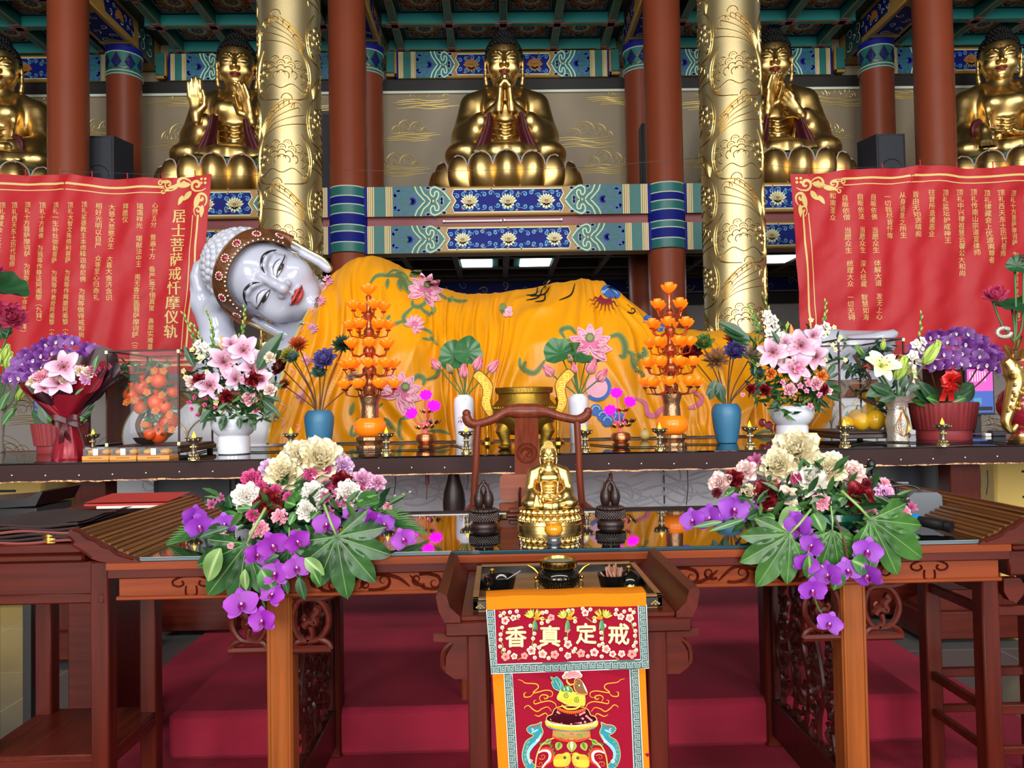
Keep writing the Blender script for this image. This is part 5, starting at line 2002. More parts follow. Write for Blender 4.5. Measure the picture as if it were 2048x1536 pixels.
p.stroke(arcpts(0, 0, .044, 0, 2 * PI, 36), .006, 'rosewood', 1, .006)
p.stroke(arcpts(0, 0, .036, 0, 2 * PI, 30), .003, 'rosewood', 1, .003)
p.stroke(arcpts(0, 0, .025, -1.2, 3.6, 24), .010, 'rosewood', 1, .007, taper=1)
p.stroke(spline([(-.02, .012), (0, .016), (.012, .004), (-.004, -.010), (.012, -.02)], 5), .009, 'rosewood', 1, .007, taper=1)
for a in (.6, 1.8, 3., 4.4):
 p.curl(.026 * math.cos(a), .026 * math.sin(a), .006, a, 'rosewood', .003, 1, relief=.004, n=8)
p.build('medallion', ch)
MB().box(cx - .29, cx + .29, YC - .44, YC + .02, .62, .66, 'rosewood', .008).build('seat', ch)
for sx in (-.27, .27):
 MB().tube([(cx + sx, YC - .42, .19), (cx + sx, YC - .42, .66), (cx + sx * .98, YC - .40, .84)], .018, 'rosewood', 10).build('front_leg', ch)
 MB().tube(spline([(cx + sx * .92, YC, .87), (cx + sx * 1.02, YC - .2, .855), (cx + sx * 1.04, YC - .40, .84), (cx + sx * .98, YC - .46, .835)], 6), .016, 'rosewood', 10).build('armrest', ch)
 MB().tube([(cx + sx, YC - .42, .34), (cx + sx, YC, .34)], .011, 'rosewood', 8).build('stretcher', ch)
MB().tube([(cx - .27, YC - .42, .28), (cx + .27, YC - .42, .28)], .013, 'rosewood', 8).build('stretcher', ch)

# ------------------------------------------------------------------ front altar table
ZA, A0, A1 = .905, 2.2, 3.05
al = thing('altar_table', 'long carved rosewood altar table with upturned ends and black glass top', 'table', (0, 2.6, 0))
mb = MB()
prof = [(A0 + .004, .893), (A0, .888), (A0, .872), (A0 + .012, .868), (A0 + .008, .862), (A0 + .008, .852), (A0 + .03, .846)]
for k in range(len(prof) - 1):
 (y0, z0), (y1, z1) = prof[k], prof[k + 1]
 mb.add([(-1.29, y0, z0), (1.29, y0, z0), (1.29, y1, z1), (-1.29, y1, z1)], [(0, 1, 2, 3)], 'wood_light_h')
mb.box(-1.29, 1.29, A0 + .004, A1, .846, .893, 'wood', .003)
mb.build('table_top', al)
gl = MB().box(-1.20, 1.20, A0 + .005, A1 - .005, .893, ZA - .0005, 'glass_edge', .002).box(-1.199, 1.199, A0 + .006, A1 - .006, ZA - .001, ZA, 'glass_top', .0).build('glass_sheet', al)
gl['label'] = 'black mirror-like glass sheet'
for s in (-1, 1):
 out = [(1.195, .893), (1.215, .906), (1.24, .914), (1.262, .922), (1.282, .938), (1.302, .944), (1.322, .960), (1.345, .968), (1.362, .984), (1.382, .992), (1.394, .985), (1.394, .965), (1.38, .952), (1.384, .942), (1.365, .930), (1.348, .918), (1.33, .905), (1.31, .898), (1.285, .893)]
 mb = MB()
 mb.prism([(s * x, z) for x, z in out], 'wood', lambda u, v, h: (u, A0 + h, v), .018)
 mb.prism([(s * x, z) for x, z in [(1.20, .893), (1.383, .985), (1.39, .975), (1.385, .955), (1.33, .91), (1.29, .893)]], 'wood_stripe', lambda u, v, h: (u, A0 + .018 + h, v), A1 - A0 - .036)
 mb.prism([(s * x, z) for x, z in out], 'wood', lambda u, v, h: (u, A1 - .018 + h, v), .018)
 for k in range(11):
  x = 1.205 + .017 * k
  z = .895 + (x - 1.20) * .503
  mb.tube([(s * x, A0 + .02, z), (s * x, A1 - .02, z)], .0045, 'wood_stripe', 6)
 mb.build('upturned_end', al)
 p = Paint(lambda u, v, h: (s * u, A0 - h, v), .001)
 p.stroke(spline([(x, z - .004) for x, z in out[1:10]], 3), .006, 'wood', 1, .004)
 p.stroke(spline([(x, z + .004) for x, z in out[11:17]], 3), .005, 'wood', 1, .004)
 p.build('end_carving', al)
MB().box(-1.265, 1.265, A0 + .02, A0 + .05, .785, .85, 'wood_light_h', .003).box(-1.27, 1.27, A0 + .012, A0 + .04, .783, .795, 'wood_light_h', .003).build('apron', al)  # front apron coloured paler, as lit; the rear one keeps the plain wood
MB().box(-1.25, 1.25, A1 - .06, A1 - .03, .785, .85, 'wood', .003).build('rear_apron', al)
p = Paint(lambda u, v, h: (u, A0 + .020 - h, .818 + v), .0008)


def carve(pts, w=.010, r=.006, **k):
 p.stroke(pts, w, 'wood', 1, r, **k)


for s in (-1, 1):
 x = s * 1.06
 carve(spline([(x - .05, .004), (x - .052, .016), (x - .03, .026), (x, .03), (x + .03, .026), (x + .052, .016), (x + .05, .004), (x + .035, 0), (x + .022, .006), (x + .026, .016)], 4), .006)
 carve(spline([(x - .05, .004), (x - .035, 0), (x - .022, .006), (x - .026, .016)], 4), .006)
 carve(spline([(x - .014, .002), (x - .016, -.012), (x - .012, -.024), (x + .012, -.024), (x + .016, -.012), (x + .014, .002)], 4), .005)
 p.curl(s * .93, .002, .022, 0 if s > 0 else PI, 'wood', .009, 1, flip=-s, relief=.007)
 carve([(s * .86, -.022), (s * .86, .024), (s * .80, .024), (s * .80, -.022)], .008)
 for q in range(5):
  xx = s * (.08 + .145 * q)
  f = 1 if q % 2 else -1
  p.curl(xx, .004 * f, .02, .3 * f, 'wood', .011, 1, flip=f, relief=.009, tail=2.4)
  p.curl(xx + s * .05, -.006 * f, .014, PI + .3 * f, 'wood', .009, 1, flip=f, relief=.008, tail=1.8)
  carve(spline([(xx - .07, -.018 * f), (xx - .02, .022 * f), (xx + .04, .012 * f), (xx + .075, -.014 * f)], 5), .011, .009, taper=1)
p.build('apron_carving', al)
for s in (-1, 1):
 for y, lt_ in ((A0 + .045, 'wood_light'), (A1 - .14, 'wood_v')):  # front legs coloured as lit, back legs in the plain wood
  x = s * .835 + .014
  mb = MB().box(x - .037, x + .037, y, y + .075, .0125, .79, lt_, .006)
  for e in (-.029, .029):
   mb.box(x + e - .004, x + e + .004, y - .004, y + .01, .03, .785, lt_, .002)
  mb.build('leg', al)
 x = s * .835 + .014
 ya, yb = A0 + .12, A1 - .14
 mb = MB()
 mb.box(x - .02, x + .02, ya, yb, .06, .20, 'wood_dark', .004).box(x - .02, x + .02, ya, yb, .735, .775, 'wood_dark', .004)
 for y in (ya + .015, yb - .015):
  mb.box(x - .018, x + .018, y - .015, y + .015, .2, .735, 'wood_dark', .003)
 r2 = random.Random(3)
 ys = yb - ya
 for k in range(15):
  for c in range(4):
   yy, zz = ya + ys * (.17 + .22 * c), .23 + .0345 * k
   rr = .030 + .012 * ((k * 3 + c) % 3)
   a0 = r2.uniform(0, 6.28)
   mb.tube([(x + .006 * math.sin(i), yy + rr * (1 - .045 * i) * math.cos(a0 + i * .42), zz + rr * (1 - .045 * i) * math.sin(a0 + i * .42)) for i in range(12)], .0085, 'wood_dark', 5, flat=1.2)
 for c in range(5):
  yy = ya + ys * (.10 + .2 * c)
  mb.tube(spline([(x, yy + .03 * math.sin(c + k * 1.7), .2 + .09 * k) for k in range(7)], 4), .009, 'wood_dark', 6)
 lp = mb.build('openwork_panel', al)
 for e in (-1, 1):                                     # carved spandrels beside the front leg
  if s * e > 0 and False:
   continue
  x0 = x + e * .037
  q = lambda u, v: (x0 + e * u, A0 + .06, .785 - v)
  mb = MB()
  for pts, r_ in (([(0, .012), (.03, .01), (.07, .018), (.11, .012), (.135, -.004)], .009), ([(.012, .03), (.03, .02), (.075, .024), (.10, .06), (.10, .10), (.075, .135), (.04, .14)], .008), ([(.012, .03), (0, .07), (.006, .11), (.03, .14), (.05, .13)], .008), ([(0, .165), (.11, .165)], .010), ([(.002, .165), (.012, .145), (.04, .14)], .008), ([(.108, .165), (.10, .148), (.075, .135)], .008),
      ([(.03, .10), (.045, .085), (.065, .09), (.06, .07), (.072, .055), (.062, .045)], .010), ([(.04, .09), (.03, .075), (.038, .065)], .006), ([(.05, .10), (.055, .125), (.04, .14)], .007)):
   mb.tube([q(*t) for t in spline(pts, 5)], r_, 'wood', 7, flat=1.2)
  mb.build('spandrel', al)

# ------------------------------------------------------------------ low incense table with its tray and vessels
I0, I1, ZI = 1.70, 2.16, .856
it = thing('incense_table', 'small rosewood incense table with raised scroll ends in front of the altar', 'table', (-.035, 1.92, 0))
xl, xr = -.305, .24
MB().box(xl + .035, xr - .035, I0 + .008, I1, ZI - .012, ZI, 'wood_y', .002).build('table_top', it)
MB().box(xl, xr, I0 + .005, I0 + .03, ZI - .045, ZI - .012, 'wood', .004).box(xl, xl + .03, I0 + .03, I1, ZI - .045, ZI - .012, 'wood_y', .004).box(xr - .03, xr, I0 + .03, I1, ZI - .045, ZI - .012, 'wood_y', .004).build('apron', it)
for s, xe in ((-1, xl), (1, xr)):
 mb = MB()
 poly = [(-.035, 0), (-.012, .022), (-.006, .046), (.012, .056), (.018, .045), (.012, .012), (0, -.012), (-.035, -.012)]
 mb.prism([(s * u, v) for u, v in poly], 'wood_y', lambda u, v, h: (xe + u, I0 + h, ZI + v), I1 - I0)
 mb.build('scroll_end', it)
 x = -.035 + s * .20
 for y in (I0 + .02, I1 - .06):
  MB().box(x - .022, x + .022, y, y + .044, .0125, ZI - .045, 'wood_v', .004).build('leg', it)
 q = lambda u, v: (x + s * (.022 + u), I0 + .04, ZI - .045 - v)
 mb = MB()
 mb.prism([(s * u, -v) for u, v in [(0, 0), (.075, 0), (.075, .016), (.03, .02), (.048, .05), (.05, .085), (.03, .10), (0, .10)][::-1]], 'wood', lambda u, v, h: (x + s * .022 + u, I0 + .03 + h, ZI - .045 + v), .014)
 mb.tube([q(*t) for t in spline([(.03, .02), (.052, .04), (.055, .075), (.035, .085), (.022, .07), (.028, .055)], 5)], .007, 'wood', 7)
 mb.build('spandrel', it)
tr = thing('offering_tray', 'shallow black tray with wooden floor on the incense table', 'tray', (-.03, 1.9, ZI))
t0, t1, tl, trr = 1.735, 2.10, -.243, .182
MB().box(tl + .008, trr - .008, t0 + .008, t1 - .008, ZI + .001, ZI + .008, 'tray_wood', .001).build('tray_floor', tr)
for nm, b, in (('front', (tl, trr, t0, t0 + .012)), ('back', (tl, trr, t1 - .012, t1)), ('west', (tl, tl + .012, t0, t1)), ('east', (trr - .012, trr, t0, t1))):
 MB().box(b[0], b[1], b[2], b[3], ZI + .004, ZI + .026, 'lacquer_black', .002).box(b[0] - .001, b[1] + .001, b[2] - .001, b[3] + .001, ZI + .026, ZI + .031, 'tray_wood', .001).box(b[0] - .001, b[1] + .001, b[2] - .001, b[3] + .001, ZI, ZI + .004, 'tray_wood', .001).build('tray_side', tr)
p = Paint(lambda u, v, h: (u, t0 - .001 - h, ZI + .014 + v), .0006)
for x in (tl + .016, trr - .016):
 for dx, dv in ((-.008, -.003), (0, .003), (.008, -.003), (-.004, 0), (.004, 0), (0, -.004)):
  p.disc(x + dx, dv, .0024, 'ochre', 1, 8)
p.build('gold_motif', tr)
ZTR = ZI + .008


def pot_at(px, Y):
 return P(px, 1180, Y).x


bx, by = pot_at(1118, 1.88), 1.88
bn = thing('incense_burner', 'round black and gold incense burner filled with ash, middle of the tray', 'incense burner', (bx, by, ZTR))
mb = MB().lathe([(.034, 0), (.038, .004), (.034, .008), (.046, .018), (.052, .032), (.050, .045), (.040, .053), (.036, .058), (.044, .062)], 'black_glaze', (bx, by, ZTR), 40)
mb.build('body', bn, angle=70)
MB().lathe([(.044, .060), (.045, .062), (.045, .076), (.042, .078), (.040, .072), (.040, .062)], 'brass', (bx, by, ZTR), 40, cap=False).build('rim', bn)
p = Paint(lambda u, v, h: (bx + (.0452 + h) * math.sin(u), by - (.0452 + h) * math.cos(u), ZTR + v), .0003)
for k in range(24):
 a = k * PI / 12
 p.rect(a - .05, a + .05, .065, .073, 'black_glaze', 1)
p.build('rim_slots', bn)
MB().lathe([(.001, .0725), (.02, .0735), (.040, .071)], 'ash', (bx, by, ZTR), 24).build('ash', bn)
p = Paint(lambda u, v, h: (bx + (.0505 + h) * math.sin(u), by - (.0505 + h) * math.cos(u), ZTR + v), .0006)
for k in range(7):
 p.petal2(-.6 + .2 * k, .028, .016, .10, PI / 2, 'brass', 1)
for k in range(9):
 p.disc(-.48 + .12 * k, .024 - .002 * abs(k - 4) ** .5, .022, 'brass', 2, 8, .004)
p.build('gilt_lotus', bn)
for s in (-1, 1):
 h_ = MB().tube(spline([(bx + s * .044, by, ZTR + .03), (bx + s * .05, by, ZTR + .042), (bx + s * .062, by, ZTR + .056), (bx + s * .076, by, ZTR + .064)], 6), .0035, 'brass', 8).ell((bx + s * .056, by - .004, ZTR + .034), .005, 'brass').build('handle', bn)
 MB().tube([(bx + s * .053 + .0055 * math.cos(a), by - .006, ZTR + .018 + .009 * math.sin(a)) for a in np.linspace(0, 2 * PI, 14)[:-1]], .0012, 'brass', 5, closed=True).build('ring', h_)


def bowl(px, Y, nm, lab):
 x = pot_at(px, Y)
 t = thing('offering_bowl', lab, 'bowl', (x, Y, ZTR), 'black and gold bowls on the tray')
 MB().lathe([(.019, 0), (.021, .004), (.016, .009), (.024, .018), (.030, .034), (.034, .054), (.0355, .057), (.032, .055), (.028, .036), (.018, .02), (.001, .016)], 'black_glaze', (x, Y, ZTR), 36).build('bowl', t, angle=60)
 p = Paint(lambda u, v, h: (x + (.0167 + .32 * v + h) * math.sin(u / .027), Y - (.0167 + .32 * v + h) * math.cos(u / .027), ZTR + v), .0005)
 p.fill([(-.0216, .042), (.0216, .042), (.020, .026), (.0135, .018), (-.0135, .018), (-.020, .026)], 'gold_dark', 1, .004)
 for i in range(14):
  p.curl(-.016 + .0025 * i, .031 + .005 * (-1) ** i, .0024, i, 'brass', .001, 2, n=8)
 p.build('gilt_panel', t)
 return t, x


b1, x1 = bowl(1003, 1.80, 'west', 'black bowl with gilt panel, powder and a spoon, west on the tray')
MB().lathe([(.001, .045), (.030, .044)], 'ash', (x1, 1.80, ZTR), 20).build('incense_powder', b1)
t = thing('spoon', 'small metal spoon standing in the west black bowl', 'spoon', (x1 + .02, 1.8, ZTR + .04))
MB().tube([(x1 + .008, 1.80, ZTR + .046), (x1 + .045, 1.80, ZTR + .068)], .0014, 'metal_grey', 6).ell((x1 + .006, 1.80, ZTR + .047), (.006, .004, .002), 'metal_grey').build('spoon', t)
b2, x2 = bowl(1225, 1.80, 'east', 'black bowl with gilt panel holding short incense sticks, east on the tray')
MB().lathe([(.001, .045), (.030, .044)], 'ash', (x2, 1.80, ZTR), 20).build('ash', b2)
r2 = random.Random(5)
for i in range(26):
 a, rr = r2.uniform(0, 6.28), r2.uniform(0, .022)
 c = V((x2 + rr * math.cos(a), 1.80 + rr * math.sin(a), ZTR + .046))
 d = V((r2.uniform(-.5, .3) + .5 * math.cos(a) * rr / .022, r2.uniform(-.3, .3), 1)).normalized() * r2.uniform(.018, .032)
 tag(MB().tube([c, c + d], .0023, 'incense', 6).build('incense_stick'), 'short brown sandalwood stick standing in the east black bowl', 'incense stick', 'sandalwood sticks in the east bowl')
for px_, lb in ((985, 'round black lid leaning behind the west bowl on the tray'), (1258, 'round black lid leaning behind the east bowl on the tray')):
 x = pot_at(px_, 1.93)
 t = thing('domed_cover', lb, 'lid', (x, 1.93, ZTR), 'black lids on the tray')
 MB().lathe([(.034, 0), (.036, .004), (.034, .012), (.024, .026), (.010, .036), (.001, .038)], 'black_glaze', (x, 1.93, ZTR), 32).build('dome', t)
 MB().lathe([(.0345, .001), (.0368, .003), (.036, .006)], 'brass', (x, 1.93, ZTR), 32, cap=False).build('rim', t)
 MB().lathe([(.004, .036), (.007, .044), (.005, .048), (.001, .049)], 'brass', (x, 1.93, ZTR), 14).build('knob', t)

# ------------------------------------------------------------------ embroidered altar frontal
YFN = 1.688
fr = thing('altar_frontal', 'embroidered red and orange altar cloth hanging down the front of the incense table', 'altar cloth', (-.03, YFN, ZI))


def ffn(dy):
 def f(px, my, h):
  c = P(px, -my, YFN)
  return c + V((0, dy - h + .003 * math.sin(px * .045 + dy * 300) + .002 * noise.noise(V((px * .02, my * .02, 1))), 0))
 return f


def quad(f, tl, tr_, br_, bl, mt, lay, nu=20, nv=16):
 mb = MB()

 def g(u, v):
  a = (tl[0] + (tr_[0] - tl[0]) * u, tl[1] + (tr_[1] - tl[1]) * u)
  b = (bl[0] + (br_[0] - bl[0]) * u, bl[1] + (br_[1] - bl[1]) * u)
  return f(a[0] + (b[0] - a[0]) * v, -(a[1] + (b[1] - a[1]) * v), lay)
 return mb.grid(g, nu, nv, mt)


def keyfret(p, a, b, w, n, lay=6, flip=1):
 """a run of square spirals from a to b (px), w = band width"""
 ax, ay = a
 dx, dy = (b[0] - a[0]) / n, (b[1] - a[1]) / n
 L = math.hypot(dx, dy)
 ex, ey = dx / L, dy / L
 nx, ny = -ey, ex
 for i in range(n):
  ox, oy = ax + dx * (i + .5), ay + dy * (i + .5)
  pts = [(-.5, -.36), (-.34, -.36), (-.34, .36), (.34, .36), (.34, -.30), (-.12, -.30), (-.12, .12), (.14, .12), (.14, -.06)] if True else []
  q = [(ox + ex * u * L + nx * v * w * flip, -(oy + ey * u * L + ny * v * w * flip)) for u, v in pts]
  p.stroke(q, w * .085, 'thread_silver', lay)
  q = [(ox + ex * u * L + nx * v * w * flip, -(oy + ey * u * L + ny * v * w * flip)) for u, v in [(.34, -.36), (.5, -.36)]]
  p.stroke(q, w * .085, 'thread_silver', lay)


lowf = ffn(.004)
mbs = quad(lowf, (978, 1300), (1290, 1300), (1304, 1600), (1003, 1600), 'cloth_red', 0, 30, 30)
mbs.build('lower_panel', fr, angle=180)
p = Paint(lowf, .0004)


def strip(p, tl, tr_, br_, bl, mt, lay):
 p.fill([(x, -y) for x, y in (bl, br_, tr_, tl)], mt, lay, 40)


strip(p, (984, 1335), (1008, 1335), (1023, 1600), (1000, 1600), 'cloth_orange', 1)
strip(p, (1276, 1325), (1291, 1325), (1302, 1600), (1282, 1600), 'cloth_orange', 1)
for (a, b, c, d) in ((1007, 1023, 1039, 1022), (1260, 1277, 1290, 1271)):
 strip(p, (a, 1330), (b, 1330), (c, 1600), (d, 1600), 'cloth_green', 2)
 for (u, v) in ((a, d), (b, c)):
  p.stroke([(u, -1330), (v, -1600)], 1.6, 'thread_silver', 3)
keyfret(p, (1016, 1336), (1030, 1594), 13, 19, 4)
keyfret(p, (1269, 1330), (1280, 1594), 13, 19, 4, -1)


def G(x, y):                    # zoomed-sheet coordinates -> photograph pixels, y up
 return (980 + x / 6.206, -(1330 + y / 6.206))


def S_(pts, w, m, lay, **k):
 p.stroke([G(*q) for q in spline(pts, 6)], w / 6.2, m, lay, **k)


def F_(pts, m, lay, out=None, ow=9, smooth_=5):
 q = [G(*t) for t in spline(pts, smooth_, True)] if smooth_ else [G(*t) for t in pts]
 p.fill(q, m, lay)
 if out:
  p.stroke(q, ow / 6.2, out, lay + 1, closed=True)


MX = 1010                       # axis of the burner
for s in (1, -1):
 def mxx(pts):
  return [(MX + s * (x - MX), y) for x, y in pts]
 for pts in ([(830, 545), (810, 490), (740, 455), (640, 465), (560, 485), (545, 450), (575, 435)], [(640, 465), (615, 410), (650, 375), (710, 385), (715, 415), (680, 425), (670, 400)], [(700, 405), (770, 395), (770, 340), (690, 320), (560, 345), (540, 335), (600, 280), (570, 235), (440, 222), (400, 195), (345, 180)], [(545, 345), (500, 390), (430, 395), (425, 350), (450, 340)],
    [(765, 585), (720, 530), (650, 545), (590, 580), (530, 550), (480, 505), (435, 520), (428, 545)], [(720, 640), (690, 605), (640, 625), (600, 640), (550, 620)]):
  S_(mxx(pts), 15, 'thread_orange', 3, taper=1)
  S_(mxx(pts), 8, 'thread_yellow', 4, taper=1)
 # dragon handles
 F_(mxx([(455, 790), (500, 750), (580, 735), (640, 710), (635, 760), (660, 830), (640, 890), (600, 950), (540, 1010), (490, 1090), (500, 1180), (560, 1250), (520, 1290), (440, 1260), (400, 1150), (410, 1040), (450, 940), (540, 880), (500, 855), (470, 830)]), 'thread_teal', 4, 'thread_gold', 8)
 S_(mxx([(640, 850), (590, 940), (500, 1030), (470, 1120), (500, 1230)]), 40, 'thread_cyan', 6, taper=1)
 S_(mxx([(600, 800), (560, 820), (510, 845)]), 26, 'thread_cyan', 6, taper=1)
 p.disc(*G(*mxx([(525, 800)])[0]), 2.6, 'label_white', 7, 10)
 p.disc(*G(*mxx([(520, 800)])[0]), 1.4, 'thread_black', 8, 8)
 S_(mxx([(510, 770), (570, 755), (625, 745)]), 12, 'thread_red', 7, taper=1)
 for k in range(6):
  c = mxx([(440 + 4 * (k - 3) ** 2, 950 + 55 * k)])[0]
  p.curl(*G(*c), 2.2, k, 'thread_gold', .9, 7, n=8)
 for c in ((590, 940, 4), (500, 1190, 4.5)):
  p.stroke(spiral(*G(*mxx([(c[0], c[1])])[0]), c[2], .6, 0, 1.3 * s, 16), 1.4, 'thread_white', 8)
 # belly: vine serpent
 S_(mxx([(590, 1090), (650, 1055), (730, 1060), (770, 1110), (760, 1180), (700, 1230), (650, 1290)]), 62, 'thread_red', 4, taper=1)
 S_(mxx([(590, 1100), (650, 1070), (715, 1075), (745, 1115), (735, 1180), (690, 1225), (640, 1290)]), 34, 'thread_white', 5, taper=1)
 S_(mxx([(560, 1290), (580, 1130), (640, 1000), (760, 925), (880, 895)]), 16, 'thread_gold', 6)
 for k in range(12):
  a = mxx([(640 + 14 * k, 1010 + (k > 5) * (k - 5) ** 2 * 6 - 3 * k)])[0]
  p.petal2(*G(*a), 8, 3.4, PI / 2 - s * (.5 - .12 * k) * -1, 'thread_green', 5)
 for c in ((655, 1140), (625, 1230)):
  p.curl(*G(*mxx([c])[0]), 5, 0, 'thread_orange', 1.5, 6, flip=s)
 # leaves round the neck
 for (cx_, cy_, L, W_, a) in ((870, 960, 18, 15, -1.9), (760, 930, 16, 10, -2.6)):
  c = mxx([(cx_, cy_)])[0]
  aa = a if s > 0 else PI - a
  p.petal2(*G(*c), L, W_, aa, 'thread_gold', 8)
  p.petal2(*G(*c), L * .94, W_ * .8, aa, 'thread_olive', 9)
  p.petal2(*G(*c), L * .8, W_ * .3, aa, 'thread_green', 10)
 # gold beasts at the foot
 F_(mxx([(790, 1180), (830, 1120), (900, 1110), (950, 1090), (990, 1110), (1000, 1200), (960, 1260), (880, 1275), (800, 1260)]), 'thread_yellow', 7, 'thread_orange', 8)
 p.disc(*G(*mxx([(930, 1155)])[0]), 3.4, 'thread_green', 9, 10)
 p.disc(*G(*mxx([(930, 1158)])[0]), 1.8, 'thread_black', 10, 8)
 for k in range(7):
  S_(mxx([(800 + 20 * k, 1180), (790 + 20 * k, 1150), (800 + 22 * k, 1125)]), 7, 'thread_orange', 9, taper=1)
  p.curl(*G(*mxx([(985 - 4 * k, 1120 + 24 * k)])[0]), 3, k, 'thread_gold', 1, 10, flip=s, n=8)
 S_(mxx([(830, 850), (860, 880), (920, 875), (940, 900), (900, 905)]), 16, 'thread_olive', 8, taper=1)
 p.curl(*G(*mxx([(900, 890)])[0]), 4, 0, 'thread_green', 1.3, 9, flip=s)
p.petal2(*G(1015, 950), 22, 20, -PI / 2, 'thread_gold', 9)
p.petal2(*G(1015, 950), 21, 17, -PI / 2, 'thread_olive', 10)
p.petal2(*G(1015, 950), 18, 6, -PI / 2, 'thread_white', 11)
# lid, collar and neck
F_([(700, 680), (720, 640), (770, 620), (800, 560), (860, 530), (1010, 515), (1160, 530), (1220, 560), (1250, 620), (1300, 640), (1325, 680), (1250, 720), (1010, 760), (770, 720)], 'thread_wine', 4, 'thread_gold', 10)
F_([(695, 690), (770, 735), (1010, 765), (1250, 735), (1330, 690), (1325, 750), (1240, 800), (1010, 835), (780, 800), (700, 750)], 'thread_yellow', 6, 'thread_gold', 8)
S_([(705, 695), (780, 738), (1010, 765), (1240, 738), (1320, 695)], 14, 'thread_silver', 8)
S_([(715, 760), (790, 800), (1010, 830), (1230, 800), (1312, 760)], 12, 'thread_teal', 8)
for k in range(15):
 t = k / 14 * 2 - 1
 p.stroke(arcpts(*G(MX + t * 250, 800 - 40 * t * t), 2.6, PI, 2 * PI, 6), .9, 'thread_red', 9)
F_([(780, 815), (1010, 838), (1240, 815), (1250, 900), (1010, 960), (775, 900)], 'ochre', 5, 'thread_red', 12, 0)
S_([(780, 895), (880, 940), (1010, 958), (1140, 940), (1250, 895)], 18, 'thread_red', 8)
F_([(965, 940), (970, 885), (1013, 855), (1060, 885), (1062, 940), (1013, 945)], 'thread_red', 8)
F_([(985, 930), (1013, 875), (1042, 930)], 'thread_gold', 9, None, 0, 0)
for (x, y, a, L) in ((865, 610, -.6, 60), (790, 660, .6, 70), (900, 668, 0, 70), (1007, 670, 1.57, 55), (1118, 668, 0, 70), (1228, 660, -.7, 80), (1145, 605, .5, 60), (928, 718, .05, 75), (1088, 718, -.05, 80)):
 dx, dy = L / 2 * math.cos(a), L / 2 * math.sin(a)
 S_([(x - dx, y + dy), (x + dx, y - dy)], 20, 'thread_pink', 7)
 for e in (-1, 1):
  p.disc(*G(x + e * dx, y - e * dy), 2.4, 'thread_pink', 7, 8)
for (x, y) in ((945, 640), (1068, 635), (838, 705), (1180, 708), (1010, 738)):
 p.disc(*G(x, y), 2.3, 'thread_pink', 7, 8)
for k in range(15):
 t = k / 14 * 2 - 1
 p.petal2(*G(1010 + 150 * t, 530 + 40 * (1 - t * t)), 8, 5, -PI / 2 + t * .5, 'thread_red', 8)
 p.petal2(*G(1010 + 150 * t, 530 + 40 * (1 - t * t)), 6, 2, -PI / 2 + t * .5, 'thread_orange', 9)
S_([(890, 505), (950, 545), (1010, 550), (1070, 540), (1120, 505)], 22, 'thread_yellow', 10)
# crouching beast on the lid, holding a plume
F_([(835, 400), (860, 350), (890, 300), (950, 265), (1010, 290), (1040, 340), (1100, 350), (1165, 360), (1180, 430), (1170, 500), (1120, 500), (1060, 505), (960, 495), (880, 455), (840, 430)], 'thread_yellow', 10, 'thread_gold', 8)
F_([(885, 300), (950, 262), (1015, 300), (1020, 345), (960, 330), (900, 335)], 'thread_green', 12)
S_([(960, 275), (975, 320)], 26, 'thread_cyan', 13)
S_([(920, 285), (925, 325)], 16, 'thread_cyan', 13)
for c in ((950, 385), (1080, 435)):
 p.stroke(spiral(*G(*c), 6, .8, 1, 1.6, 18), 1.8, 'thread_green', 13)
F_([(750, 150), (800, 165), (830, 150), (880, 200), (910, 260), (890, 330), (840, 320), (790, 290), (760, 210), (790, 220)], 'thread_teal', 10, 'thread_gold', 6)
for k in range(4):
 S_([(780 + 25 * k, 180 + 6 * k), (820 + 20 * k, 230 + 5 * k), (870, 310)], 9, ('thread_green', 'thread_cyan')[k % 2], 12, taper=1)
F_([(1045, 230), (1060, 170), (1110, 175), (1150, 215), (1190, 290), (1205, 350), (1150, 370), (1080, 345), (1045, 290)], 'brown_line', 12, 'thread_gold', 8)
S_([(1150, 215), (1180, 280), (1200, 330)], 20, 'thread_white', 14, taper=1)
S_([(1080, 200), (1050, 215), (1075, 235)], 9, 'thread_orange', 14)
p.disc(*G(1107, 252), 3.2, 'thread_green', 14, 10)
p.disc(*G(1107, 252), 1.6, 'label_white', 15, 8)
for k in range(5):
 p.petal2(*G(1075 + 25 * k, 345), 4, 3, -1.6, 'thread_orange', 14)
S_([(1045, 235), (1000, 250), (960, 215), (955, 170)], 22, 'thread_yellow', 11, taper=1)
for (x, y, r) in ((925, 150, 5), (960, 120, 7), (1000, 95, 7), (1045, 95, 7), (1085, 110, 7), (1115, 130, 5), (1020, 125, 7), (985, 140, 6), (1060, 130, 6)):
 p.disc(*G(x, y), r, 'thread_white', 11, 12)
 p.disc(*G(x, y + 6), r * .65, 'thread_pink', 12, 10)
p.build('lower_embroidery', fr)
topf = ffn(-.004)
mbs = quad(topf, (972, 1192), (1291, 1184), (1292, 1210), (973, 1218), 'cloth_orange', .0012, 24, 4)
mbs.grid(lambda u, v: V(topf(972 + 319 * u, -(1192 - 8 * u), 0)) + V((0, .055 * v, .002 * math.sin(PI * v) - .0)), 24, 6, 'cloth_orange')
mbs.build('orange_band', fr, angle=180)
quad(topf, (973, 1216), (1292, 1208), (1297, 1334), (983, 1345), 'cloth_red', 0, 30, 14).build('valance', fr, angle=180)
p = Paint(topf, .0004)
strip(p, (973, 1217), (989, 1216), (994, 1328), (982, 1345), 'cloth_green', 2)
strip(p, (1274, 1209), (1292, 1208), (1297, 1335), (1280, 1320), 'cloth_green', 2)
strip(p, (982, 1327), (1296, 1316), (1297, 1335), (983, 1345), 'cloth_green', 2)
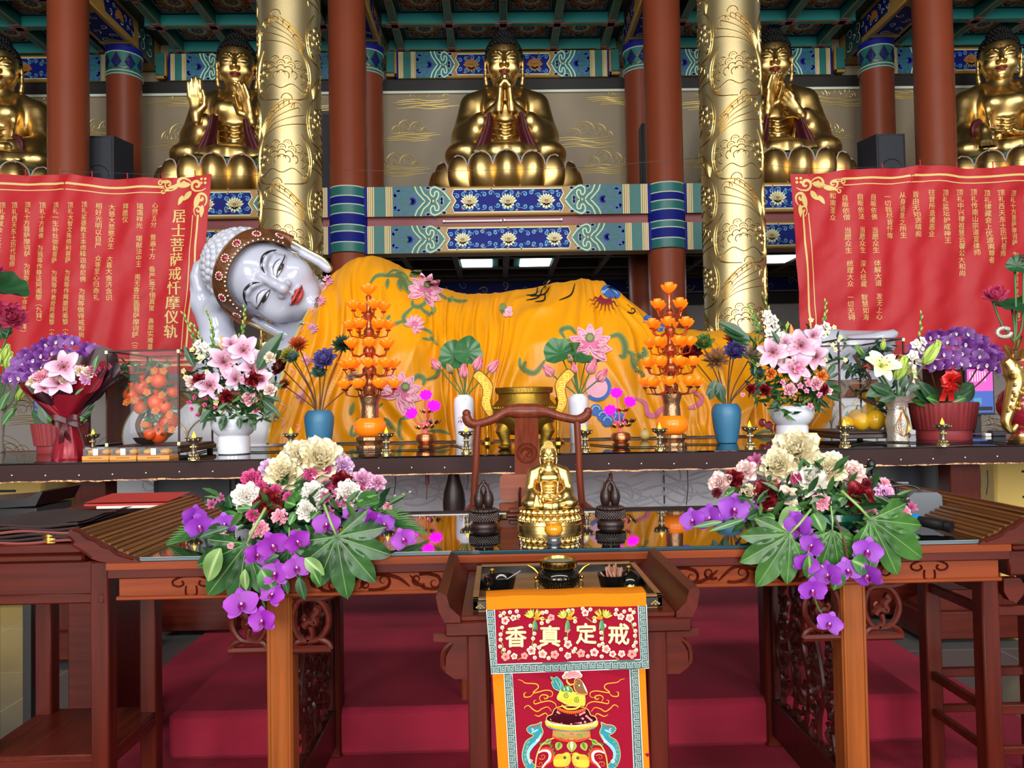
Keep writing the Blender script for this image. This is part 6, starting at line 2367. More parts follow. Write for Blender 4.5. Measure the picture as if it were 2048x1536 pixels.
for pts in ([(973, 1217), (983, 1345), (1297, 1335), (1292, 1208)], [(989, 1217), (994, 1327), (1280, 1317), (1275, 1210)]):
 p.stroke([(x, -y) for x, y in pts], 1.7, 'thread_silver', 4)
keyfret(p, (981, 1219), (988, 1330), 13, 8, 4)
keyfret(p, (1283, 1211), (1288, 1320), 13, 8, 4, -1)
keyfret(p, (984, 1337), (1296, 1326), 14, 21, 4)


def H(x, y):
 return (960 + x / 5.851, -(1180 + y / 5.851))


for ch, x, y, sz in (('香', 420, 545, 44), ('真', 815, 530, 44), ('定', 1240, 510, 43), ('戒', 1615, 505, 44)):
 vs, fs = GL.setdefault(ch, glyphs(ch, 1.))
 cx, cy = H(x, y)
 for (m_, k, lay, off) in (('thread_gold', 1.14, 6, ((-1.3, 0), (1.3, 0), (0, 1.3), (0, -1.3))), ('thread_silver', 1.05, 9, ((-.5, 0), (.5, 0), (0, .5)))):
  for i, (ox, oy) in enumerate(off):
   p.mb.add([tuple(topf(cx + (u - .5) * sz + ox, cy + (v - .36) * sz + oy, (lay + .2 * i) * .0004)) for u, v in vs], fs, m_ if m_ == 'thread_gold' else 'cream')
pals = (('thread_white', 'thread_pink', 'thread_red'), ('thread_white', 'thread_pink', 'thread_orange'), ('thread_pink', 'thread_pink', 'thread_red'))
for i, (x, y, r) in enumerate(((295, 350, 50), (1745, 315, 50), (300, 770, 52), (600, 700, 55), (730, 735, 52), (870, 740, 50), (1025, 625, 50), (1025, 755, 42), (1180, 735, 50), (1335, 725, 52), (1470, 680, 52), (1770, 735, 55), (390, 320, 38), (400, 770, 40), (520, 765, 42), (1545, 735, 42), (1650, 730, 44), (830, 310, 42), (1230, 265, 44), (1640, 300, 42), (1020, 455, 36))):
 a, b, c = pals[i % 3]
 cx, cy = H(x, y)
 for k in range(5):
  t = k * 1.2566 + i
  p.disc(cx + r / 5.85 * .58 * math.cos(t), cy + r / 5.85 * .58 * math.sin(t), r / 5.85 * .44, 'thread_gold', 5, 10)
  p.disc(cx + r / 5.85 * .58 * math.cos(t), cy + r / 5.85 * .58 * math.sin(t), r / 5.85 * .38, a, 6, 10)
  p.disc(cx + r / 5.85 * .42 * math.cos(t), cy + r / 5.85 * .42 * math.sin(t), r / 5.85 * .24, b, 7, 8)
 p.disc(cx, cy, r / 5.85 * .28, c, 8, 8)
r3 = random.Random(9)
buds = [(240, 290), (260, 430), (240, 510), (240, 570), (235, 650), (280, 690), (430, 245), (350, 255), (450, 300), (280, 260), (620, 560), (635, 500), (590, 410), (640, 640), (690, 660), (775, 245), (730, 255), (720, 375), (790, 355), (1000, 560), (945, 680), (1110, 680), (1090, 710), (1200, 215), (1290, 225), (1340, 360), (1110, 360), (1080, 230), (1030, 230), (1420, 560), (1415, 490), (1450, 410), (1430, 620), (1390, 640), (1590, 220), (1580, 270), (1680, 240), (1750, 220), (1790, 250), (1800, 390), (1810, 465), (1805, 520), (1815, 600), (1790, 640), (1820, 690), (640, 780), (800, 780), (1260, 770), (1420, 770), (340, 720)]
for (x, y) in buds:
 cx, cy = H(x, y)
 p.disc(cx, cy, 4.2, 'thread_gold', 5, 9)
 p.disc(cx, cy, 3.5, 'thread_white', 6, 9)
 p.disc(cx + .5, cy - .6, 2.0, 'thread_pink', 7, 8)
for pts in ([(220, 240), (290, 300), (270, 450), (240, 560), (270, 650), (250, 720), (300, 770)], [(1810, 205), (1755, 310), (1790, 450), (1825, 520), (1790, 620), (1840, 690), (1780, 760)], [(610, 400), (620, 520), (610, 630), (580, 700)], [(1020, 480), (1020, 580), (1020, 640)], [(1430, 420), (1440, 540), (1430, 620)], [(460, 340), (380, 320), (300, 300)], [(700, 330), (790, 330), (860, 290)], [(640, 640), (700, 700)], [(1060, 680), (1130, 730)], [(1240, 320), (1320, 380)], [(440, 810), (540, 770)], [(1540, 750), (1620, 800)]):
 p.stroke([H(*q) for q in spline(pts, 5)], 1.5, 'thread_olive', 4)
for (x, y, s) in ((640, 310, 1), (1020, 310, 1), (1420, 310, -1)):            # three long-tailed birds
 for k in range(5):
  p.petal2(*H(x - 30 * s, y), 17, 6, (PI - .3 - .35 * k) if s > 0 else (.3 + .35 * k), ('thread_yellow', 'thread_olive', 'thread_gold')[k % 3], 9)
 for k in range(4):
  p.petal2(*H(x + 10 * s, y - 10), 16, 5, PI / 2 - s * (.2 + .25 * k), ('thread_yellow', 'thread_green', 'thread_orange')[k % 3], 10)
 p.petal2(*H(x - 20 * s, y), 17, 8, -s * .1 if s > 0 else PI + .1, 'thread_orange', 11)
 for k in range(3):
  p.petal2(*H(x, y + 20), 24, 5, -PI / 2 + .2 * (k - 1), ('thread_olive', 'thread_teal', 'thread_green')[k], 9)
 p.disc(*H(x + 85 * s, y + 10), 4, 'thread_gold', 12, 10)
 p.disc(*H(x + 90 * s, y + 8), 1.3, 'thread_black', 13, 8)
 p.petal2(*H(x + 95 * s, y + 12), 6, 2.4, 0 if s > 0 else PI, 'thread_red', 12)
p.build('upper_embroidery', fr)

# ------------------------------------------------------------------ side stands
def stand(sx, lab):
 t = thing('side_stand', lab, 'stand', (sx * 1.52, 2.45, 0))
 y0, y1 = 2.30, 2.66
 if sx < 0:
  xa, xb = -1.73, -1.335
  MB().box(xa - .02, -1.40, y0 - .02, y1 + .02, .905, .935, 'wood', .006).box(xa - .01, -1.40, y0 - .01, y1 + .01, .878, .905, 'wood', .008).build('table_top', t)
  mb = MB()
  for b in ((xa, xb - .03, y0 + .008, y0 + .03), (xa, xb - .03, y1 - .03, y1 - .008), (xa + .008, xa + .03, y0, y1), (xb - .03, xb - .008, y0, y1)):
   mb.box(b[0], b[1], b[2], b[3], .78, .878, 'wood', .003)
   mb.box(b[0], b[1], b[2] - .004, b[3] + .004, .755, .785, 'wood', .004)
  mb.build('apron', t)
  MB().box(xa, xb, y0, y1, .30, .318, 'wood_y', .004).box(xa, xb, y0, y0 + .02, .27, .305, 'wood', .004).box(xb - .02, xb, y0, y1, .27, .305, 'wood_y', .004).build('shelf', t)
  tops = (.878, .878)
 else:
  xa, xb = 1.263, 1.66
  MB().box(1.345, xb + .02, y0 - .02, y1 + .02, .855, .875, 'wood', .006).build('table_top', t)
  MB().box(1.35, xb, y0 + .005, y1, .775, .855, 'wood', .006).build('drawer_box', t)
  for z0, z1 in ((.72, .75), (.655, .685), (.36, .39), (.24, .265)):
   for b in ((xa, xb, y0 + .01, y0 + .03), (xa, xb, y1 - .03, y1 - .01), (xa + .01, xa + .03, y0, y1)):
    MB().box(b[0], b[1], b[2], b[3], z0, z1, 'wood', .003).build('rail', t)
  MB().prism([(0, 0), (.05, 0), (.062, -.02), (.058, -.05), (.04, -.07), (.016, -.066), (0, -.04)], 'wood', lambda u, v, h: (xa + .054 + u, y0 - .02 + h, .775 + v), .03).build('carved_bracket', t)
  tops = (.775, .855)
 for x, tp in ((xb - .025, tops[0] if sx < 0 else tops[1]), (xa + .025, tops[1] if sx < 0 else tops[0])):
  for y in (y0 + .025, y1 - .025):
   MB().box(x - .027, x + .027, y - .027, y + .027, .013 if sx > 0 else .0125, tp, 'wood_v', .005).build('leg', t)
 return t


stand(-1, 'dark red wooden stand with apron and lower shelf at the west end of the altar')
stand(1, 'dark red wooden frame stand with several rails at the east end of the altar')

# folded brown cloth, brass ring, red folder, black lectern behind the west stand
fc = thing('folded_cloth', 'thick folded dark brown cloth lying on the west side stand', 'cloth', (-1.55, 2.45, .936))
for k in range(6):
 mb = MB()
 z = .937 + .0095 * k
 w_ = .205 - .004 * k
 mb.grid(lambda u, v: (-1.585 + (u - .5) * 2 * w_ * .92, 2.29 + .34 * v, z + .004 * math.sin(u * 9 + k) + .003 * math.sin(v * 8 + k * 2) + .004 * (u > .9)), 24, 12, 'towel_brown' if k % 2 == 0 else 'towel_pink')
 mb.grid(lambda u, v: (-1.585 + (u - .5) * 2 * w_ * .92, 2.29 + .34 * v, z + .0075 + .004 * math.sin(u * 9 + k) + .003 * math.sin(v * 8 + k * 2) + .004 * (u > .9)), 24, 12, 'towel_brown')
 mb.tube([(-1.585 + (u / 24 - .5) * 2 * w_ * .92, 2.288, z + .0038 + .004 * math.sin(u / 24 * 9 + k)) for u in range(25)], .0042, 'towel_brown' if k % 3 else 'towel_pink', 6)
 mb.build('layer', fc)
rb = P(98, 1062, 2.29)
mb = MB().grid(lambda u, v: (rb.x - .0 + .022 * math.cos(2 * PI * u), 2.296 + .012 * math.sin(2 * PI * u), .937 + .026 * v), 24, 2, 'brass', cu_=True)
tag(mb.build('brass_ring'), 'flat brass ring in front of the folded brown cloth', 'ring')
def ctr_box(px0, px1, py0, py1, Y, d):
 a, b = P(px0, py0, Y), P(px1, py1, Y)
 return (min(a.x, b.x), max(a.x, b.x), Y, Y + d, min(a.z, b.z), max(a.z, b.z))


b = ctr_box(118, 235, 1019, 1062, 3.0, .4)
t = thing('wooden_box', 'plain red-brown wooden box on a low table behind the west stand', 'box', ((b[0] + b[1]) / 2, 3.2, 0))
MB().box(*b, 'wood', .006).build('box', t)
MB().box(b[0], b[1], b[2], b[3], 0.0, .05, 'wood', .006).box(b[0] + .02, b[1] - .02, b[2] + .02, b[3] - .02, .05, b[4], 'wood', .006).build('base', t)
c = P(215, 1031, 2.92)
t = thing('red_folder', 'red paper folder lying tilted behind the upturned west end of the altar', 'folder', c)
zf = b[5]
MB().box(c.x - .12, c.x + .20, 2.98, 3.2, zf + .012, zf + .020, 'folder_red', .002).build('cover', t)
MB().box(c.x - .07, c.x + .2, 2.975, 3.19, zf + .002, zf + .012, 'paper', .001).build('pages', t)
zc_ = zf + .021
MB().grid(lambda u, v: (c.x - .12 + .32 * u, 2.98 + .22 * v, zc_ + .012 * v + .004), 4, 4, 'folder_red').build('flap', t)

lx = P(30, 990, 3.3)
t = thing('black_side_table', 'black lacquer side table with upturned top behind the west stand', 'table', (lx.x, 3.4, 0))
a, b_ = P(-60, 1012, 3.3), P(85, 974, 3.3)
mb = MB()
mb.prism([(-.45, -.05), (b_.x - lx.x - .03, -.028), (b_.x - lx.x, .03), (b_.x - lx.x - .008, .034), (b_.x - lx.x - .06, .008), (-.45, -.02)], 'lacquer_black', lambda u, v, h: (lx.x + u, 3.3 + h, lx.z - .02 + v), .3)
mb.build('top', t)
zt_ = lx.z - .08
MB().box(lx.x - .45, b_.x - .03, 3.31, 3.58, zt_ - .03, zt_ + .025, 'lacquer_black', .004).build('apron', t)
xg = P(45, 1040, 3.3).x
MB().box(xg - .02, xg + .02, 3.33, 3.37, 0, zt_, 'lacquer_black', .004).build('leg', t)
MB().box(xg - .42, xg - .38, 3.33, 3.37, 0, zt_, 'lacquer_black', .004).build('leg', t)
for s in (-1, 1):
 MB().tube([(xg + s * (.02 + .03 + .028 * math.cos(k * .5)), 3.34, zt_ - .045 + .022 * math.sin(k * .5)) for k in range(13)], .008, 'lacquer_black', 7).build('spandrel', t)
# turned dark wooden stand below the offering table
vx = P(908, 980, 3.9)
t = thing('turned_post', 'dark glossy baluster-shaped wooden post under the offering table, west of the chair', 'post', (vx.x, 4.25, .0))
k_ = 4.25 / 1540
MB().lathe([(.10, 0), (.11, .03), (.08, .06), (.05, .12), (.04, .3), (.035, .5), (.045, .62), (.059, .70), (.063, .77), (.056, .83), (.038, .89), (.026, .94), (.024, .995)], 'carved_dark', (P(908, 980, 4.25).x, 4.25, .012), 32).build('baluster', t)

# ------------------------------------------------------------------ things on the altar table
def on(px, Y):
 return V((P(px, 1040, Y).x, Y, ZA))


gb = on(1099, 2.60)
sc = .092
t = thing('small_buddha_statue', 'small golden seated Buddha touching the earth, on the altar table', 'statue', gb)
bd, hd, _l = figure('bhumi', .028)
bk_ = .108
TM = Matrix.Translation((0, -.0, .068)) @ Matrix.Scale(bk_, 4)
mg = MB()
for me in (bd,):
 me2 = me.copy()
 me2.materials.clear()
 me2.materials.append(M['gold_bright'])
 inst('robed_body', me2, t, TM)
for q in hd:
 q2 = q.copy()
 q2.materials.clear()
 q2.materials.append(M['gold_bright'])
 inst('hand', q2, t, TM)
h2 = ME_HEAD.copy()
h2.materials.clear()
h2.materials.append(M['gold_bright'])
ho = inst('head', h2, t, TM @ Matrix.Translation((0, -.03, 1.60)) @ Matrix.Rotation(R(6), 4, 'X') @ Matrix.Scale(.31, 4))
h3 = hair_mb('gold_bright', curl=.075).mesh('hair', angle=60)
inst('hair', h3, ho, Matrix.Identity(4))
f2 = ME_FACE.copy()
f2.materials.clear()
for _ in range(4):
 f2.materials.append(M['gold_dark'])
inst('face_lines', f2, ho, Matrix.Identity(4))
mb = MB().lathe([(.108, 0), (.108, .012), (.104, .014), (.102, .026), (.106, .028), (.100, .034), (.086, .046), (.086, .050), (.098, .058), (.102, .066), (.07, .072)], 'gold_bright', gb, 48, sy=.8)
for k in range(26):
 a = 2 * PI * k / 26
 for zz, r_, hh in ((.034, .098, .016), (.056, .094, .016)):
  mb.ell((gb.x + r_ * math.cos(a), gb.y + r_ * .8 * math.sin(a), gb.z + zz), (.012, .010, hh * .7), 'gold_bright', 8, 6)
for k in range(60):
 a = 2 * PI * k / 60
 mb.ell((gb.x + .106 * math.cos(a), gb.y + .085 * math.sin(a), gb.z + .027), .0028, 'gold_bright', 6, 4)
mb.build('lotus_base', t)

for px_, lb in ((968, 'dark carved wooden ornament of two praying hands, west of the small golden Buddha'), (1221, 'dark carved wooden ornament of two praying hands, east of the small golden Buddha')):
 g = on(px_, 2.62)
 t = thing('praying_hands', lb, 'ornament', g, 'praying hands on the altar table')
 mb = MB().lathe([(.044, 0), (.046, .006), (.044, .012), (.036, .018), (.034, .022), (.046, .028), (.050, .038), (.049, .046), (.040, .050), (.044, .056), (.042, .062), (.034, .066)], 'carved_dark', g, 40)
 for row in range(5):
  for k in range(34):
   a = 2 * PI * (k + .5 * (row % 2)) / 34
   mb.ell((g.x + .0485 * math.cos(a), g.y + .0485 * math.sin(a), g.z + .027 + .0052 * row), .0038, 'carved_dark', 6, 4)
 for k in range(20):
  a = 2 * PI * k / 20
  mb.ell((g.x + .042 * math.cos(a), g.y + .042 * math.sin(a), g.z + .058), (.006, .006, .005), 'carved_dark', 6, 4)
 mb.build('base', t)
 for s in (-1, 1):
  S = Sculpt((-.06, -.06, -.01), (.06, .06, .13), .0022)
  mm = Matrix.Translation((s * .017, 0, .022)) @ Matrix.Rotation(R(-4 * s), 4, 'Y')
  hm = mm @ handm((0, 0, 0), (0, 0, 1), (-s, 0, 0))
  fingers(S, hm, (.3, .3, .3, .3), .20, -s, k=.002, spread=.02, thumb=(1.2, -.1))
  S.ell((s * .016, 0, .03), (.018, .024, .032), .008)
  v, f = S.out()
  v = smooth_mesh(v, f, 1)
  MB().add(v + np.array(g) + np.array((0, 0, .064)), f, 'carved_dark').build('hand', t, angle=180)
g = on(1107, 2.30)
t = thing('candle_holder', 'amber glass candle jar on a silver stand before the small Buddha', 'candle holder', g)
MB().lathe([(.022, 0), (.024, .003), (.018, .008), (.018, .014), (.033, .018), (.034, .020), (.02, .022)], 'metal_grey', g, 32).build('stand', t)
MB().lathe([(.016, .022), (.022, .026), (.0275, .036), (.027, .046), (.0235, .053), (.0255, .059), (.0235, .059), (.021, .052), (.024, .04), (.014, .026), (.001, .025)], 'amber_glass', g, 32).build('jar', t)
for px_, lb in ((1041, 'flat clear glass stand west of the amber candle jar'), (1155, 'flat clear glass stand east of the amber candle jar')):
 g = on(px_, 2.27)
 t = thing('glass_stand', lb, 'stand', g, 'glass stands on the altar')
 MB().box(g.x - .026, g.x + .026, g.y - .018, g.y + .018, g.z, g.z + .004, 'case_glass', .001).build('plate', t)
 MB().lathe([(.003, .004), (.003, .011), (.001, .013)], 'metal_grey', g, 12).build('pin', t)
# wooden book stand behind the small Buddha
g = on(1070, 2.92)
t = thing('book_stand', 'rosewood folding book stand with two rounded boards behind the small golden Buddha', 'book stand', g)


def rboard(px0, px1, py0, py1, Y, th, tilt, nm):
 a, b = P(px0, py0, Y), P(px1, py1, Y)
 cx, cz, hw, hh = (a.x + b.x) / 2, (a.z + b.z) / 2, (b.x - a.x) / 2, (a.z - b.z) / 2
 r = min(.018, hh * .8)
 poly = []
 for (sx, sz, a0) in ((1, 1, 0), (-1, 1, PI / 2), (-1, -1, PI), (1, -1, 1.5 * PI)):
  poly += [(sx * (hw - r) + r * math.cos(a0 + k * PI / 8), sz * (hh - r) + r * math.sin(a0 + k * PI / 8)) for k in range(5)]
 MB().prism(poly, 'wood_light_h', lambda u, v, h: (cx + u, Y + h + v * tilt, cz + v), th).build(nm, t)


rboard(999, 1142, 950, 999, 2.93, .012, .25, 'back_board')
rboard(998, 1142, 1008, 1019, 2.88, .05, 0, 'ledge')
for px_ in (1039, 1130):
 x = P(px_, 1000, 2.9).x
 MB().tube([(x, 2.86, ZA), (x, 2.87, ZA + .085), (x + .004, 2.93, ZA + .095)], .005, 'wood_dark', 8).build('post', t)
MB().box(P(995, 0, 2.9).x, P(1145, 0, 2.9).x, 2.84, 2.98, ZA, ZA + .012, 'rosewood', .003).box(P(1000, 0, 2.9).x, P(1140, 0, 2.9).x, 2.85, 2.97, ZA + .012, ZA + .03, 'rosewood', .004).build('base', t)
# microphones at the east end
a, b_ = P(1838, 1042, 2.38), P(1904, 1068, 2.30)
a.z, b_.z = max(a.z, ZA + .03), ZA + .0225
t = thing('handheld_microphone', 'black handheld microphone with blue collar lying at the east end of the altar', 'microphone', (a.x, a.y, ZA))
dv = (b_ - a).normalized()
MB().tube([a, a + dv * .055, a + dv * .06, b_ - dv * .02], [.0155, .018, .0165, .0165], 'mic_black', 20).build('handle', t)
MB().tube([b_ - dv * .02, b_ - dv * .016, b_], [.0145, .018, .0175], 'mic_black', 20).build('end_cap', t)
MB().tube([a - dv * .02, a], [.019, .019], 'mic_blue', 20).build('collar', t)['label'] = 'blue collar'
MB().ell(a - dv * .04, (.024, .024, .022), 'mic_grey', 16, 10).build('grille', t)
g = P(1843, 1040, 2.62)
g.z = ZA
t = thing('conference_microphone', 'grey desk box with two bent black goosenecks and foam-tipped microphone, east end of the altar', 'microphone', g)
MB().prism([(-.06, 0), (.055, 0), (.05, .08), (.035, .092), (-.045, .092), (-.06, .08)], 'mic_grey', lambda u, v, h: (g.x + u, 2.58 + h, ZA + v), .1).build('box', t)
m1 = P(1742, 929, 2.7)
MB().tube(spline([(g.x + .01, 2.62, ZA + .09), tuple(P(1845, 1000, 2.62)), tuple(P(1838, 978, 2.62)), tuple(P(1815, 970, 2.64)), tuple(P(1780, 972, 2.66)), tuple(P(1725, 968, 2.68)), tuple(P(1730, 952, 2.7)), tuple(m1)], 6), .005, 'mic_black', 8).build('gooseneck', t)
MB().tube(spline([(g.x - .04, 2.66, ZA + .09), tuple(P(1797, 992, 2.66)), tuple(P(1790, 966, 2.66)), tuple(P(1778, 960, 2.66)), tuple(P(1770, 970, 2.66))], 6), .006, 'mic_black', 8).build('gooseneck', t)
MB().ell(m1, (.016, .016, .018), 'mic_black', 14, 10).build('foam_tip', t)
# ================================================================== FLOWERS: shared shapes, facing +Z, radius about 1
def mixc(a, b, t):
 return tuple(x + (y - x) * t for x, y in zip(a, b))


def petal(mb, L, Wd, a0, a1, az, cols, cup=.25, ruf=0., rf=5, r0=.03, z0=0., nu=5, nv=6, pw=.8, tipw=0., mt='petal', jit=0.):
 c0, c1 = lin(cols[0]), lin(cols[1])
 ca, sa = math.cos(az), math.sin(az)
 r, z = r0, z0
 rows, cc = [], []
 for i in range(nu + 1):
  t = i / nu
  a = a0 + (a1 - a0) * t
  if i:
   r += math.sin(a) * L / nu
   z += math.cos(a) * L / nu
  wd = Wd * (max(0., math.sin(PI * min(1, .08 + .88 * t ** pw))) ** .7 * (1 - tipw * t) + .02)
  for j in range(nv + 1):
   s = 2 * j / nv - 1
   q = cup * Wd * s * s + (ruf * Wd * math.sin(s * rf + az * 3) * t * t)
   rr, zz = r - math.cos(a) * q, z + math.sin(a) * q
   rows.append((rr * ca - s * wd * sa, rr * sa + s * wd * ca, zz))
   cc.append(mixc(c0, c1, min(1, max(0, t * (1 - .25 * abs(s)) if jit == 0 else t + jit * abs(s)))))
 fs = [(i * (nv + 1) + j, (i + 1) * (nv + 1) + j, (i + 1) * (nv + 1) + j + 1, i * (nv + 1) + j + 1) for i in range(nu) for j in range(nv)]
 mb.add(rows, fs, mt, None, cc)


def rings(mb, spec, cols, seed=1, **k):
 q = random.Random(seed)
 for (n, L, Wd, a0, a1, z0) in spec:
  o = q.uniform(0, 6)
  for i in range(n):
   petal(mb, L * q.uniform(.92, 1.06), Wd, a0 + q.uniform(-.08, .08), a1 + q.uniform(-.12, .12), o + 2 * PI * i / n + q.uniform(-.12, .12), cols, z0=z0, **k)
 return mb


def f_rose(c0, c1, seed=1):
 return rings(MB(), [(5, .95, .52, .9, 1.75, -.25), (5, .85, .5, .65, 1.35, -.15), (5, .75, .44, .4, 1.0, -.02), (4, .66, .36, .25, .55, .05), (4, .56, .28, .12, .2, .08), (3, .5, .18, .03, -.1, .1)], (c0, c1), seed, cup=.32, pw=.65)


def f_peony(c0, c1, seed=2):
 return rings(MB(), [(7, 1.0, .46, 1.2, 1.5, -.2), (8, .95, .42, .9, 1.15, -.12), (8, .9, .36, .6, .85, -.05), (8, .8, .3, .38, .6, 0), (7, .72, .24, .2, .35, .02), (6, .6, .18, .08, .1, .04)], (c0, c1), seed, cup=.35, ruf=.10, rf=6)


def f_carnation(c0, c1, seed=3):
 return rings(MB(), [(9, .9, .36, 1.2, 1.6, -.15), (9, .82, .34, .9, 1.3, -.08), (9, .74, .3, .6, 1.0, 0), (8, .66, .26, .35, .7, .05), (7, .58, .2, .1, .4, .08)], (c0, c1), seed, cup=.1, ruf=.32, rf=9, nv=8, nu=4)


def f_orchid(c0, c1, lip='#7a1060', white=False):
 mb = MB()
 for az in (PI / 2, PI / 2 + 2.2, PI / 2 - 2.2):
  petal(mb, .92, .36, 1.3, 1.62, az, (c0, c1), cup=-.05, r0=.06)
 for az in (.22, PI - .22):
  petal(mb, .98, .64, 1.2, 1.6, az, (c0, c1), cup=.06, r0=.04, z0=.05, pw=.62)
 petal(mb, .42, .18, .5, 1.5, -PI / 2, (lip, lip), cup=.5, z0=.08)
 for az in (-PI / 2 - .9, -PI / 2 + .9):
  petal(mb, .30, .13, .3, .6, az, (lip, '#b040a0'), cup=.5, z0=.08)
 mb.ell((0, .02, .16), (.08, .10, .10), 'petal', 8, 6, cols=lin('#f2e2f0' if white else '#e8b0e0'))
 return mb


def f_lily(c0, c1, seed=4):
 mb = rings(MB(), [(3, 1.15, .28, .35, 1.95, 0), (3, 1.15, .36, .3, 1.85, .03)], (c0, c1), seed, cup=.18, nu=8, pw=.9, jit=.45)
 for k in range(6):
  a = k * PI / 3 + .5
  e = V((.26 * math.cos(a), .26 * math.sin(a), .72))
  mb.tube([(0, 0, 0), e * .6 + V((0, 0, .05)), e], .012, 'petal', 4, cols=lin('#b8c878'))
  mb.ell(e, (.03, .06, .03), 'petal', 6, 4, cols=lin('#7a3a18'))
 return mb


def f_bud(c0, c1, n=3):
 mb = MB()
 for k in range(n):
  petal(mb, 1.0, .22, .35, -.28, 2 * PI * k / n, (c0, c1), cup=.55, nu=7)
 for k in range(n):
  petal(mb, .96, .20, .33, -.26, 2 * PI * (k + .5) / n, (c0, c1), cup=.55, nu=7)
 return mb


def f_lotusbud(c0, c1):
 return rings(MB(), [(5, 1.35, .48, .75, -.55, -.5), (5, 1.4, .46, .65, -.55, -.42), (4, 1.35, .4, .5, -.5, -.35)], (c0, c1), 3, cup=.42, nu=8)


def f_lotus(c0, c1, seed=5, core='#c8b860'):
 mb = rings(MB(), [(8, 1.0, .30, 1.25, .95, -.05), (8, .95, .30, .95, .55, 0), (7, .85, .28, .6, .15, .03), (5, .7, .24, .3, -.1, .05)], (c0, c1), seed, cup=.38, pw=.9)
 mb.lathe([(.02, 0), (.16, .25), (.2, .35), (.001, .37)], 'petal', (0, 0, 0), 10)
 mb.c[-1][:] = lin(core)
 return mb


def f_spiky(c0, c1, n=24, seed=6):
 return rings(MB(), [(n // 2, 1.0, .13, 1.5, 1.3, 0), (n // 2, .95, .13, 1.15, .95, .02), (n // 2, .85, .12, .8, .6, .05), (n // 3, .7, .1, .4, .25, .06)], (c0, c1), seed, cup=.4, nv=4)


def f_alstro(c0, c1, seed=7):
 return rings(MB(), [(3, .95, .26, .5, 1.15, 0), (3, .9, .2, .4, 1.0, .02)], (c0, c1), seed, cup=.2, ruf=.05, jit=.3)


def f_small(c0, c1, seed=8):
 return rings(MB(), [(5, .9, .42, 1.0, 1.4, 0), (4, .6, .32, .4, .8, .05)], (c0, c1), seed, cup=.15, ruf=.2, nu=3, nv=4)


def leaf_mb(L=1., Wd=.3, droop=.4, c0='#2f5f2a', c1='#3f7a33', rib='#8fae6a', nu=10, fold=.25):
 mb = MB()
 a0, a1, rb = lin(c0), lin(c1), lin(rib)

 def f(u, v):
  s = 2 * v - 1
  wd = Wd * math.sin(PI * (.02 + .97 * u ** .85)) ** .85
  return (L * u * math.cos(droop * u), s * wd, -L * u * math.sin(droop * u) * .8 + fold * abs(s) * wd + .012 * math.sin(u * 30 + abs(s) * 4) * abs(s))
 mb.grid(f, nu, 8, 'leafy', cfn=lambda u, v: rb if abs(v - .5) < .04 else mixc(a0, a1, .5 + .5 * math.sin(u * 7 + v * 3)))
 return mb


def fatsia_mb(n=8, span=3.7, c0='#1c3f1c', c1='#2d5a28', seed=1, droop=.1):
 mb = MB()
 q = random.Random(seed)
 a0, a1, rb = lin(c0), lin(c1), lin('#86a860')
 for k in range(n):
  a = (k / (n - 1) - .5) * span
  L = (1 - .42 * abs(k / (n - 1) - .5) * 2) * q.uniform(.93, 1.05)
  dz = .004 * k
  dr = droop * q.uniform(.7, 1.3)

  def f(u, v):
   s = 2 * v - 1
   wd = (.05 * (1 - u) + .165 * math.sin(PI * min(1, max(0, (u - .2) / .8)) ** 1.15) ** .8) * (1 if u > .02 else .6) * L
   if u > .97:
    wd *= .3
   x, y = L * u, s * wd
   z = -dr * L * u * u + .20 * abs(s) * wd + dz + .010 * math.sin(u * 26 - abs(s) * 3) * abs(s)
   return (x * math.cos(a) - y * math.sin(a), x * math.sin(a) + y * math.cos(a), z)
  mb.grid(f, 14, 8, 'leafy', cfn=lambda u, v: rb if False else mixc(a0, a1, .5 + .5 * math.sin(u * 6 + k)))
  mb.tube([f(u / 8, .5) for u in range(9)], .006, 'leafy', 4, cols=rb)
 mb.tube([(-.5, 0, -.1), (-.2, 0, 0), (0, 0, 0)], .02, 'leafy', 6, cols=rb)
 return mb


ML = {}


def proto(name, fn, *a, **k):
 if name not in ML:
  ML[name] = fn(*a, **k).mesh(name, angle=180)
 return ML[name]


C = dict(
 red=('#2e040a', '#8a0f1c'), cream=('#dac690', '#f3edd2'), white=('#e6e0cf', '#f2efe8'), blush=('#e9d2c8', '#f0dcd6'), lilac=('#d6b0d6', '#e6cbe4'), pink=('#d76f92', '#f2b6c8'), hot=('#a01550', '#d2528c'), rosewhite=('#c8386c', '#eeb8cc'), wine=('#45060f', '#6e0f22'), yellow=('#e6dc90', '#f2ecb8'), orange=('#c24a10', '#ef9240'))
P_ROSE_R = proto('rose', f_rose, *C['red'])
P_ROSE_C = proto('rose_cream', f_rose, '#e6cfae', '#efe4d4', 3)
P_ROSE_W = proto('rose_white', f_rose, *C['white'], 5)
P_ROSE_B = proto('rose_blush', f_rose, '#e2b8b8', '#efd8d0', 6)
P_ROSE_P = proto('rose_pink', f_rose, '#e38ba4', '#f0c3cd', 7)
P_ROSE_O = proto('rose_orange', f_rose, *C['orange'], 8)
P_PEO_C = proto('peony_cream', f_peony, *C['cream'])
P_PEO_L = proto('peony_lilac', f_peony, '#cf9ccd', '#e4c4e2', 4)
P_PEO_P = proto('peony_pink', f_peony, '#d271a6', '#ecc3dc', 5)
P_CAR_W = proto('carnation_white', f_carnation, '#d8cfc0', '#f0ebe4')
P_CAR_H = proto('carnation_magenta', f_carnation, *C['hot'], 4)
P_CAR_P = proto('carnation_pink', f_carnation, '#e0527e', '#f3bac8', 5)
P_CAR_L = proto('carnation_lilac', f_carnation, '#b070c8', '#efb6d6', 6)
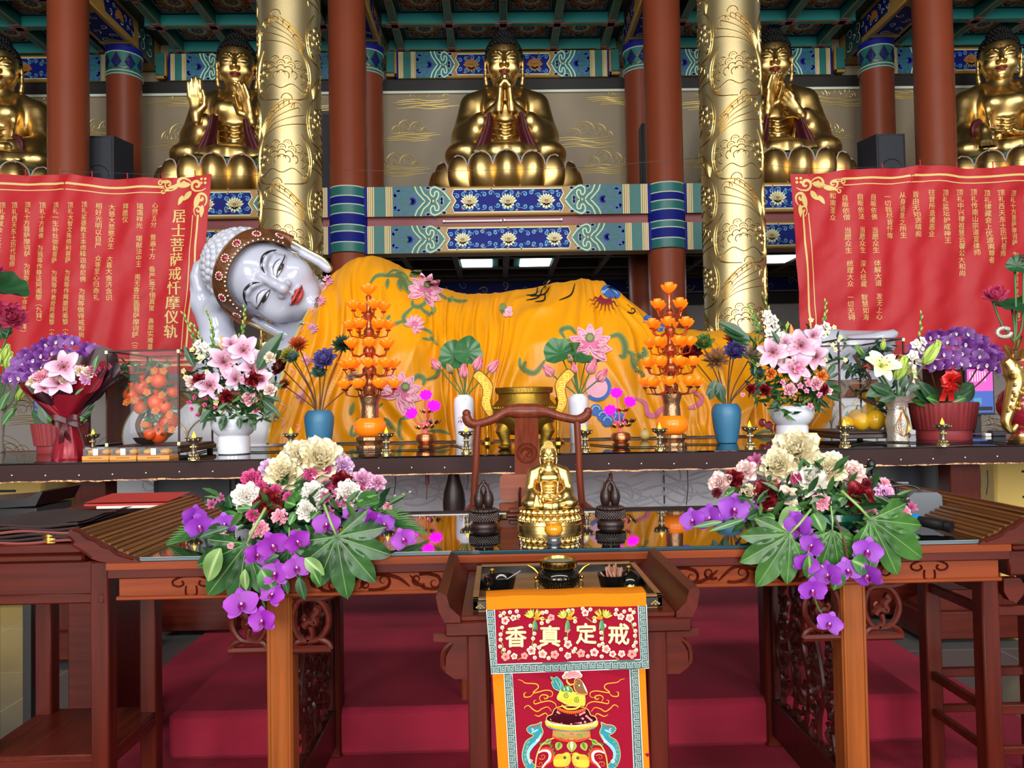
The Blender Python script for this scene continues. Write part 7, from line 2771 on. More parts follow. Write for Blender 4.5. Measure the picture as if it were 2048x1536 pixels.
P_CAR_W2 = proto('carnation_wine', f_carnation, *C['wine'], 7)
P_CAR_C = proto('carnation_cream', f_carnation, '#c9a878', '#e8dcc0', 8)
P_ORC = proto('orchid', f_orchid, '#780f8c', '#9822b0')
P_ORC2 = proto('orchid_soft', f_orchid, '#7a22a0', '#943cb8')
P_ORCW = proto('orchid_speckled', f_orchid, '#4a1060', '#8a46a4', '#f4eef6', True)
P_LILY = proto('lily_pink', f_lily, '#b03a74', '#e9c4da')
P_LILY_Y = proto('lily_yellow', f_lily, '#c9cf50', '#efeccc')
P_ALS = proto('alstroemeria', f_alstro, '#6e1848', '#b8608c')
P_SM_Y = proto('small_carnation_yellow', f_small, *C['yellow'])
P_SM_P = proto('small_carnation_pink', f_small, '#d04884', '#eda8c4', 3)
P_SM_H = proto('small_bud_magenta', f_small, '#a81e60', '#d65a98', 5)
P_SM_W = proto('small_white', f_small, '#e4dfd2', '#f2efe8', 6)
P_BUDP = proto('pink_bud', f_bud, '#9fb870', '#f0bccb')
P_BUDG = proto('lily_bud', f_bud, '#9cb44a', '#b9cf68')
P_BUDD = proto('green_bud', f_bud, '#4f7c34', '#86a850')
P_LEAF = proto('leaf', leaf_mb)
P_LEAFL = proto('leaf_pale', leaf_mb, 1., .26, .3, '#5f8246', '#7d9e5c', '#a8bd84')
P_LEAFN = proto('leaf_narrow', leaf_mb, 1., .10, .3, '#2c5a30', '#44733a')
P_LEAFD = proto('leaf_dark', leaf_mb, 1., .22, .2, '#1d3d24', '#2a5230', '#4a6c48')
P_FAT = proto('fatsia_leaf', fatsia_mb)
P_FAT2 = proto('fatsia_leaf_bright', fatsia_mb, 7, 3.6, '#29511f', '#3a6a2a', 2, .1)
P_FAT3 = proto('fatsia_leaf_narrow', fatsia_mb, 6, 2.4)
P_FAT4 = proto('fatsia_leaf_bright_narrow', fatsia_mb, 6, 2.4, '#29511f', '#3a6a2a', 4, .1)
P_STEM = MB().tube([(0, 0, 0), (.03, 0, .5), (0, 0, 1)], .012, 'stem_green', 5).mesh('stem')


class Arr:
 """one arrangement: an Empty at its foot, each flower and leaf a part of it"""
 def __init__(s, name, label, cat, base, group=None):
  s.t = thing(name, label, cat, base, group)
  s.b = V(base)
  s.n = 0

 def put(s, name, me, c, r, d=(0, -1, .2), roll=None, sc=None):
  s.n += 1
  roll = rnd.uniform(0, 6.28) if roll is None else roll
  mm = frame(c - s.b, d, roll, r if sc is None else sc)
  return inst(name, me, s.t, mm)

 def px(s, name, me, x, y, Y, rpx, d=None, roll=None, jit=.3):
  c = P(x, y, Y)
  if d is None:
   d = (rnd.uniform(-jit, jit), -1, rnd.uniform(-.1, .45))
  return s.put(name, me, c, rpx * pxm(Y), d, roll)

 def leaf(s, me, x0, y0, x1, y1, Y0, Y1, tw=0., name='leaf', wide=1.):
  """a leaf running from one photograph point to another, its face towards the hall"""
  a, b = P(x0, y0, Y0), P(x1, y1, Y1)
  xd = (b - a)
  L = xd.length
  xd.normalize()
  nrm = V((tw, -1, .35))
  zd = (nrm - xd * nrm.dot(xd)).normalized()
  yd = zd.cross(xd)
  mm = Matrix((xd * L, yd * L * wide, zd * L)).transposed().to_4x4()
  mm.translation = a - s.b
  s.n += 1
  return inst(name, me, s.t, mm)

 def stem(s, pts, r=.004, m='stem_green', name='stem'):
  return MB().tube(spline([tuple(q) for q in pts], 5), r, m, 6).build(name, s.t)

 def foliage(s, boxes, n, L, seed=1, cols=('#1f4322', '#335c2c', '#4c7438'), Wd=.3):
  """inner greenery: many small leaves, one part"""
  q = random.Random(seed)
  mb = MB()
  for (x0, x1, y0, y1, Ya, Yb) in boxes:
   for i in range(n):
    c = P(q.uniform(x0, x1), q.uniform(y0, y1), q.uniform(Ya, Yb))
    d = V((q.uniform(-1, 1), q.uniform(-1, .2), q.uniform(-.6, .9))).normalized()
    mm = frame(c, d, q.uniform(0, 6.28), L * q.uniform(.6, 1.3))
    col = lin(q.choice(cols))
    w_ = Wd * .5
    mb.add([(0, 0, 0), (w_, .1, .35), (w_ * .8, .08, .7), (0, 0, 1), (-w_ * .8, .08, .7), (-w_, .1, .35), (0, -.06, .4), (0, -.05, .75)], [(0, 1, 6), (1, 2, 7, 6), (2, 3, 7), (3, 4, 7), (4, 5, 6, 7), (5, 0, 6)], 'leafy', mm, [col] * 8)
  o = mb.build('foliage', s.t)
  o['kind'] = 'stuff'
  return o


def camdir(c, dx=0., dz=0.):
 d = (CAM - c).normalized()
 return (d.x + dx, d.y, d.z + dz)


# ------------------------------------------------------------------ the two big arrangements on the altar table
def big(ox, oy, items, Yf):
 def q(zx, zy):
  return ox + zx / 3.593, oy + zy / 3.593
 return q


def lay_out(A, ox, oy, rows, yz):
 for nm, me, lst in rows:
  for it_ in lst:
   zx, zy, r = it_[:3]
   Y = it_[3] if len(it_) > 3 else yz(zx, zy)
   x, y = ox + zx / 3.593, oy + zy / 3.593
   c = P(x, y, Y)
   d = camdir(c, (zx - 950) / 1500 + rnd.uniform(-.15, .15), .25 - (zy - 500) / 1800 + rnd.uniform(-.1, .1))
   roll = None
   if nm.startswith('orchid'):
    d = camdir(c, rnd.uniform(-.5, .5), rnd.uniform(-.45, .25))
    z = V(d).normalized()
    roll = rnd.uniform(-.5, .5) + PI / 1
    roll = rnd.uniform(-.45, .45)
   A.put(nm, me, c, r / 3.593 * pxm(Y) * (1.0 if nm == 'orchid' else 1.14), d, roll)


def yzone(zx, zy):
 if zy > 780:
  return 2.14
 return float(np.interp(zy, [150, 350, 600, 780], [2.46, 2.38, 2.27, 2.19])) + .04 * abs(zx - 950) / 700


A = Arr('flower_arrangement', 'cascading flower arrangement with cream peonies and violet orchids, west end of the altar table', 'flower arrangement', P(590, 1068, 2.42), 'cascading arrangements on the altar table')
A.t.location.z = ZA
A.b = V(A.t.location)
MB().lathe([(.05, 0), (.075, .01), (.095, .04), (.092, .06), (.075, .055), (.05, .03), (.001, .03)], 'green_bowl', A.b, 28).build('bowl', A.t)
A.foliage([(480, 720, 960, 1060, 2.36, 2.5), (440, 760, 990, 1070, 2.30, 2.45), (420, 780, 1000, 1085, 2.26, 2.4)], 110, .06, 3)
lay_out(A, 330, 860, [
 ('peony', P_PEO_C, [(1120, 225, 165), (860, 320, 135), (960, 200, 120)]),
 ('peony', P_PEO_L, [(755, 290, 80), (1280, 260, 75)]),
 ('peony', P_PEO_P, [(1420, 370, 80), (1530, 380, 55)]),
 ('carnation', P_CAR_W, [(590, 490, 115), (1320, 465, 110), (1070, 460, 100), (1020, 575, 80)]),
 ('rose', P_ROSE_R, [(745, 520, 100), (1265, 365, 75)]),
 ('carnation', P_CAR_H, [(625, 365, 90), (1050, 325, 60), (1165, 295, 40), (1165, 395, 45), (795, 435, 50), (690, 405, 50), (885, 480, 40), (630, 610, 50), (1400, 420, 40)]),
 ('carnation', P_CAR_P, [(825, 625, 60), (685, 705, 62), (635, 745, 34), (415, 770, 34), (1600, 550, 36), (470, 832, 24)]),
 ('alstroemeria', P_ALS, [(340, 540, 55), (410, 490, 45), (1160, 490, 62), (1240, 465, 62), (1290, 520, 55), (1170, 595, 62), (1230, 540, 50)]),
 ('bud', P_BUDP, [(1700, 470, 45), (1750, 450, 40), (1640, 480, 40), (440, 735, 38), (520, 770, 38)]),
 ('orchid', P_ORC, [(660, 900, 95), (775, 830, 112), (950, 800, 95), (795, 1035, 108), (945, 990, 98), (550, 1255, 122), (775, 1185, 95), (705, 1370, 105), (1165, 680, 105), (1480, 650, 88), (1715, 785, 90), (1400, 730, 60)]),
 ('orchid', P_ORC2, [(205, 620, 88, 2.3), (250, 690, 100, 2.27), (430, 675, 88, 2.27), (1570, 680, 88), (1330, 610, 60), (1440, 600, 60)]),
], yzone)


def fat(A, me, ox, oy, zx, zy, L, ang, Y, dz=.5, dx=0.):
 """palmate leaf: centre, length of the middle lobe in sheet units, image direction of that lobe"""
 c = P(ox + zx / 3.593, oy + zy / 3.593, Y)
 xd = (cr * math.cos(ang) + cu * math.sin(ang)).normalized()
 nr = V((dx, -1, dz))
 zd = (nr - xd * nr.dot(xd)).normalized()
 yd = zd.cross(xd)
 s_ = L / 3.593 * pxm(Y)
 mm = Matrix((xd * s_, yd * s_, zd * s_)).transposed().to_4x4()
 mm.translation = c - A.b
 inst('palmate_leaf', me, A.t, mm)


fat(A, P_FAT, 330, 860, 1235, 765, 490, -1.15, 2.165, .12)
fat(A, P_FAT3, 330, 860, 590, 815, 540, -2.0, 2.16, .12)
fat(A, P_FAT, 330, 860, 895, 850, 270, -1.5, 2.175, .12)
for (a, b, c, d, me, w_) in ((400, 850, 270, 1110, P_LEAFL, 1), (1005, 920, 1150, 1050, P_LEAFL, 1), (575, 1000, 570, 1170, P_LEAFL, .8), (960, 1060, 1000, 1230, P_LEAFD, 1), (1060, 1000, 1120, 1140, P_LEAF, .8), (860, 1060, 880, 1190, P_LEAFD, .9), (690, 1000, 790, 1180, P_LEAF, 1.1), (940, 500, 900, 380, P_LEAF, 1.1), (940, 540, 830, 500, P_LEAF, 1), (940, 520, 1010, 390, P_LEAF, 1), (945, 540, 1050, 530, P_LEAF, 1), (935, 600, 890, 670, P_LEAF, 1), (620, 560, 480, 560, P_LEAFN, 2), (540, 620, 340, 610, P_LEAF, .6), (480, 560, 440, 450, P_LEAFD, .8), (460, 700, 230, 770, P_LEAFD, .7), (1380, 520, 1560, 430, P_LEAF, .8), (1400, 560, 1600, 490, P_LEAF, .7), (1050, 640, 1130, 540, P_LEAF, .8), (1370, 700, 1490, 760, P_LEAFL, 1), (330, 540, 270, 500, P_LEAFD, 1), (820, 900, 700, 950, P_LEAFD, 1)):
 A.leaf(me, 330 + a / 3.593, 860 + b / 3.593, 330 + c / 3.593, 860 + d / 3.593, yzone(a, b) - .01, yzone(c, d) - .01, wide=w_)
for k in range(12):
 A.leaf(P_LEAFN, 720 + 4 * (k % 3), 1043, 800 + 6 * k, 1004 + 5.5 * k, 2.42, 2.40, name='palm_blade', wide=.35)
for k in range(9):
 A.leaf(P_LEAFN, 440, 1062, 352 - 6 * k, 1042 + 6 * k, 2.40, 2.38, name='palm_blade', wide=.35)
A.stem([P(612, 1050, 2.2), P(622, 1085, 2.17), P(600, 1135, 2.17), P(560, 1170, 2.17), P(520, 1190, 2.17)], .003)
A.stem([P(560, 1090, 2.18), P(535, 1130, 2.17), P(522, 1180, 2.17), P(530, 1215, 2.17)], .003)
A.stem([P(700, 1020, 2.3), P(770, 1000, 2.33), P(815, 988, 2.36)], .0025)

B = Arr('flower_arrangement', 'cascading flower arrangement with cream peonies and dark red roses, east end of the altar table', 'flower arrangement', P(1668, 1048, 2.42), 'cascading arrangements on the altar table')
B.t.location.z = ZA
B.b = V(B.t.location)
MB().lathe([(.05, 0), (.075, .01), (.095, .04), (.092, .06), (.075, .055), (.05, .03), (.001, .03)], 'green_bowl', B.b, 28).build('bowl', B.t)
B.foliage([(1500, 1760, 940, 1030, 2.36, 2.5), (1460, 1790, 970, 1045, 2.30, 2.45), (1440, 1800, 990, 1060, 2.28, 2.4)], 110, .06, 5)
lay_out(B, 1350, 860, [
 ('peony', P_PEO_C, [(870, 160, 165), (740, 265, 130), (1085, 300, 130)]),
 ('rose', P_ROSE_W, [(965, 355, 125), (1130, 245, 100)]),
 ('rose', P_ROSE_B, [(1265, 320, 110), (510, 300, 85), (325, 385, 90)]),
 ('rose', P_ROSE_C, [(805, 485, 88)]),
 ('carnation', P_CAR_C, [(530, 455, 75)]),
 ('rose', P_ROSE_R, [(645, 470, 118), (415, 365, 88), (1320, 490, 118)]),
 ('carnation', P_CAR_W2, [(1375, 395, 55), (300, 450, 40)]),
 ('carnation', P_CAR_P, [(1055, 515, 68), (1410, 600, 50), (1640, 590, 58), (715, 380, 40), (1505, 385, 45)]),
 ('carnation', P_CAR_L, [(1510, 460, 70)]),
 ('carnation', P_CAR_H, [(870, 350, 50)]),
 ('alstroemeria', P_ALS, [(585, 225, 70), (1690, 560, 55), (1680, 690, 65), (530, 250, 50)]),
 ('bud', P_BUDP, [(465, 480, 45), (385, 460, 42), (920, 500, 45), (1400, 350, 50), (590, 290, 45), (400, 420, 40), (1660, 500, 40)]),
 ('orchid', P_ORC2, [(130, 650, 95, 2.34), (255, 635, 112, 2.32), (420, 570, 122, 2.3), (545, 560, 60, 2.32), (880, 700, 118), (850, 640, 70), (985, 830, 90), (940, 960, 95), (1105, 1045, 108), (1240, 1010, 100), (1380, 870, 108), (1390, 1045, 108), (985, 1150, 102), (1110, 1390, 92)]),
], yzone)
fat(B, P_FAT4, 1350, 860, 825, 745, 480, -2.35, 2.165, .12)
fat(B, P_FAT4, 1350, 860, 1130, 725, 350, -1.6, 2.175, .12)
fat(B, P_FAT4, 1350, 860, 1400, 640, 540, -.85, 2.17, .15)
for (a, b, c, d, me, w_) in ((990, 600, 1080, 720, P_LEAF, 1.2), (720, 640, 620, 610, P_LEAF, 1.2), (880, 560, 770, 720, P_LEAFL, 1.1), (960, 900, 990, 1100, P_LEAF, 1), (1180, 1000, 1160, 1180, P_LEAF, 1), (1270, 940, 1440, 1000, P_LEAF, 1.4), (1100, 440, 1230, 460, P_LEAF, .8), (1330, 560, 1480, 500, P_LEAF, .8), (1430, 540, 1600, 500, P_LEAFN, 1.5), (1350, 640, 1600, 590, P_LEAFN, 1.5), (660, 360, 700, 320, P_LEAFD, 1), (520, 640, 640, 570, P_LEAFD, 1), (350, 480, 480, 400, P_LEAFN, 2), (1500, 700, 1830, 780, P_LEAFN, 1), (340, 660, 130, 690, P_LEAFN, 1), (500, 640, 250, 720, P_LEAFN, .8), (1240, 440, 1130, 560, P_LEAFN, 2), (1130, 560, 1200, 500, P_LEAFD, 1)):
 B.leaf(me, 1350 + a / 3.593, 860 + b / 3.593, 1350 + c / 3.593, 860 + d / 3.593, yzone(a, b) - .01, yzone(c, d) - .01, wide=w_)
B.stem([P(1672, 1040, 2.2), P(1688, 1080, 2.17), P(1696, 1130, 2.165), P(1690, 1150, 2.165)], .004, 'stem_brown')
B.stem([P(1636, 1075, 2.19), P(1632, 1130, 2.165), P(1628, 1180, 2.165), P(1636, 1215, 2.165), P(1655, 1240, 2.165)], .0025)
for pts in ([(1618, 1100), (1616, 1110), (1620, 1120)], [(1642, 1130), (1652, 1140), (1655, 1145)], [(1702, 1130), (1715, 1135), (1722, 1140)], [(1622, 1150), (1626, 1158), (1624, 1168)]):
 B.stem([P(x, y, 2.15) for x, y in pts], .0025, 'petal_edge')

# ------------------------------------------------------------------ vases and bowls of flowers on the offering table
def onT(px, py):
 c = PZ(px, py, ZT)
 return c


def vase_arr(name, label, cat, px, py, prof, m, grp=None, n=40, part='vase', mod=None):
 b = onT(px, py)
 A = Arr(name, label, cat, b, grp)
 k = pxm(b.y)
 MB().lathe([(r * k, z * k) for r, z in prof], m, b, n, mod=mod).build(part, A.t, angle=50)
 return A, b.y, k


BOWL = [(28, 0), (31, 2), (31, 34), (29, 36), (36, 42), (42, 52), (44, 62), (43, 72), (41, 75), (39, 72), (36, 60), (20, 50), (.1, 48)]
W_, Yw, kw = vase_arr('bowl_arrangement', 'pink lilies and roses in a white footed bowl, below the reclining Buddha’s head', 'flower arrangement', 468, 908, BOWL, 'white_ceramic', 'lily arrangements in white bowls', part='bowl')
W_.foliage([(400, 540, 740, 835, Yw - .12, Yw + .1), (380, 560, 700, 800, Yw - .1, Yw + .12), (420, 530, 780, 845, Yw - .18, Yw)], 120, .075, 7, Wd=.26)
for (x, y, r) in ((447, 725, 36), (487, 702, 32), (503, 738, 30), (420, 772, 30), (470, 760, 26), (525, 762, 24), (462, 690, 22)):
 W_.px('lily', P_LILY, x, y, Yw - .12, r, camdir(P(x, y, Yw), rnd.uniform(-.5, .5), rnd.uniform(-.1, .6)))
for (x, y, r, me) in ((453, 793, 17, P_ROSE_R), (505, 757, 20, P_ROSE_R), (398, 762, 18, P_ROSE_R), (385, 765, 16, P_ROSE_B), (498, 798, 18, P_ROSE_P), (540, 780, 15, P_ROSE_B), (540, 715, 14, P_ROSE_C)):
 W_.px('rose', me, x, y, Yw - .16, r)
for (x, y) in ((400, 715), (415, 745), (436, 795), (432, 805), (460, 732), (480, 735), (500, 720), (521, 725), (515, 705), (468, 690), (490, 688), (505, 682), (536, 700), (528, 735), (540, 758), (372, 755), (368, 742), (455, 782), (385, 700), (530, 690)):
 W_.px('small_carnation', P_SM_Y, x, y, Yw - .10, 7)
for (x, y) in ((378, 805), (384, 818), (390, 795), (410, 810), (415, 795), (425, 790), (470, 812), (480, 795), (395, 830), (432, 815), (540, 812), (512, 822)):
 W_.px('small_bud', P_SM_H, x, y, Yw - .12, 6)


def spike(A, x0, y0, x1, y1, Y, white=0, bend=10):
 pts = [P(x0 + (x1 - x0) * t / 5 + bend * math.sin(PI * t / 5), y0 + (y1 - y0) * t / 5, Y) for t in range(6)]
 A.stem(pts, .004)
 sp = spline([tuple(q) for q in pts], 4)
 d = (V(sp[-1]) - V(sp[0])).normalized()
 n = 11
 for k in range(n):
  q = V(sp[int((k + 1) / n * (len(sp) - 1))])
  e = 1 if k % 2 else -1
  r_ = .028 * (1 - .5 * k / n)
  if k < white:
   A.put('floret', P_SM_W, q + V((e * .015, -.01, 0)), .042 * (1 - .3 * k / n), (e * .5, -1, .4))
  else:
   A.put('spike_bud', P_BUDD if k < 6 else P_BUDG, q, r_ * 1.5, tuple(d + V((e * .35, -.1, 0))))


for a in ((395, 720, 366, 628, 0), (425, 705, 413, 622, 0), (472, 700, 488, 616, 0), (410, 720, 385, 650, 5)):
 spike(W_, *a[:4], Yw + .05, a[4], 6)
for (x, y, x1, y1) in ((455, 712, 440, 668), (503, 715, 507, 672), (440, 700, 432, 684)):
 W_.leaf(P_ROSE_O if False else proto('strelitzia', leaf_mb, 1., .12, .2, '#d8641a', '#f08a30', '#f0a040'), x, y, x1, y1, Yw, Yw, name='strelitzia_petal')
for (x, y, x1, y1, w) in ((515, 740, 560, 662, .8), (520, 790, 562, 800, .7), (525, 800, 560, 830, .7), (420, 820, 398, 845, 1.2), (450, 830, 440, 862, 1.2), (500, 835, 510, 860, 1.2), (480, 835, 478, 858, 1.2), (390, 735, 366, 690, .6), (530, 810, 545, 835, 1)):
 W_.leaf(P_LEAFD, x, y, x1, y1, Yw - .14, Yw - .17, wide=w)

X_, Yx, kx = vase_arr('bowl_arrangement', 'pink lilies and pale roses in a white footed bowl, beside the east blue vase', 'flower arrangement', 1585, 886, BOWL, 'white_ceramic', 'lily arrangements in white bowls', part='bowl')
X_.foliage([(1510, 1660, 720, 815, Yx - .12, Yx + .1), (1490, 1690, 660, 780, Yx - .05, Yx + .12), (1530, 1650, 760, 825, Yx - .18, Yx)], 110, .075, 9, Wd=.26)
for (x, y, r) in ((1545, 705, 32), (1602, 692, 34), (1592, 738, 36), (1632, 715, 28), (1624, 672, 24), (1570, 690, 22)):
 X_.px('lily', P_LILY, x, y, Yx - .12, r, camdir(P(x, y, Yx), rnd.uniform(-.5, .5), rnd.uniform(-.1, .5)))
for (x, y, r, me) in ((1580, 780, 16, P_ROSE_P), (1632, 768, 17, P_ROSE_P), (1530, 780, 16, P_ROSE_R), (1648, 780, 14, P_ROSE_R), (1655, 782, 11, P_ROSE_B), (1542, 747, 14, P_ROSE_O), (1644, 752, 14, P_ROSE_O), (1502, 778, 13, P_ROSE_R), (1612, 745, 10, P_ROSE_R)):
 X_.px('rose', me, x, y, Yx - .17, r)
for (x, y, r) in ((1595, 738, 13), (1616, 768, 10), (1613, 753, 8), (1600, 772, 8), (1612, 782, 7), (1638, 790, 8), (1620, 812, 8), (1486, 790, 6), (1565, 765, 8)):
 X_.px('small_carnation', P_SM_P, x, y, Yx - .19, r)
for (x, y) in ((1560, 785), (1670, 700), (1680, 675), (1665, 690), (1690, 720), (1658, 735), (1650, 720), (1668, 655), (1515, 730), (1640, 700), (1655, 665), (1622, 640)):
 X_.px('small_carnation', P_SM_Y, x, y, Yx - .08, 6)
for a in ((1545, 690, 1527, 590, 7, 5), (1520, 665, 1497, 612, 0, 0), (1630, 680, 1650, 604, 4, 8), (1560, 680, 1575, 650, 3, 0)):
 spike(X_, *a[:4], Yx + .05, a[4], a[5])
for (x, y, x1, y1, w) in ((1500, 680, 1445, 655, .9), (1500, 690, 1462, 672, .9), (1490, 672, 1440, 640, .8), (1530, 760, 1505, 795, .8), (1640, 770, 1690, 782, 1), (1650, 790, 1685, 800, .8), (1560, 800, 1540, 818, 1.2), (1600, 805, 1590, 828, 1.2), (1635, 800, 1660, 815, 1), (1655, 750, 1672, 725, .9), (1560, 690, 1545, 660, .8), (1610, 680, 1592, 668, .7)):
 X_.leaf(P_LEAFD, x, y, x1, y1, Yx - .12, Yx - .12, wide=w)
X_.leaf(proto('strelitzia', leaf_mb), 1585, 690, 1584, 646, Yx, Yx, name='strelitzia_petal')

BV = [(18, 0), (20, 1), (26, 30), (29, 55), (29, 66), (26, 74), (21, 79), (19, 78), (18, 60), (.1, 58)]
DRY = {k: proto('dried_' + k, f_lotus, a, b, 5, '#3a3a28') for k, a, b in (('wine', '#4a0a12', '#7a1c26'), ('purple', '#3d3576', '#6a60a8'), ('green', '#4a6a2c', '#6c8f48'), ('teal', '#3f5f52', '#6c8f82'), ('grey', '#8a8272', '#b0a898'))}
DRY.update({k: proto('dried_' + k, f_spiky, a, b, 26) for k, a, b in (('orange', '#8a2c0c', '#c4541c'), ('dark', '#142820', '#2c4a38'), ('tan', '#7a5c28', '#b07a5a'), ('olive', '#6f7420', '#b0a838'), ('rust', '#5a200c', '#9a3c18'), ('beige', '#9a8468', '#c4ae90'))})
for lb, px_, py_, fl in (('blue vase of dried lotus blooms standing before the yellow cloth’s west edge', 639, 900, [('wine', 566, 738, 24), ('orange', 597, 692, 22), ('olive', 578, 712, 20), ('purple', 652, 724, 30), ('dark', 686, 692, 24), ('teal', 638, 748, 20), ('rust', 570, 770, 14), ('grey', 708, 762, 20), ('teal', 588, 718, 18)]),
       ('blue vase of dried lotus blooms standing beside the east lotus lamp tree', 1454, 886, [('wine', 1384, 710, 26), ('green', 1408, 690, 24), ('tan', 1434, 722, 30), ('purple', 1470, 708, 28), ('rust', 1466, 682, 22), ('beige', 1502, 712, 24), ('teal', 1512, 750, 20), ('wine', 1510, 742, 14)])):
 D_, Yd, kd = vase_arr('vase_arrangement', lb, 'flower vase', px_, py_, BV, 'blue_vase', 'blue vases of dried lotus')
 for (k, x, y, r) in fl:
  c = P(x, y, Yd - .03 + rnd.uniform(-.06, .06))
  d = (rnd.uniform(-.3, .3) + (x - px_) / 160, -.75, .55)
  D_.put('dried_bloom', DRY[k], c, r * pxm(Yd), d)
  m0 = P(px_ + (x - px_) * .12, py_ - 78, Yd)
  D_.stem([m0 - V((0, 0, .08)), m0, m0.lerp(c, .5) + V(((px_ - x) * .0006, .02, -.03)), c + V((0, .02, -.01))], .004, 'stem_brown')
 if px_ > 1000:
  for (x, y, x1, y1) in ((1432, 760, 1420, 800), (1436, 765, 1446, 806), (1425, 775, 1412, 790)):
   D_.leaf(P_LEAFD, x, y, x1, y1, Yd - .05, Yd - .06, wide=1.3)

# white painted vases with lotus buds and leaves
LVP = [(16, 0), (17, 2), (19.5, 50), (20.5, 80), (19, 92), (13, 97), (13.5, 99), (12, 98), (11, 85), (.1, 80)]
PK = ('#d8688c', '#e0407c')
P_LBUD = proto('lotus_bud', f_lotusbud, '#e0b0b0', '#d8387a')
P_LBUDG = proto('lotus_bud_green', f_lotusbud, '#8a9a58', '#c87a74')


def lotus_leaf(seed=1, c0='#1d4a2c', c1='#3a6e40'):
 mb = MB()
 a0, a1 = lin(c0), lin(c1)

 def f(u, v):
  a = 2 * PI * v
  r = u * (1 + .05 * math.sin(3 * a + seed) + .03 * math.sin(7 * a))
  return (r * math.cos(a), r * math.sin(a), .25 * u * u * (1 + .5 * math.sin(2 * a + seed)) + .05 * u * math.sin(9 * a + seed) - .08)
 mb.grid(f, 8, 48, 'leafy', cv_=True, cfn=lambda u, v: mixc(a0, a1, .5 + .5 * abs(math.sin(10.5 * 2 * PI * v)) ** .3 * u))
 return mb


P_LLEAF = proto('lotus_leaf', lotus_leaf)
for lb, px_, py_, buds_, leaves_, west in (('white painted vase of pink lotus buds, west of the bronze tripod', 929, 889, [(874, 731, 15, 0), (901, 741, 13, 1), (928, 747, 17, 0), (954, 732, 18, 0), (983, 737, 18, 0)], [(908, 712, 32, (-.2, -1, .35)), (936, 704, 30, (.3, -1, .25))], 1),
             ('white painted vase of pink lotus buds, east of the bronze tripod', 1158, 887, [(1100, 745, 17, 0), (1149, 741, 13, 0), (1182, 739, 19, 0), (1201, 755, 18, 0), (1141, 720, 11, 1)], [(1120, 705, 34, (-.2, -.9, .8)), (1172, 722, 30, (.1, -.35, 1))], 0)):
 L_, Yl, kl = vase_arr('vase_arrangement', lb, 'flower vase', px_, py_, LVP, 'white_ceramic', 'white vases of lotus buds')
 for (x, y, r, g) in buds_:
  c = P(x, y, Yl - .02)
  d = ((x - px_) / 60, -.35, 1)
  L_.put('lotus_bud', P_LBUDG if g else P_LBUD, c, r * 1.25 * pxm(Yl), d)
  m0 = P(px_ + (x - px_) * .1, py_ - 97, Yl)
  L_.stem([m0 - V((0, 0, .05)), m0, m0.lerp(c, .6) + V((0, .01, 0)), c - V(d).normalized() * .02], .005)
 for (x, y, r, d) in leaves_:
  c = P(x, y, Yl + .04)
  L_.put('lotus_leaf', P_LLEAF, c, r * pxm(Yl), d)
  m0 = P(px_, py_ - 97, Yl)
  L_.stem([m0, m0.lerp(c, .5) + V((0, .03, 0)), c + V((0, .012, 0))], .004)
 b = L_.b
 pw_ = Paint(lambda u, v, h: (b.x + (19.6 * kl + h) * math.sin(u), b.y - (19.6 * kl + h) * math.cos(u), b.z + v * kl), .0008)
 pw_.stroke(spline([(.1, 70), (.2, 78), (.15, 88), (.3, 92)], 4), .02, 'slate', 1)
 for k in range(5):
  pw_.petal2(-.1 if west else 0, 48 if west else 62, .3, 6, 0, 'pink_line', 1)
  pw_.stroke(spline([(-.2, 40 + 4 * k), (0, 46 + 3 * k), (.2, 40 + 4 * k)], 4), .9, 'slate' if k % 2 else 'emb_pale', 2)
 if west:
  for k in range(7):
   pw_.rect(-.4 + .14 * k, -.36 + .14 * k, 26 + (k % 2), 28 + (k % 2), 'thread_olive', 1)
 pw_.build('painted_lotus', L_.t)
 if not west:
  c = P(1150, 694, Yl)
  mb = MB().lathe([(.004, -.05), (.012, -.02), (.032, .02), (.034, .028), (.001, .03)], 'stem_green', c, 16)
  mb.build('seed_pod', L_.t)
  L_.stem([P(px_, py_ - 97, Yl), P(1152, 740, Yl), c], .004)

# silver and gold vase with yellow lilies
S_, Ysv, ks = vase_arr('vase_arrangement', 'silver and gold scalloped vase of yellow lilies, west of the ribbed orchid pot', 'flower vase', 1796, 884, [(20, 0), (21, 4), (19, 12), (21, 30), (22, 42), (18, 58), (16, 66), (21, 80), (30, 92), (28, 91), (18, 76), (14, 62), (.1, 55)], 'silver_vase', None, 48, mod=lambda t, k: 1 + .05 * math.sin(5 * t) + (.10 * math.sin(3 * t) if k > .6 else 0))
b = S_.b
pw_ = Paint(lambda u, v, h: (b.x + ((np.interp(v, (0, 12, 30, 42, 58, 66, 80, 92), (21, 19, 21, 22, 18, 16, 21, 30)) * 1.06) * ks + h) * math.sin(u), b.y - ((np.interp(v, (0, 12, 30, 42, 58, 66, 80, 92), (21, 19, 21, 22, 18, 16, 21, 30)) * 1.06) * ks + h) * math.cos(u), b.z + v * ks), .001)
for s in (-1, 1):
 for k in range(4):
  pw_.stroke(spline([(.1 + s * .1, 62), (.1 + s * (.3 + .18 * k), 40 - 3 * k), (.1 + s * (.2 + .15 * k), 20), (.1 + s * .05, 12)], 5), .05 if k < 4 else 1, 'gold_vase_trim', 1, .003)
for k in range(9):
 pw_.petal2(.15 + .12 * math.sin(k * 2.1), 62 + 3 * k, .26, 9, k * 1.3, 'thread_pink' if k % 3 else 'gold_vase_trim', 2)
pw_.build('gilt_relief', S_.t)
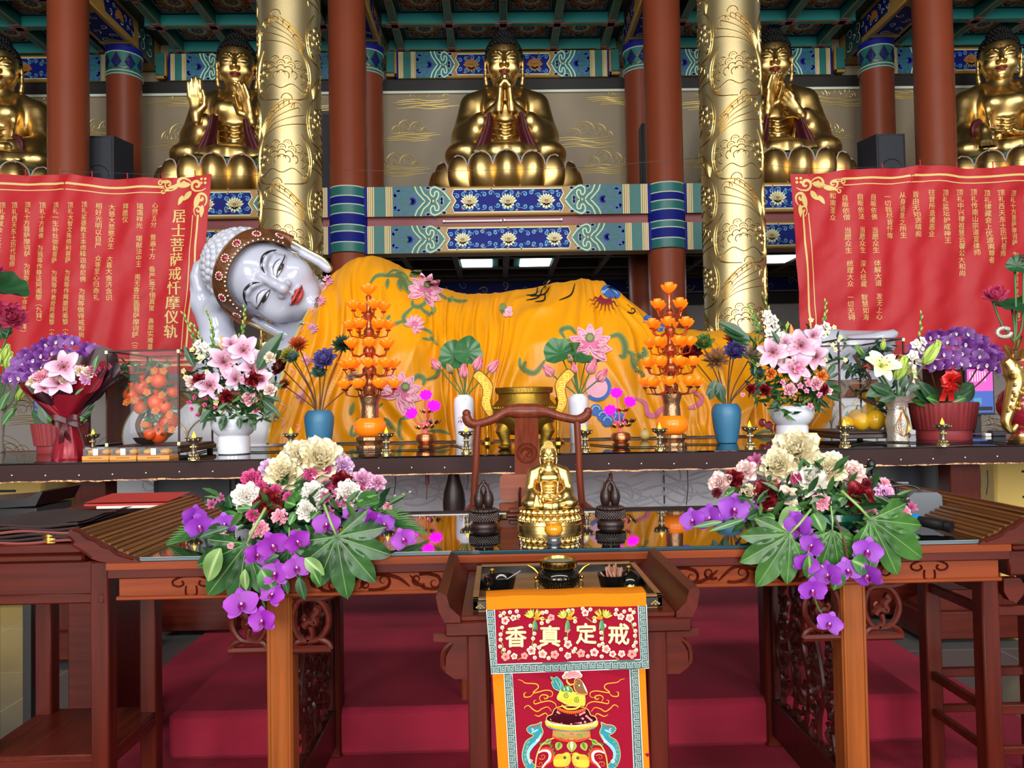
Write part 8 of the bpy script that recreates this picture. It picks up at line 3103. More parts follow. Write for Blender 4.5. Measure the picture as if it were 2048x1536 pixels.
for (x, y, r, d) in ((1760, 735, 36, (-.1, -1, .5)), (1812, 745, 30, (.9, -.6, .1))):
 S_.px('lily', P_LILY_Y, x, y, Ysv - .05, r, d)
for (x, y, x1, y1, me) in ((1728, 712, 1712, 690, P_BUDD), (1792, 760, 1812, 712, P_BUDG), (1848, 728, 1878, 682, P_BUDG), (1765, 700, 1768, 678, P_BUDG)):
 a, c = P(x, y, Ysv - .06), P(x1, y1, Ysv - .06)
 S_.put('lily_bud', me, a, (c - a).length * 1.05, c - a)
spike(S_, 1820, 740, 1842, 628, Ysv + .02, 6, 6)
for (x, y) in ((1728, 712), (1760, 745), (1792, 760), (1848, 728), (1812, 760), (1820, 745)):
 m0 = P(1796 + (x - 1796) * .15, 795, Ysv)
 S_.stem([m0 - V((0, 0, .05)), m0, P(x, y, Ysv - .04)], .006)
for (x, y, x1, y1) in ((1770, 775, 1735, 790), (1780, 785, 1745, 768), (1800, 775, 1815, 750), (1790, 790, 1762, 800), (1815, 780, 1840, 770)):
 S_.leaf(P_LEAFD, x, y, x1, y1, Ysv - .07, Ysv - .1, wide=1.3)

# potted moth orchids
def orchid_pot(lb, px_, py_, w0, hh, cl, seed, bow):
 O_, Yo, ko = vase_arr('potted_orchid', lb, 'potted plant', px_, py_, [(w0 * .78, 0), (w0 * .8, 2), (w0 * .8, hh * .26), (w0 * .86, hh * .27), (w0 * .88, hh * .28), (w0, hh), (w0 * .96, hh + 1), (w0 * .92, hh * .9), (.1, hh * .88)], 'pot_red', 'potted moth orchids', 120, 'pot', mod=lambda t, k: 1 + (.012 * (1 if math.sin(t * 40) > 0 else -1) if .35 < k < .7 else 0))
 q = random.Random(seed)
 x0, x1, y0, y1 = cl
 for i in range(44):
  u = (i + .5) / 44
  row = i % 4
  x = x0 + (x1 - x0) * ((i // 4 + .5 + .25 * (row - 1.5)) / 11)
  bow_ = 1 - ((x - (x0 + x1) / 2) / ((x1 - x0) / 2)) ** 2
  y = y1 - 8 - (y1 - y0) * (.25 + .62 * bow_) * (row + .6) / 4 + q.uniform(-4, 4) - (1 - bow_) * 2
  y = max(y0, y)
  c = P(x + q.uniform(-4, 4), y, Yo - .12 + .06 * row + q.uniform(-.02, .02))
  O_.put('orchid_flower', P_ORCW, c, 16 * pxm(Yo), camdir(c, q.uniform(-.6, .6), q.uniform(-.4, .4)), q.uniform(-.4, .4))
 for k in range(6):
  x = x0 + (x1 - x0) * (k + .5) / 6
  O_.stem([P(px_ + (x - px_) * .2, py_ - hh, Yo), P(px_ + (x - px_) * .7, (py_ - hh + y1) / 2 - 10, Yo - .03), P(x, y1 - 15, Yo - .05), P(x + (x - px_) * .1, y1 - 30, Yo - .1)], .005, 'stem_brown')
 for k in range(9):
  a = -PI + k * PI / 8
  O_.leaf(P_LEAFD if k % 3 else P_LEAF, px_ + 20 * math.cos(a), py_ - hh + 2, px_ + 66 * math.cos(a), py_ - hh - 12 - 16 * (k % 3), Yo - .1, Yo - .05 + .12 * math.sin(a), wide=1.1)
 if bow:
  bx_, by_ = bow
  mb = MB()
  for k in range(10):
   a = k * .63
   c = P(bx_, by_, Yo - .2)
   mm = frame(c, V((math.cos(a), -.6, math.sin(a))), k)
   mb.grid(lambda u, v: (.018 * (v - .5) * 2, .016 * math.sin(PI * u * 2) * (1 if k % 2 else .6), .07 * math.sin(PI * u)), 12, 3, 'ribbon_red', M4=mm)
  for s in (-1, .4):
   mb.grid(lambda u, v: tuple(P(bx_ + s * 14 * u + (v - .5) * 12, by_ + 40 * u, Yo - .2 - .02 * math.sin(u * 5))), 8, 3, 'ribbon_red')
  mb.build('ribbon_bow', O_.t)
 return O_


orchid_pot('purple moth orchids in a ribbed dark red pot behind the wrapped bouquet', 120, 906, 50, 58, (18, 228, 668, 775), 3, None)
orchid_pot('purple moth orchids in a ribbed dark red pot with a red bow', 1888, 879, 63, 74, (1812, 2004, 654, 748), 5, (1898, 762))

# wrapped bouquet leaning on the table
bq = onT(138, 918)
Q_ = Arr('wrapped_bouquet', 'bouquet of pink lilies and roses wrapped in red and black paper tied with dark ribbon', 'bouquet', bq)
Yq = bq.y


def paper(pts_top, m, dy, nm, x_neck=134, y_neck=845):
 """a sheet from the neck fanning up to a ragged top edge"""
 mb = MB()
 n = len(pts_top) - 1
 sp = spline(pts_top, 4)

 def f(u, v):
  k = u * (len(sp) - 1)
  i = min(len(sp) - 2, int(k))
  tx = sp[i][0] + (sp[i + 1][0] - sp[i][0]) * (k - i)
  ty = sp[i][1] + (sp[i + 1][1] - sp[i][1]) * (k - i)
  nx = x_neck + (u - .5) * 34
  x, y = nx + (tx - nx) * v, y_neck + (ty - y_neck) * v
  return tuple(P(x, y, Yq) + V((0, dy * v * math.sin(PI * u) - .02 * (1 - v) + .012 * math.sin(u * 21) * v + (.0 if dy < 0 else .06 * v), 0)))
 mb.grid(f, 40, 14, m)
 return mb.build(nm, Q_.t, angle=60)


paper([(60, 745), (82, 718), (110, 700), (150, 712), (178, 690), (212, 702), (228, 735), (222, 760)], 'wrap_black', .05, 'black_paper')
paper([(40, 758), (70, 735), (100, 722), (150, 728), (200, 720), (216, 742)], 'wrap_red', .03, 'red_paper')
paper([(196, 800), (236, 765), (226, 742), (205, 735)], 'wrap_black', -.06, 'black_paper')
paper([(38, 756), (62, 780), (92, 798), (118, 812), (124, 800)], 'wrap_red', -.10, 'red_paper')
paper([(60, 792), (100, 786), (150, 778), (170, 785)], 'wrap_black', -.10, 'black_paper')
paper([(92, 800), (112, 788), (150, 790), (190, 790), (214, 780), (226, 745), (214, 728)], 'wrap_red', -.13, 'red_paper')
paper([(140, 775), (150, 752), (190, 745), (212, 760), (226, 728)], 'wrap_red', -.06, 'red_paper')
mb = MB()
mb.lathe([(.082, 0), (.085, .01), (.072, .08), (.048, .165), (.042, .19), (.05, .21)], 'wrap_red', bq, 32, mod=lambda t, k: 1 + .06 * math.sin(9 * t + 4 * k))
mb.build('paper_skirt', Q_.t)
mb = MB()
nk = P(134, 846, Yq - .06)
mb.lathe([(.052, -.008), (.054, 0), (.052, .008)], 'ribbon_dark', (nk.x, bq.y, nk.z), 24)
for s in (-1, 1):
 mb.grid(lambda u, v: (nk.x + s * .075 * math.sin(PI * u) , nk.y - .02 * math.sin(2 * PI * u) - .01, nk.z + .012 + (v - .5) * .03 + .02 * math.sin(2 * PI * u)), 14, 3, 'ribbon_dark')
for (dx, L, w) in ((-.04, .16, 1), (.01, .11, -1)):
 mb.grid(lambda u, v: (nk.x + dx * u + (v - .5) * .026, nk.y - .012 - .015 * math.sin(u * 5), nk.z - L * u), 12, 2, 'ribbon_dark')
mb.build('ribbon_bow', Q_.t)
for (me, nm, x, y, r) in ((P_LILY, 'lily', 128, 735, 34), (P_LILY, 'lily', 118, 768, 32), (P_LILY, 'lily', 90, 778, 22), (P_ROSE_B, 'rose', 122, 750, 14), (P_ROSE_C, 'rose', 160, 742, 13), (P_ROSE_B, 'rose', 178, 746, 15), (P_ROSE_B, 'rose', 132, 766, 14), (P_ROSE_C, 'rose', 68, 764, 16), (P_CAR_P, 'carnation', 84, 755, 20), (P_CAR_H, 'carnation', 116, 783, 18), (P_CAR_L, 'carnation', 172, 758, 14), (P_CAR_H, 'carnation', 190, 738, 12), (P_CAR_P, 'carnation', 98, 740, 14)):
 Q_.px(nm, me, x, y, Yq - .06, r, camdir(P(x, y, Yq), rnd.uniform(-.3, .3), rnd.uniform(.1, .6)))
Q_.foliage([(70, 200, 735, 790, Yq - .02, Yq + .05)], 60, .05, 4)
for (x, y, x1, y1) in ((188, 745, 192, 708), (150, 790, 165, 775)):
 Q_.leaf(P_LEAFN, x, y, x1, y1, Yq - .08, Yq - .08, wide=1.5)

# edge arrangements: lotus and lily buds at the far west, red and gold fish vase at the far east
E_, Ye, ke = vase_arr('vase_arrangement', 'tall lotus blooms and green lily buds in a clear vase at the far west edge', 'flower vase', -10, 905, [(16, 0), (18, 3), (14, 20), (17, 60), (20, 100), (18, 98), (13, 60), (.1, 12)], 'silver_vase')
P_LOP = proto('lotus_bloom', f_lotus, '#d66a8c', '#b81c50')
P_LEAFLI = proto('lotus_leaf_dark', lotus_leaf, 3, '#123a20', '#24502c')
for (nm, me, x, y, r, d) in (('lotus_bloom', P_LOP, 22, 638, 38, (.5, -.7, .3)), ('lotus_leaf', P_LEAFLI, -5, 575, 55, (.3, -.35, .8)), ('lotus_leaf', P_LEAFLI, 0, 660, 20, (.6, -.8, .1)), ('lotus_bloom', P_LOP, -8, 545, 20, (.3, -.6, 1))):
 E_.px(nm, me, x, y, Ye, r, d)
 m0 = P(-8, 810, Ye)
 E_.stem([m0, m0.lerp(P(x, y, Ye), .5) + V((-.03, 0, 0)), P(x, y, Ye) + V((0, .02, 0))], .006)
for (x, y, x1, y1) in ((36, 772, 54, 726), (34, 800, 52, 772), (8, 722, 16, 690), (-6, 735, 0, 700), (14, 740, 22, 705)):
 a, c = P(x, y, Ye - .05), P(x1, y1, Ye - .05)
 E_.put('lily_bud', P_BUDG, a, (c - a).length * 1.1, c - a)
 E_.stem([P(-6, 830, Ye), P(x * .6, y + 35, Ye - .03), a], .005)
for (x, y, x1, y1) in ((5, 850, 28, 810), (0, 820, 14, 780)):
 E_.leaf(P_LEAFN, x, y, x1, y1, Ye - .05, Ye - .05, wide=2)
F2, Yf2, kf = vase_arr('vase_arrangement', 'red and gold fish vase with magenta lotus blooms at the far east edge', 'flower vase', 2042, 884, [(18, 0), (19, 10), (14, 16), (12, 24), (28, 40), (40, 62), (42, 78), (36, 96), (24, 108), (14, 116), (12, 126), (.1, 120)], 'jewel')
b = F2.b
mb = MB()
fp_ = [P(x, y, Yf2 - .12) for x, y in spline([(2010, 720), (2022, 735), (2032, 760), (2026, 790), (2018, 820), (2012, 845), (2022, 862), (2034, 850)], 6)]
mb.tube(fp_, list(np.interp(range(len(fp_)), (0, 8, 16, 26, 36, len(fp_)), (.030, .052, .045, .030, .018, .012))), 'gold_bright', 12)
for (x, y, x1, y1, w) in ((2020, 715, 2008, 690, .03), (2035, 720, 2052, 695, .03), (2030, 700, 2044, 672, .025)):
 mb.tube([P(x, y, Yf2 - .1), P((x + x1) / 2, (y + y1) / 2 - 4, Yf2 - .1), P(x1, y1, Yf2 - .1)], [w, w * 1.2, w * .3], 'gold_bright', 8, flat=.3)
for k in range(26):
 c = fp_[6 + (k % 20)] + V((.03 * math.sin(k * 2.2), -.035, .01 * math.cos(k)))
 mb.ell(c, .013, 'gold_bright', 6, 4)
mb.tube([P(2008 + 14 * math.cos(a * .5), 665 + 9 * math.sin(a * .5), Yf2 - .08) for a in range(12)], .012, 'silver_vase', 8)
mb.lathe([(.06, 0), (.07, .012), (.05, .03), (.045, .045)], 'gold_bright', b, 24)
mb.build('gilt_fish', F2.t)
for (nm, me, x, y, r, d) in (('lotus_bloom', P_LOP, 1990, 598, 30, (-.3, -.6, .7)), ('lotus_leaf', P_LEAFLI, 2028, 612, 38, (-.2, -.4, .9)), ('lotus_leaf', P_LEAFLI, 2034, 530, 20, (-.4, -.8, .3)), ('lotus_bloom', P_LOP, 2052, 520, 16, (-.3, -.6, .8))):
 F2.px(nm, me, x, y, Yf2, r, d)
 m0 = P(2040, 770, Yf2)
 F2.stem([m0, P(2030, 690, Yf2), P(x + (2030 - x) * .35, 650, Yf2), P(x, y, Yf2) + V((0, .02, -.01))], .006)
# ================================================================== LAMPS, BURNER, CASES ON THE OFFERING TABLE
def lot(n=6, c='orange_glow'):
 mb = MB()
 for (k, L, wd, a0, a1) in ((8, 1.0, .40, 1.3, .5), (7, 1.0, .38, .85, .05), (5, .9, .34, .4, -.2)):
  for i in range(k):
   petal(mb, L, wd, a0, a1, 2 * PI * i / k + k, ('#ffffff', '#ffffff'), cup=.4, mt=c, nu=5, nv=4)
 return mb.mesh('lotus_light', angle=180)


ME_OL, ME_ML = lot(), lot(c='magenta_glow')
for px_, py_, nd in ((741, 898, 'west'), (1345, 893, 'east')):
 b = onT(px_, py_)
 k = pxm(b.y)
 t = thing('lotus_lamp_tree', f'tall copper lamp tree with tiers of glowing orange lotus lights, {nd} of the bronze tripod', 'lamp', b, 'lotus lamp trees')
 MB().lathe([(r * k, z * k) for r, z in [(27, 0), (28, 4), (27, 8), (22, 10), (24, 14), (28, 18), (27, 24), (22, 26)]], 'bronze_pot', b, 40, mod=lambda q, u: 1 + .03 * math.sin(16 * q)).build('base', t)
 MB().lathe([(r * k, z * k) for r, z in [(20, 25), (29, 32), (32, 42), (31, 52), (24, 60), (18, 62)]], 'orange_jar', b, 40).build('glowing_bowl', t)['label'] = 'glowing orange bowl'
 MB().lathe([(r * k, z * k) for r, z in [(18, 60), (17, 66), (17, 78), (16, 82), (17, 90), (21, 102), (21, 105), (12, 106)]], 'bronze_pot', b, 40).build('neck', t)
 MB().lathe([(r * k, z * k) for r, z in [(9, 105), (14, 112), (14, 124), (9, 128), (6, 136), (9, 146), (14, 152), (14, 160), (8, 166), (6, 176), (10, 188), (13, 192), (12, 200), (6, 206), (6, 220), (10, 228), (11, 236), (6, 242), (5, 256), (9, 264), (10, 270), (5, 276), (4, 296), (6, 304), (3, 308)]], 'copper', b, 24).build('stem', t)
 inst('lotus_light', ME_OL, t, Matrix.Translation((0, 0, 308 * k)) @ Matrix.Scale(24 * k, 4))
 for z, R_, n, ph in ((276, 31, 4, .5), (238, 38, 6, .2), (200, 40, 6, .7), (160, 48, 8, .1), (120, 52, 8, .5)):
  for i in range(n):
   a = 2 * PI * i / n + ph
   d = V((math.cos(a), math.sin(a), 0))
   L = V((0, 0, z * k))
   MB().tube([b + q for q in (d * 8 * k + L - V((0, 0, 8 * k)), d * R_ * .55 * k + L - V((0, 0, 16 * k)), d * R_ * .92 * k + L - V((0, 0, 13 * k)), d * R_ * k + L - V((0, 0, 3 * k)))], 1.5 * k, 'copper', 6).lathe([(1.5 * k, -4 * k), (5 * k, -2 * k), (6 * k, 0)], 'copper', b + d * R_ * k + L, 10).build('arm', t)
   inst('lotus_light', ME_OL, t, Matrix.Translation(d * R_ * k + L) @ Matrix.Scale(21 * k, 4))
# bronze tripod burner
b = onT(1050, 896)
k = pxm(b.y)
t = thing('tripod_burner', 'large golden bronze tripod incense burner with key-patterned upright ears behind the chair', 'incense burner', b)
MB().lathe([(r * k, z * k) for r, z in [(.1, 24), (30, 27), (50, 38), (62, 56), (64, 72), (60, 88), (52, 97), (52, 108), (57, 110), (58, 120), (56, 121), (48, 120), (46, 100), (.1, 96)]], 'burner_gold', b, 56).build('cauldron', t, angle=50)
q = Paint(lambda u, v, h: (b.x + ((61 if v < 95 else 57.6) * k + h) * math.sin(u), b.y - ((61 if v < 95 else 57.6) * k + h) * math.cos(u), b.z + v * k), .001)
for i in range(30):
 a = -1.6 + .11 * i
 q.stroke([(a - .04, 112), (a - .04, 118), (a + .03, 118), (a + .03, 114), (a, 114)], .012, 'gold_dark', 1)
 q.stroke(spline([(a - .1, 80 + 3 * math.sin(i)), (a, 86), (a + .08, 80), (a + .02, 77)], 4), .05 if i % 2 else .03, 'burner_gold', 1, .006)
q.build('relief', t)
for s in (-1, 1):
 m_ = MB()
 pl_ = [(50, 60), (62, 76), (67, 90), (65, 104), (62, 124), (70, 140), (88, 156), (101, 146), (94, 136), (84, 124), (83, 108), (86, 92), (80, 76), (66, 60)]
 sp_2 = spline(pl_, 4, True)
 m_.prism([(s * x * k, z * k) for x, z in sp_2], 'burner_gold', lambda u, v, h: (b.x + u, b.y - .02 + h, b.z + v), .04)
 e_ = m_.build('ear', t)
 q = Paint(lambda u, v, h: (b.x + s * u * k, b.y - .021 - h, b.z + v * k), .001)
 q.stroke(sp_2, 1.4, 'gold_bright', 1, .003, closed=True)
 for (x, z) in ((72, 84), (75, 98), (73, 112), (76, 126), (84, 140)):
  q.stroke([(x - 5, z - 5), (x + 5, z - 5), (x + 5, z + 5), (x - 4, z + 5), (x - 4, z - 1), (x + 1, z - 1), (x + 1, z + 1)], 2.2, 'gold_dark', 1)
 q.build('key_pattern', e_)
for a in (-PI / 2 - .95, -PI / 2 + .95, PI / 2):
 d = V((math.cos(a), math.sin(a) * .9, 0)) * 44 * k
 MB().tube([b + d + V((0, 0, z * k)) + V((d.x, d.y, 0)) * o for z, o in ((44, .1), (34, .22), (20, .12), (8, .06), (1, .1))], [16 * k, 15 * k, 10 * k, 11 * k, 12 * k], 'burner_gold', 14).ell(b + d * 1.15 + V((0, -.01, 5 * k)), (13 * k, 16 * k, 6 * k), 'burner_gold').build('leg', t)
for px_, lb in ((975, 'slim brass candlestick with crystal top, west of the bronze tripod'), (1116, 'slim brass candlestick with crystal top, east of the bronze tripod')):
 b = onT(px_, 886)
 k = pxm(b.y)
 t = thing('candlestick', lb, 'candlestick', b, 'brass candlesticks')
 MB().lathe([(r * k, z * k) for r, z in [(14, 0), (14, 3), (10, 5), (5, 10), (2.6, 14), (2.4, 84), (5, 88), (3, 92)]], 'brass', b, 24).build('shaft', t)
 m_ = MB()
 for i in range(7):
  petal(m_, 16 * k, 6 * k, 1.2, .5, i * .9, ('#ffffff', '#ffffff'), mt='package_clear')
 m_.v = [x_ + np.array(b) + np.array((0, 0, 92 * k)) for x_ in m_.v]
 m_.build('crystal_lotus', t)
# butter lamps
def lamp_tree(b, k):
 t = thing('butter_lamp', 'x', 'lamp', b, 'small golden lamps along the table edge')
 MB().lathe([(r * k, z * k) for r, z in [(9, 0), (10, 2), (10, 6), (7, 8), (8, 11), (5, 14), (4.5, 22), (6, 26), (5, 30), (6, 33), (13, 37), (16, 42), (16, 44), (12, 43), (.1, 42)]], 'pewter', b, 28).build('goblet', t)
 m_ = MB()
 for r, z in ((9.6, 4), (7.6, 10), (6, 26), (14.6, 40)):
  for i in range(10):
   m_.ell((b.x + r * k * math.cos(i * .628), b.y + r * k * math.sin(i * .628), b.z + z * k), (1.5 * k, 1.5 * k, 2.4 * k), 'gold_bright', 6, 5)
 m_.lathe([(9 * k, -.0005), (10.4 * k, .5 * k), (10.2 * k, 2.4 * k)], 'gold_bright', b, 24, cap=False)
 m_.build('gilt_trim', t)
 MB().lathe([(.1 * k, 42.5 * k), (3.5 * k, 44 * k), (3.6 * k, 47 * k), (1.6 * k, 52 * k), (.1 * k, 56 * k)], 'flame', b, 12).build('flame', t)
 return t


l0 = None
for px_, py_, wh in ((186, 905, 'behind the pastry boxes, beside the bouquet'), (388, 921, 'before the west glass case'), (582, 908, 'west of the west blue vase'), (773, 910, 'beside the west lamp tree'), (933, 906, 'before the west white vase'), (1170, 905, 'before the east white vase'), (1320, 901, 'beside the east lamp tree'), (1500, 897, 'east of the east blue vase'), (1690, 896, 'before the case of yellow gourds'), (1886, 893, 'before the orchid pot with red bow')):
 b = onT(px_, py_)
 if l0 is None:
  l0 = lamp_tree(b, pxm(4.1))
  o = l0
 else:
  o = dup(l0, b)
 o['label'] = 'small golden butter lamp with bright flame, ' + wh
# magenta lotus lamps in copper pots
for px_, py_, nd in ((852, 893, 'west'), (1242, 890, 'east')):
 b = onT(px_, py_)
 k = pxm(b.y)
 t = thing('lotus_lamp', f'small lamp of three glowing magenta lotus lights in a copper pot, {nd} of the chair', 'lamp', b, 'magenta lotus lamps')
 MB().lathe([(r * k, z * k) for r, z in [(16, 0), (17, 3), (13, 6), (19, 11), (20, 18), (17, 24), (10, 26), (.1, 25)]], 'copper', b, 32).build('pot', t)
 for x, y, r in ((-24, 60, 13), (2, 96, 13), (16, 74, 14)) if nd == 'west' else ((-20, 64, 13), (-8, 98, 13), (16, 80, 13)):
  c = b + V((x * k, -.01, y * k))
  MB().tube([b + V((0, 0, 24 * k)), b + V((x * .3 * k, 0, y * .6 * k)), c], 1.3 * k, 'pink_glow', 6).build('stem', t)
  inst('lotus_light', ME_ML, t, frame(c - b, (x * .01, -.75, .6), 0, r * k * 1.4))
 for x, y, m2 in ((0, 40, 'pink_glow'), (3, 66, 'copper'), (-8, 34, 'brass'), (16, 44, 'carved_dark'), (8, 36, 'brass')):
  m_ = MB()
  for i in range(6):
   petal(m_, 10 * k, 4 * k, 1.0, .3, i * 1.05, ('#ffffff', '#ffffff'), cup=.3, mt=m2)
  m_.v = [q_ + np.array(b + V((x * k, -.008, y * k))) for q_ in m_.v]
  m_.build('metal_lotus', t)
# glass cases
def case(x0, x1, ytop, ybot, Y, d, name, lab):
 a, c = P(x0, ybot, Y), P(x1, ytop, Y)
 z0 = ZT
 t = thing(name, lab, 'display case', ((a.x + c.x) / 2, Y + d / 2, z0), 'glass display cases')
 zb = z0 + .05
 MB().box(a.x - .02, c.x + .02, Y - .02, Y + d + .02, z0 + .02, zb, 'carved_dark', .006).box(a.x - .01, c.x + .01, Y - .01, Y + d + .01, zb, zb + .012, 'carved_dark', .004).build('base', t)
 for x in (a.x, c.x - .03):
  for y in (Y - .015, Y + d - .015):
   MB().box(x, x + .03, y, y + .03, z0, z0 + .022, 'carved_dark', .003).build('foot', t)
 zt = c.z
 w2 = .005
 for x in (a.x, c.x):
  for y in (Y, Y + d):
   MB().box(x - w2, x + w2, y - w2, y + w2, zb, zt, 'wood_dark', .001).build('post', t)
  MB().box(x - w2, x + w2, Y, Y + d, zt - .008, zt + .002, 'wood_dark', .001).build('rail', t)
  MB().box(x - .001, x + .001, Y + w2, Y + d - w2, zb + .012, zt - .008, 'case_glass', 0).build('glass_pane', t)
 for y in (Y, Y + d):
  MB().box(a.x, c.x, y - w2, y + w2, zt - .008, zt + .002, 'wood_dark', .001).build('rail', t)
  MB().box(a.x + w2, c.x - w2, y - .001, y + .001, zb + .012, zt - .008, 'case_glass', 0).build('glass_pane', t)
 for x in (a.x, c.x):
  for z in (zb + .012, zt - .02):
   MB().box(x - .008, x + .008, Y - .008, Y + .002, z, z + .02, 'cream', .002).build('corner', t)
 return t, a.x, c.x, zb + .012, zt


case(214, 357, 699, 893, 4.32, .5, 'glass_case', 'dark framed glass case holding an orange pomegranate bonsai, beside the wrapped bouquet')
case(1682, 1806, 676, 868, 4.5, .55, 'glass_case', 'dark framed glass case holding yellow gourds and a bonsai, west of the silver vase')
A = Arr('pomegranate_bonsai', 'artificial bonsai with glossy orange pomegranates inside the west glass case', 'plant', V((P(295, 880, 4.55).x, 4.55, 1.122)))
A.stem([A.b, P(275, 850, 4.55), P(300, 800, 4.55), P(285, 760, 4.55), P(310, 725, 4.55)], .014, 'stem_brown', 'trunk')
MB().lathe([(.03, 0), (.06, .01), (.08, .04), (.001, .04)], 'carved_dark', A.b, 20).build('pot', A.t)
for (x, y, r) in ((284, 775, 15), (262, 790, 15), (318, 762, 15), (345, 785, 13), (312, 805, 16), (338, 842, 18), (282, 815, 14), (318, 868, 19), (330, 815, 13), (300, 868, 12)):
 c = P(x, y, 4.48 + rnd.uniform(-.04, .06))
 MB().ell(c, (r * pxm(4.5),) * 3, 'orange_fruit', 16, 12).lathe([(.008, 0), (.012, .012), (.018, .03)], 'orange_fruit', c + V((0, 0, r * pxm(4.5) * .92)), 8).build('pomegranate', A.t)
P_PF = proto('pomegranate_flower', f_small, '#e8b040', '#c8281c', 4)
for (x, y) in ((270, 800), (295, 785), (312, 822), (340, 830), (325, 790), (300, 760), (328, 742), (255, 805), (290, 850), (345, 860), (310, 742)):
 A.px('flower', P_PF, x, y, 4.42, 10)
A.foliage([(245, 345, 725, 800, 4.45, 4.65), (290, 350, 790, 870, 4.45, 4.65)], 170, .05, 11, ('#1f4a2a', '#2f6a3c', '#4c8458'), .4)
A = Arr('gourd_bonsai', 'bonsai with curling branches inside the east glass case', 'plant', V((P(1770, 850, 4.75).x, 4.75, 1.122)))
A.stem([A.b, P(1775, 830, 4.75), P(1745, 805, 4.75), P(1715, 790, 4.75), P(1740, 760, 4.75), P(1722, 735, 4.75), P(1708, 710, 4.75)], .010, 'stem_brown', 'trunk')
for pts in ([(1722, 735), (1740, 715), (1760, 700), (1785, 702)], [(1715, 790), (1700, 775), (1695, 760)], [(1745, 805), (1775, 800), (1790, 780)]):
 A.stem([P(x, y, 4.75) for x, y in pts], .006, 'stem_brown', 'branch')
A.foliage([(1690, 1790, 690, 720, 4.68, 4.85), (1690, 1740, 725, 790, 4.68, 4.85), (1735, 1795, 770, 830, 4.68, 4.85)], 26, .075, 12, ('#1c3f2a', '#28553a'), .5)
for i, (x, y, r, r2, lb) in enumerate(((1722, 836, 18, 0, 'round yellow gourd at the front west corner of the glass case'), (1750, 832, 21, 0, 'large round yellow gourd at the front of the glass case'), (1692, 842, 15, 0, 'small yellow gourd against the west side of the glass case'), (1742, 795, 23, 17, 'tall double yellow gourd standing at the back of the glass case'), (1712, 808, 17, 0, 'yellow gourd behind the front pair in the glass case'), (1785, 835, 17, 0, 'yellow gourd at the east side of the glass case'))):
 Y = 4.62 if i in (0, 1, 2, 5) else 4.86
 k = pxm(Y)
 c = P(x, y, Y)
 z0 = 1.122 + (0 if i < 3 or i == 5 else .02)
 m_ = MB().ell((c.x, Y, z0 + r * k), (r * k,) * 3, 'yellow_gourd', 20, 14)
 top = z0 + 2 * r * k
 if r2:
  m_.ell((c.x, Y, top + r2 * k * .75), (r2 * k,) * 3, 'yellow_gourd', 18, 12)
  top += r2 * k * 1.7
 m_.tube([(c.x, Y, top - .01), (c.x + .006, Y, top + .015), (c.x + .014, Y, top + .028)], [.008, .004, .003], 'stem_green', 6)
 tag(m_.build('gourd', loc=(c.x, Y, z0)), lb, 'gourd', 'yellow gourds in the glass case')
# pastry boxes
for i, (x0, x1, lb) in enumerate(((164, 217, 'westmost clear box of two round pastries on an orange card tray'), (219, 272, 'middle clear box of two round pastries on an orange card tray'), (275, 338, 'eastmost clear box of two round pastries, beside the lamp'))):
 b = onT((x0 + x1) / 2, 921 - .5 * i)
 k = pxm(b.y)
 w2 = (x1 - x0) / 2 * k
 t = thing('pastry_box', lb, 'pastry box', b, 'pastry boxes on the table edge')
 MB().box(b.x - w2, b.x + w2, b.y, b.y + .12, b.z, b.z + 9 * k, 'card_orange', .002).build('card_tray', t)
 MB().box(b.x - w2 * .96, b.x + w2 * .96, b.y + .004, b.y + .116, b.z + 9 * k, b.z + 24 * k, 'package_clear', .002).build('clear_lid', t)
 MB().box(b.x - 5 * k, b.x + 5 * k, b.y + .001, b.y + .003, b.z + 10 * k, b.z + 23 * k, 'label_white', 0).build('label', t)
 for s in (-1, 1):
  MB().ell((b.x + s * w2 * .52, b.y + .06, b.z + 15.5 * k), (w2 * .36, .04, 6.2 * k), 'pastry', 16, 10).build('pastry', t)
 q = Paint(lambda u, v, h: (b.x + u * k, b.y - h, b.z + v * k), .0006)
 for j in range(7):
  q.rect(-12 + 3.6 * j, -9.6 + 3.6 * j, 3.4, 5.8, 'brown_line', 1)
 q.build('small_print', t)
b = onT(1290, 880)
tag(MB().ell((b.x, b.y, b.z + .036), (.036, .036, .036), 'cream_ball', 20, 14).tube([(b.x, b.y, b.z + .07), (b.x + .003, b.y, b.z + .08)], .004, 'stem_brown', 6).build('pear', loc=b), 'pale yellow round pear lying beside the east magenta lamp', 'pear')
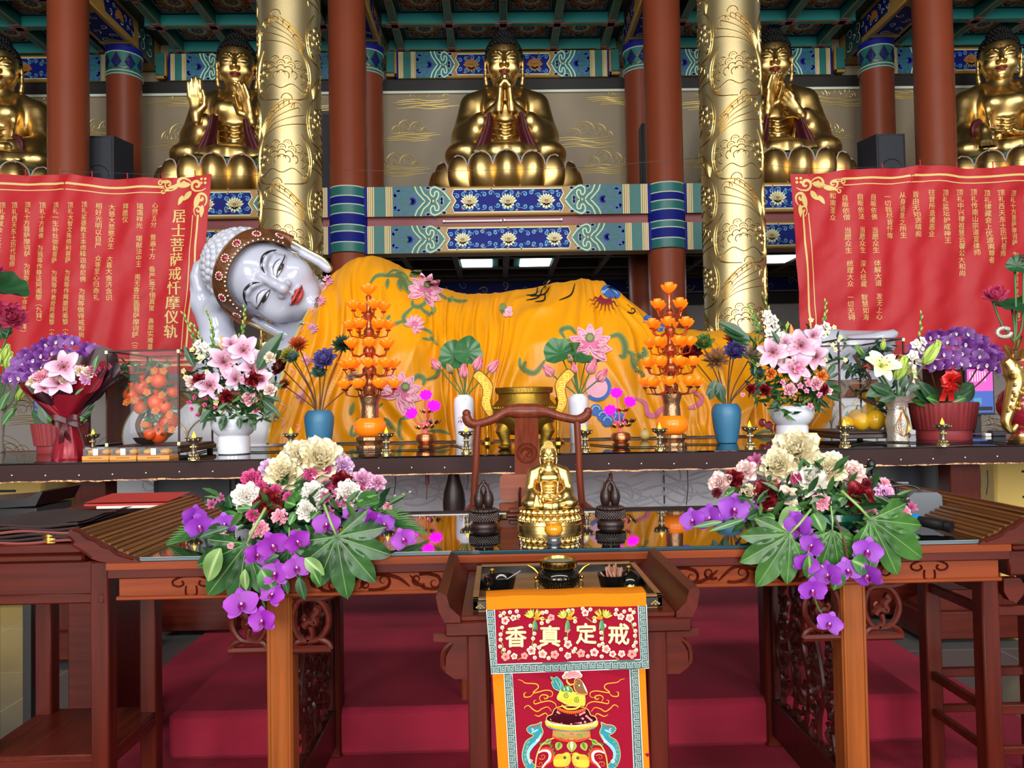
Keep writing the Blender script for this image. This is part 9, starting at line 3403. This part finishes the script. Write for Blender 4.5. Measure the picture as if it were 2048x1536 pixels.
# screens on the rear wall side
for (x0, x1, y0, y1, lb) in ((1936, 1984, 738, 826, 'upright screen with pink and blue picture behind the orchid pot with red bow'), (70, 118, 774, 830, 'upright screen with pink picture behind the west orchid pot')):
 a, c = P(x0, y1, 6.6), P(x1, y0, 6.6)
 t = thing('display_screen', lb, 'screen', ((a.x + c.x) / 2, 6.6, 0), 'screens behind the altar')
 MB().box(a.x - .015, c.x + .015, 6.6, 6.64, a.z - .02, c.z + .015, 'black_box', .004).build('bezel', t)
 h_ = c.z - a.z
 MB().box(a.x, c.x, 6.595, 6.6, a.z + h_ * .5, c.z, 'screen_pink', 0).box(a.x, c.x, 6.595, 6.6, a.z, a.z + h_ * .5, 'screen_blue', 0).build('picture', t)
 q = Paint(lambda u, v, h: (a.x + u, 6.595 - h, a.z + v), .001)
 for j in range(7):
  q.rect(.02 + .022 * j, .028 + .022 * j, h_ * .72, h_ * .95, 'label_white', 1)
 q.rect(.01, c.x - a.x - .01, .02, h_ * .14, 'black_box', 1)
 q.rect(.05, .12, h_ * .2, h_ * .34, 'sky_blue', 1)
 q.build('picture_detail', t)
 MB().box((a.x + c.x) / 2 - .03, (a.x + c.x) / 2 + .03, 6.64, 6.68, .02, c.z - .05, 'black_box', .004).box((a.x + c.x) / 2 - .25, (a.x + c.x) / 2 + .25, 6.45, 6.85, 0.0, .02, 'black_box', .004).build('floor_stand', t)
# black cables on the table, small black adaptor
for pts, wh in (([(392, 908), (430, 900), (480, 905), (540, 905), (600, 900)], 'west of the tripod, from the glass case'), ([(690, 905), (790, 902), (850, 900), (900, 892), (925, 896)], 'before the west magenta lamp'), ([(1180, 890), (1240, 895), (1300, 895), (1370, 890), (1440, 890)], 'before the east magenta lamp'), ([(1690, 895), (1760, 885), (1880, 888), (1960, 885), (2040, 890)], 'before the ribbed orchid pot')):
 tag(MB().tube(spline([tuple(onT(x, y) + V((0, 0, .005))) for x, y in pts], 6), .004, 'cable', 6).build('table_cable'), 'thin black cable lying on the black glass ' + wh, 'cable')
b = onT(1998, 872)
t = thing('power_adaptor', 'small black power adaptor with white plug beside the east fish vase', 'adaptor', b)
MB().box(b.x - .06, b.x + .03, b.y - .03, b.y + .03, b.z, b.z + .035, 'black_box', .005).build('body', t)
MB().box(b.x - .10, b.x - .06, b.y - .02, b.y + .02, b.z, b.z + .02, 'label_white', .003).build('plug', t)
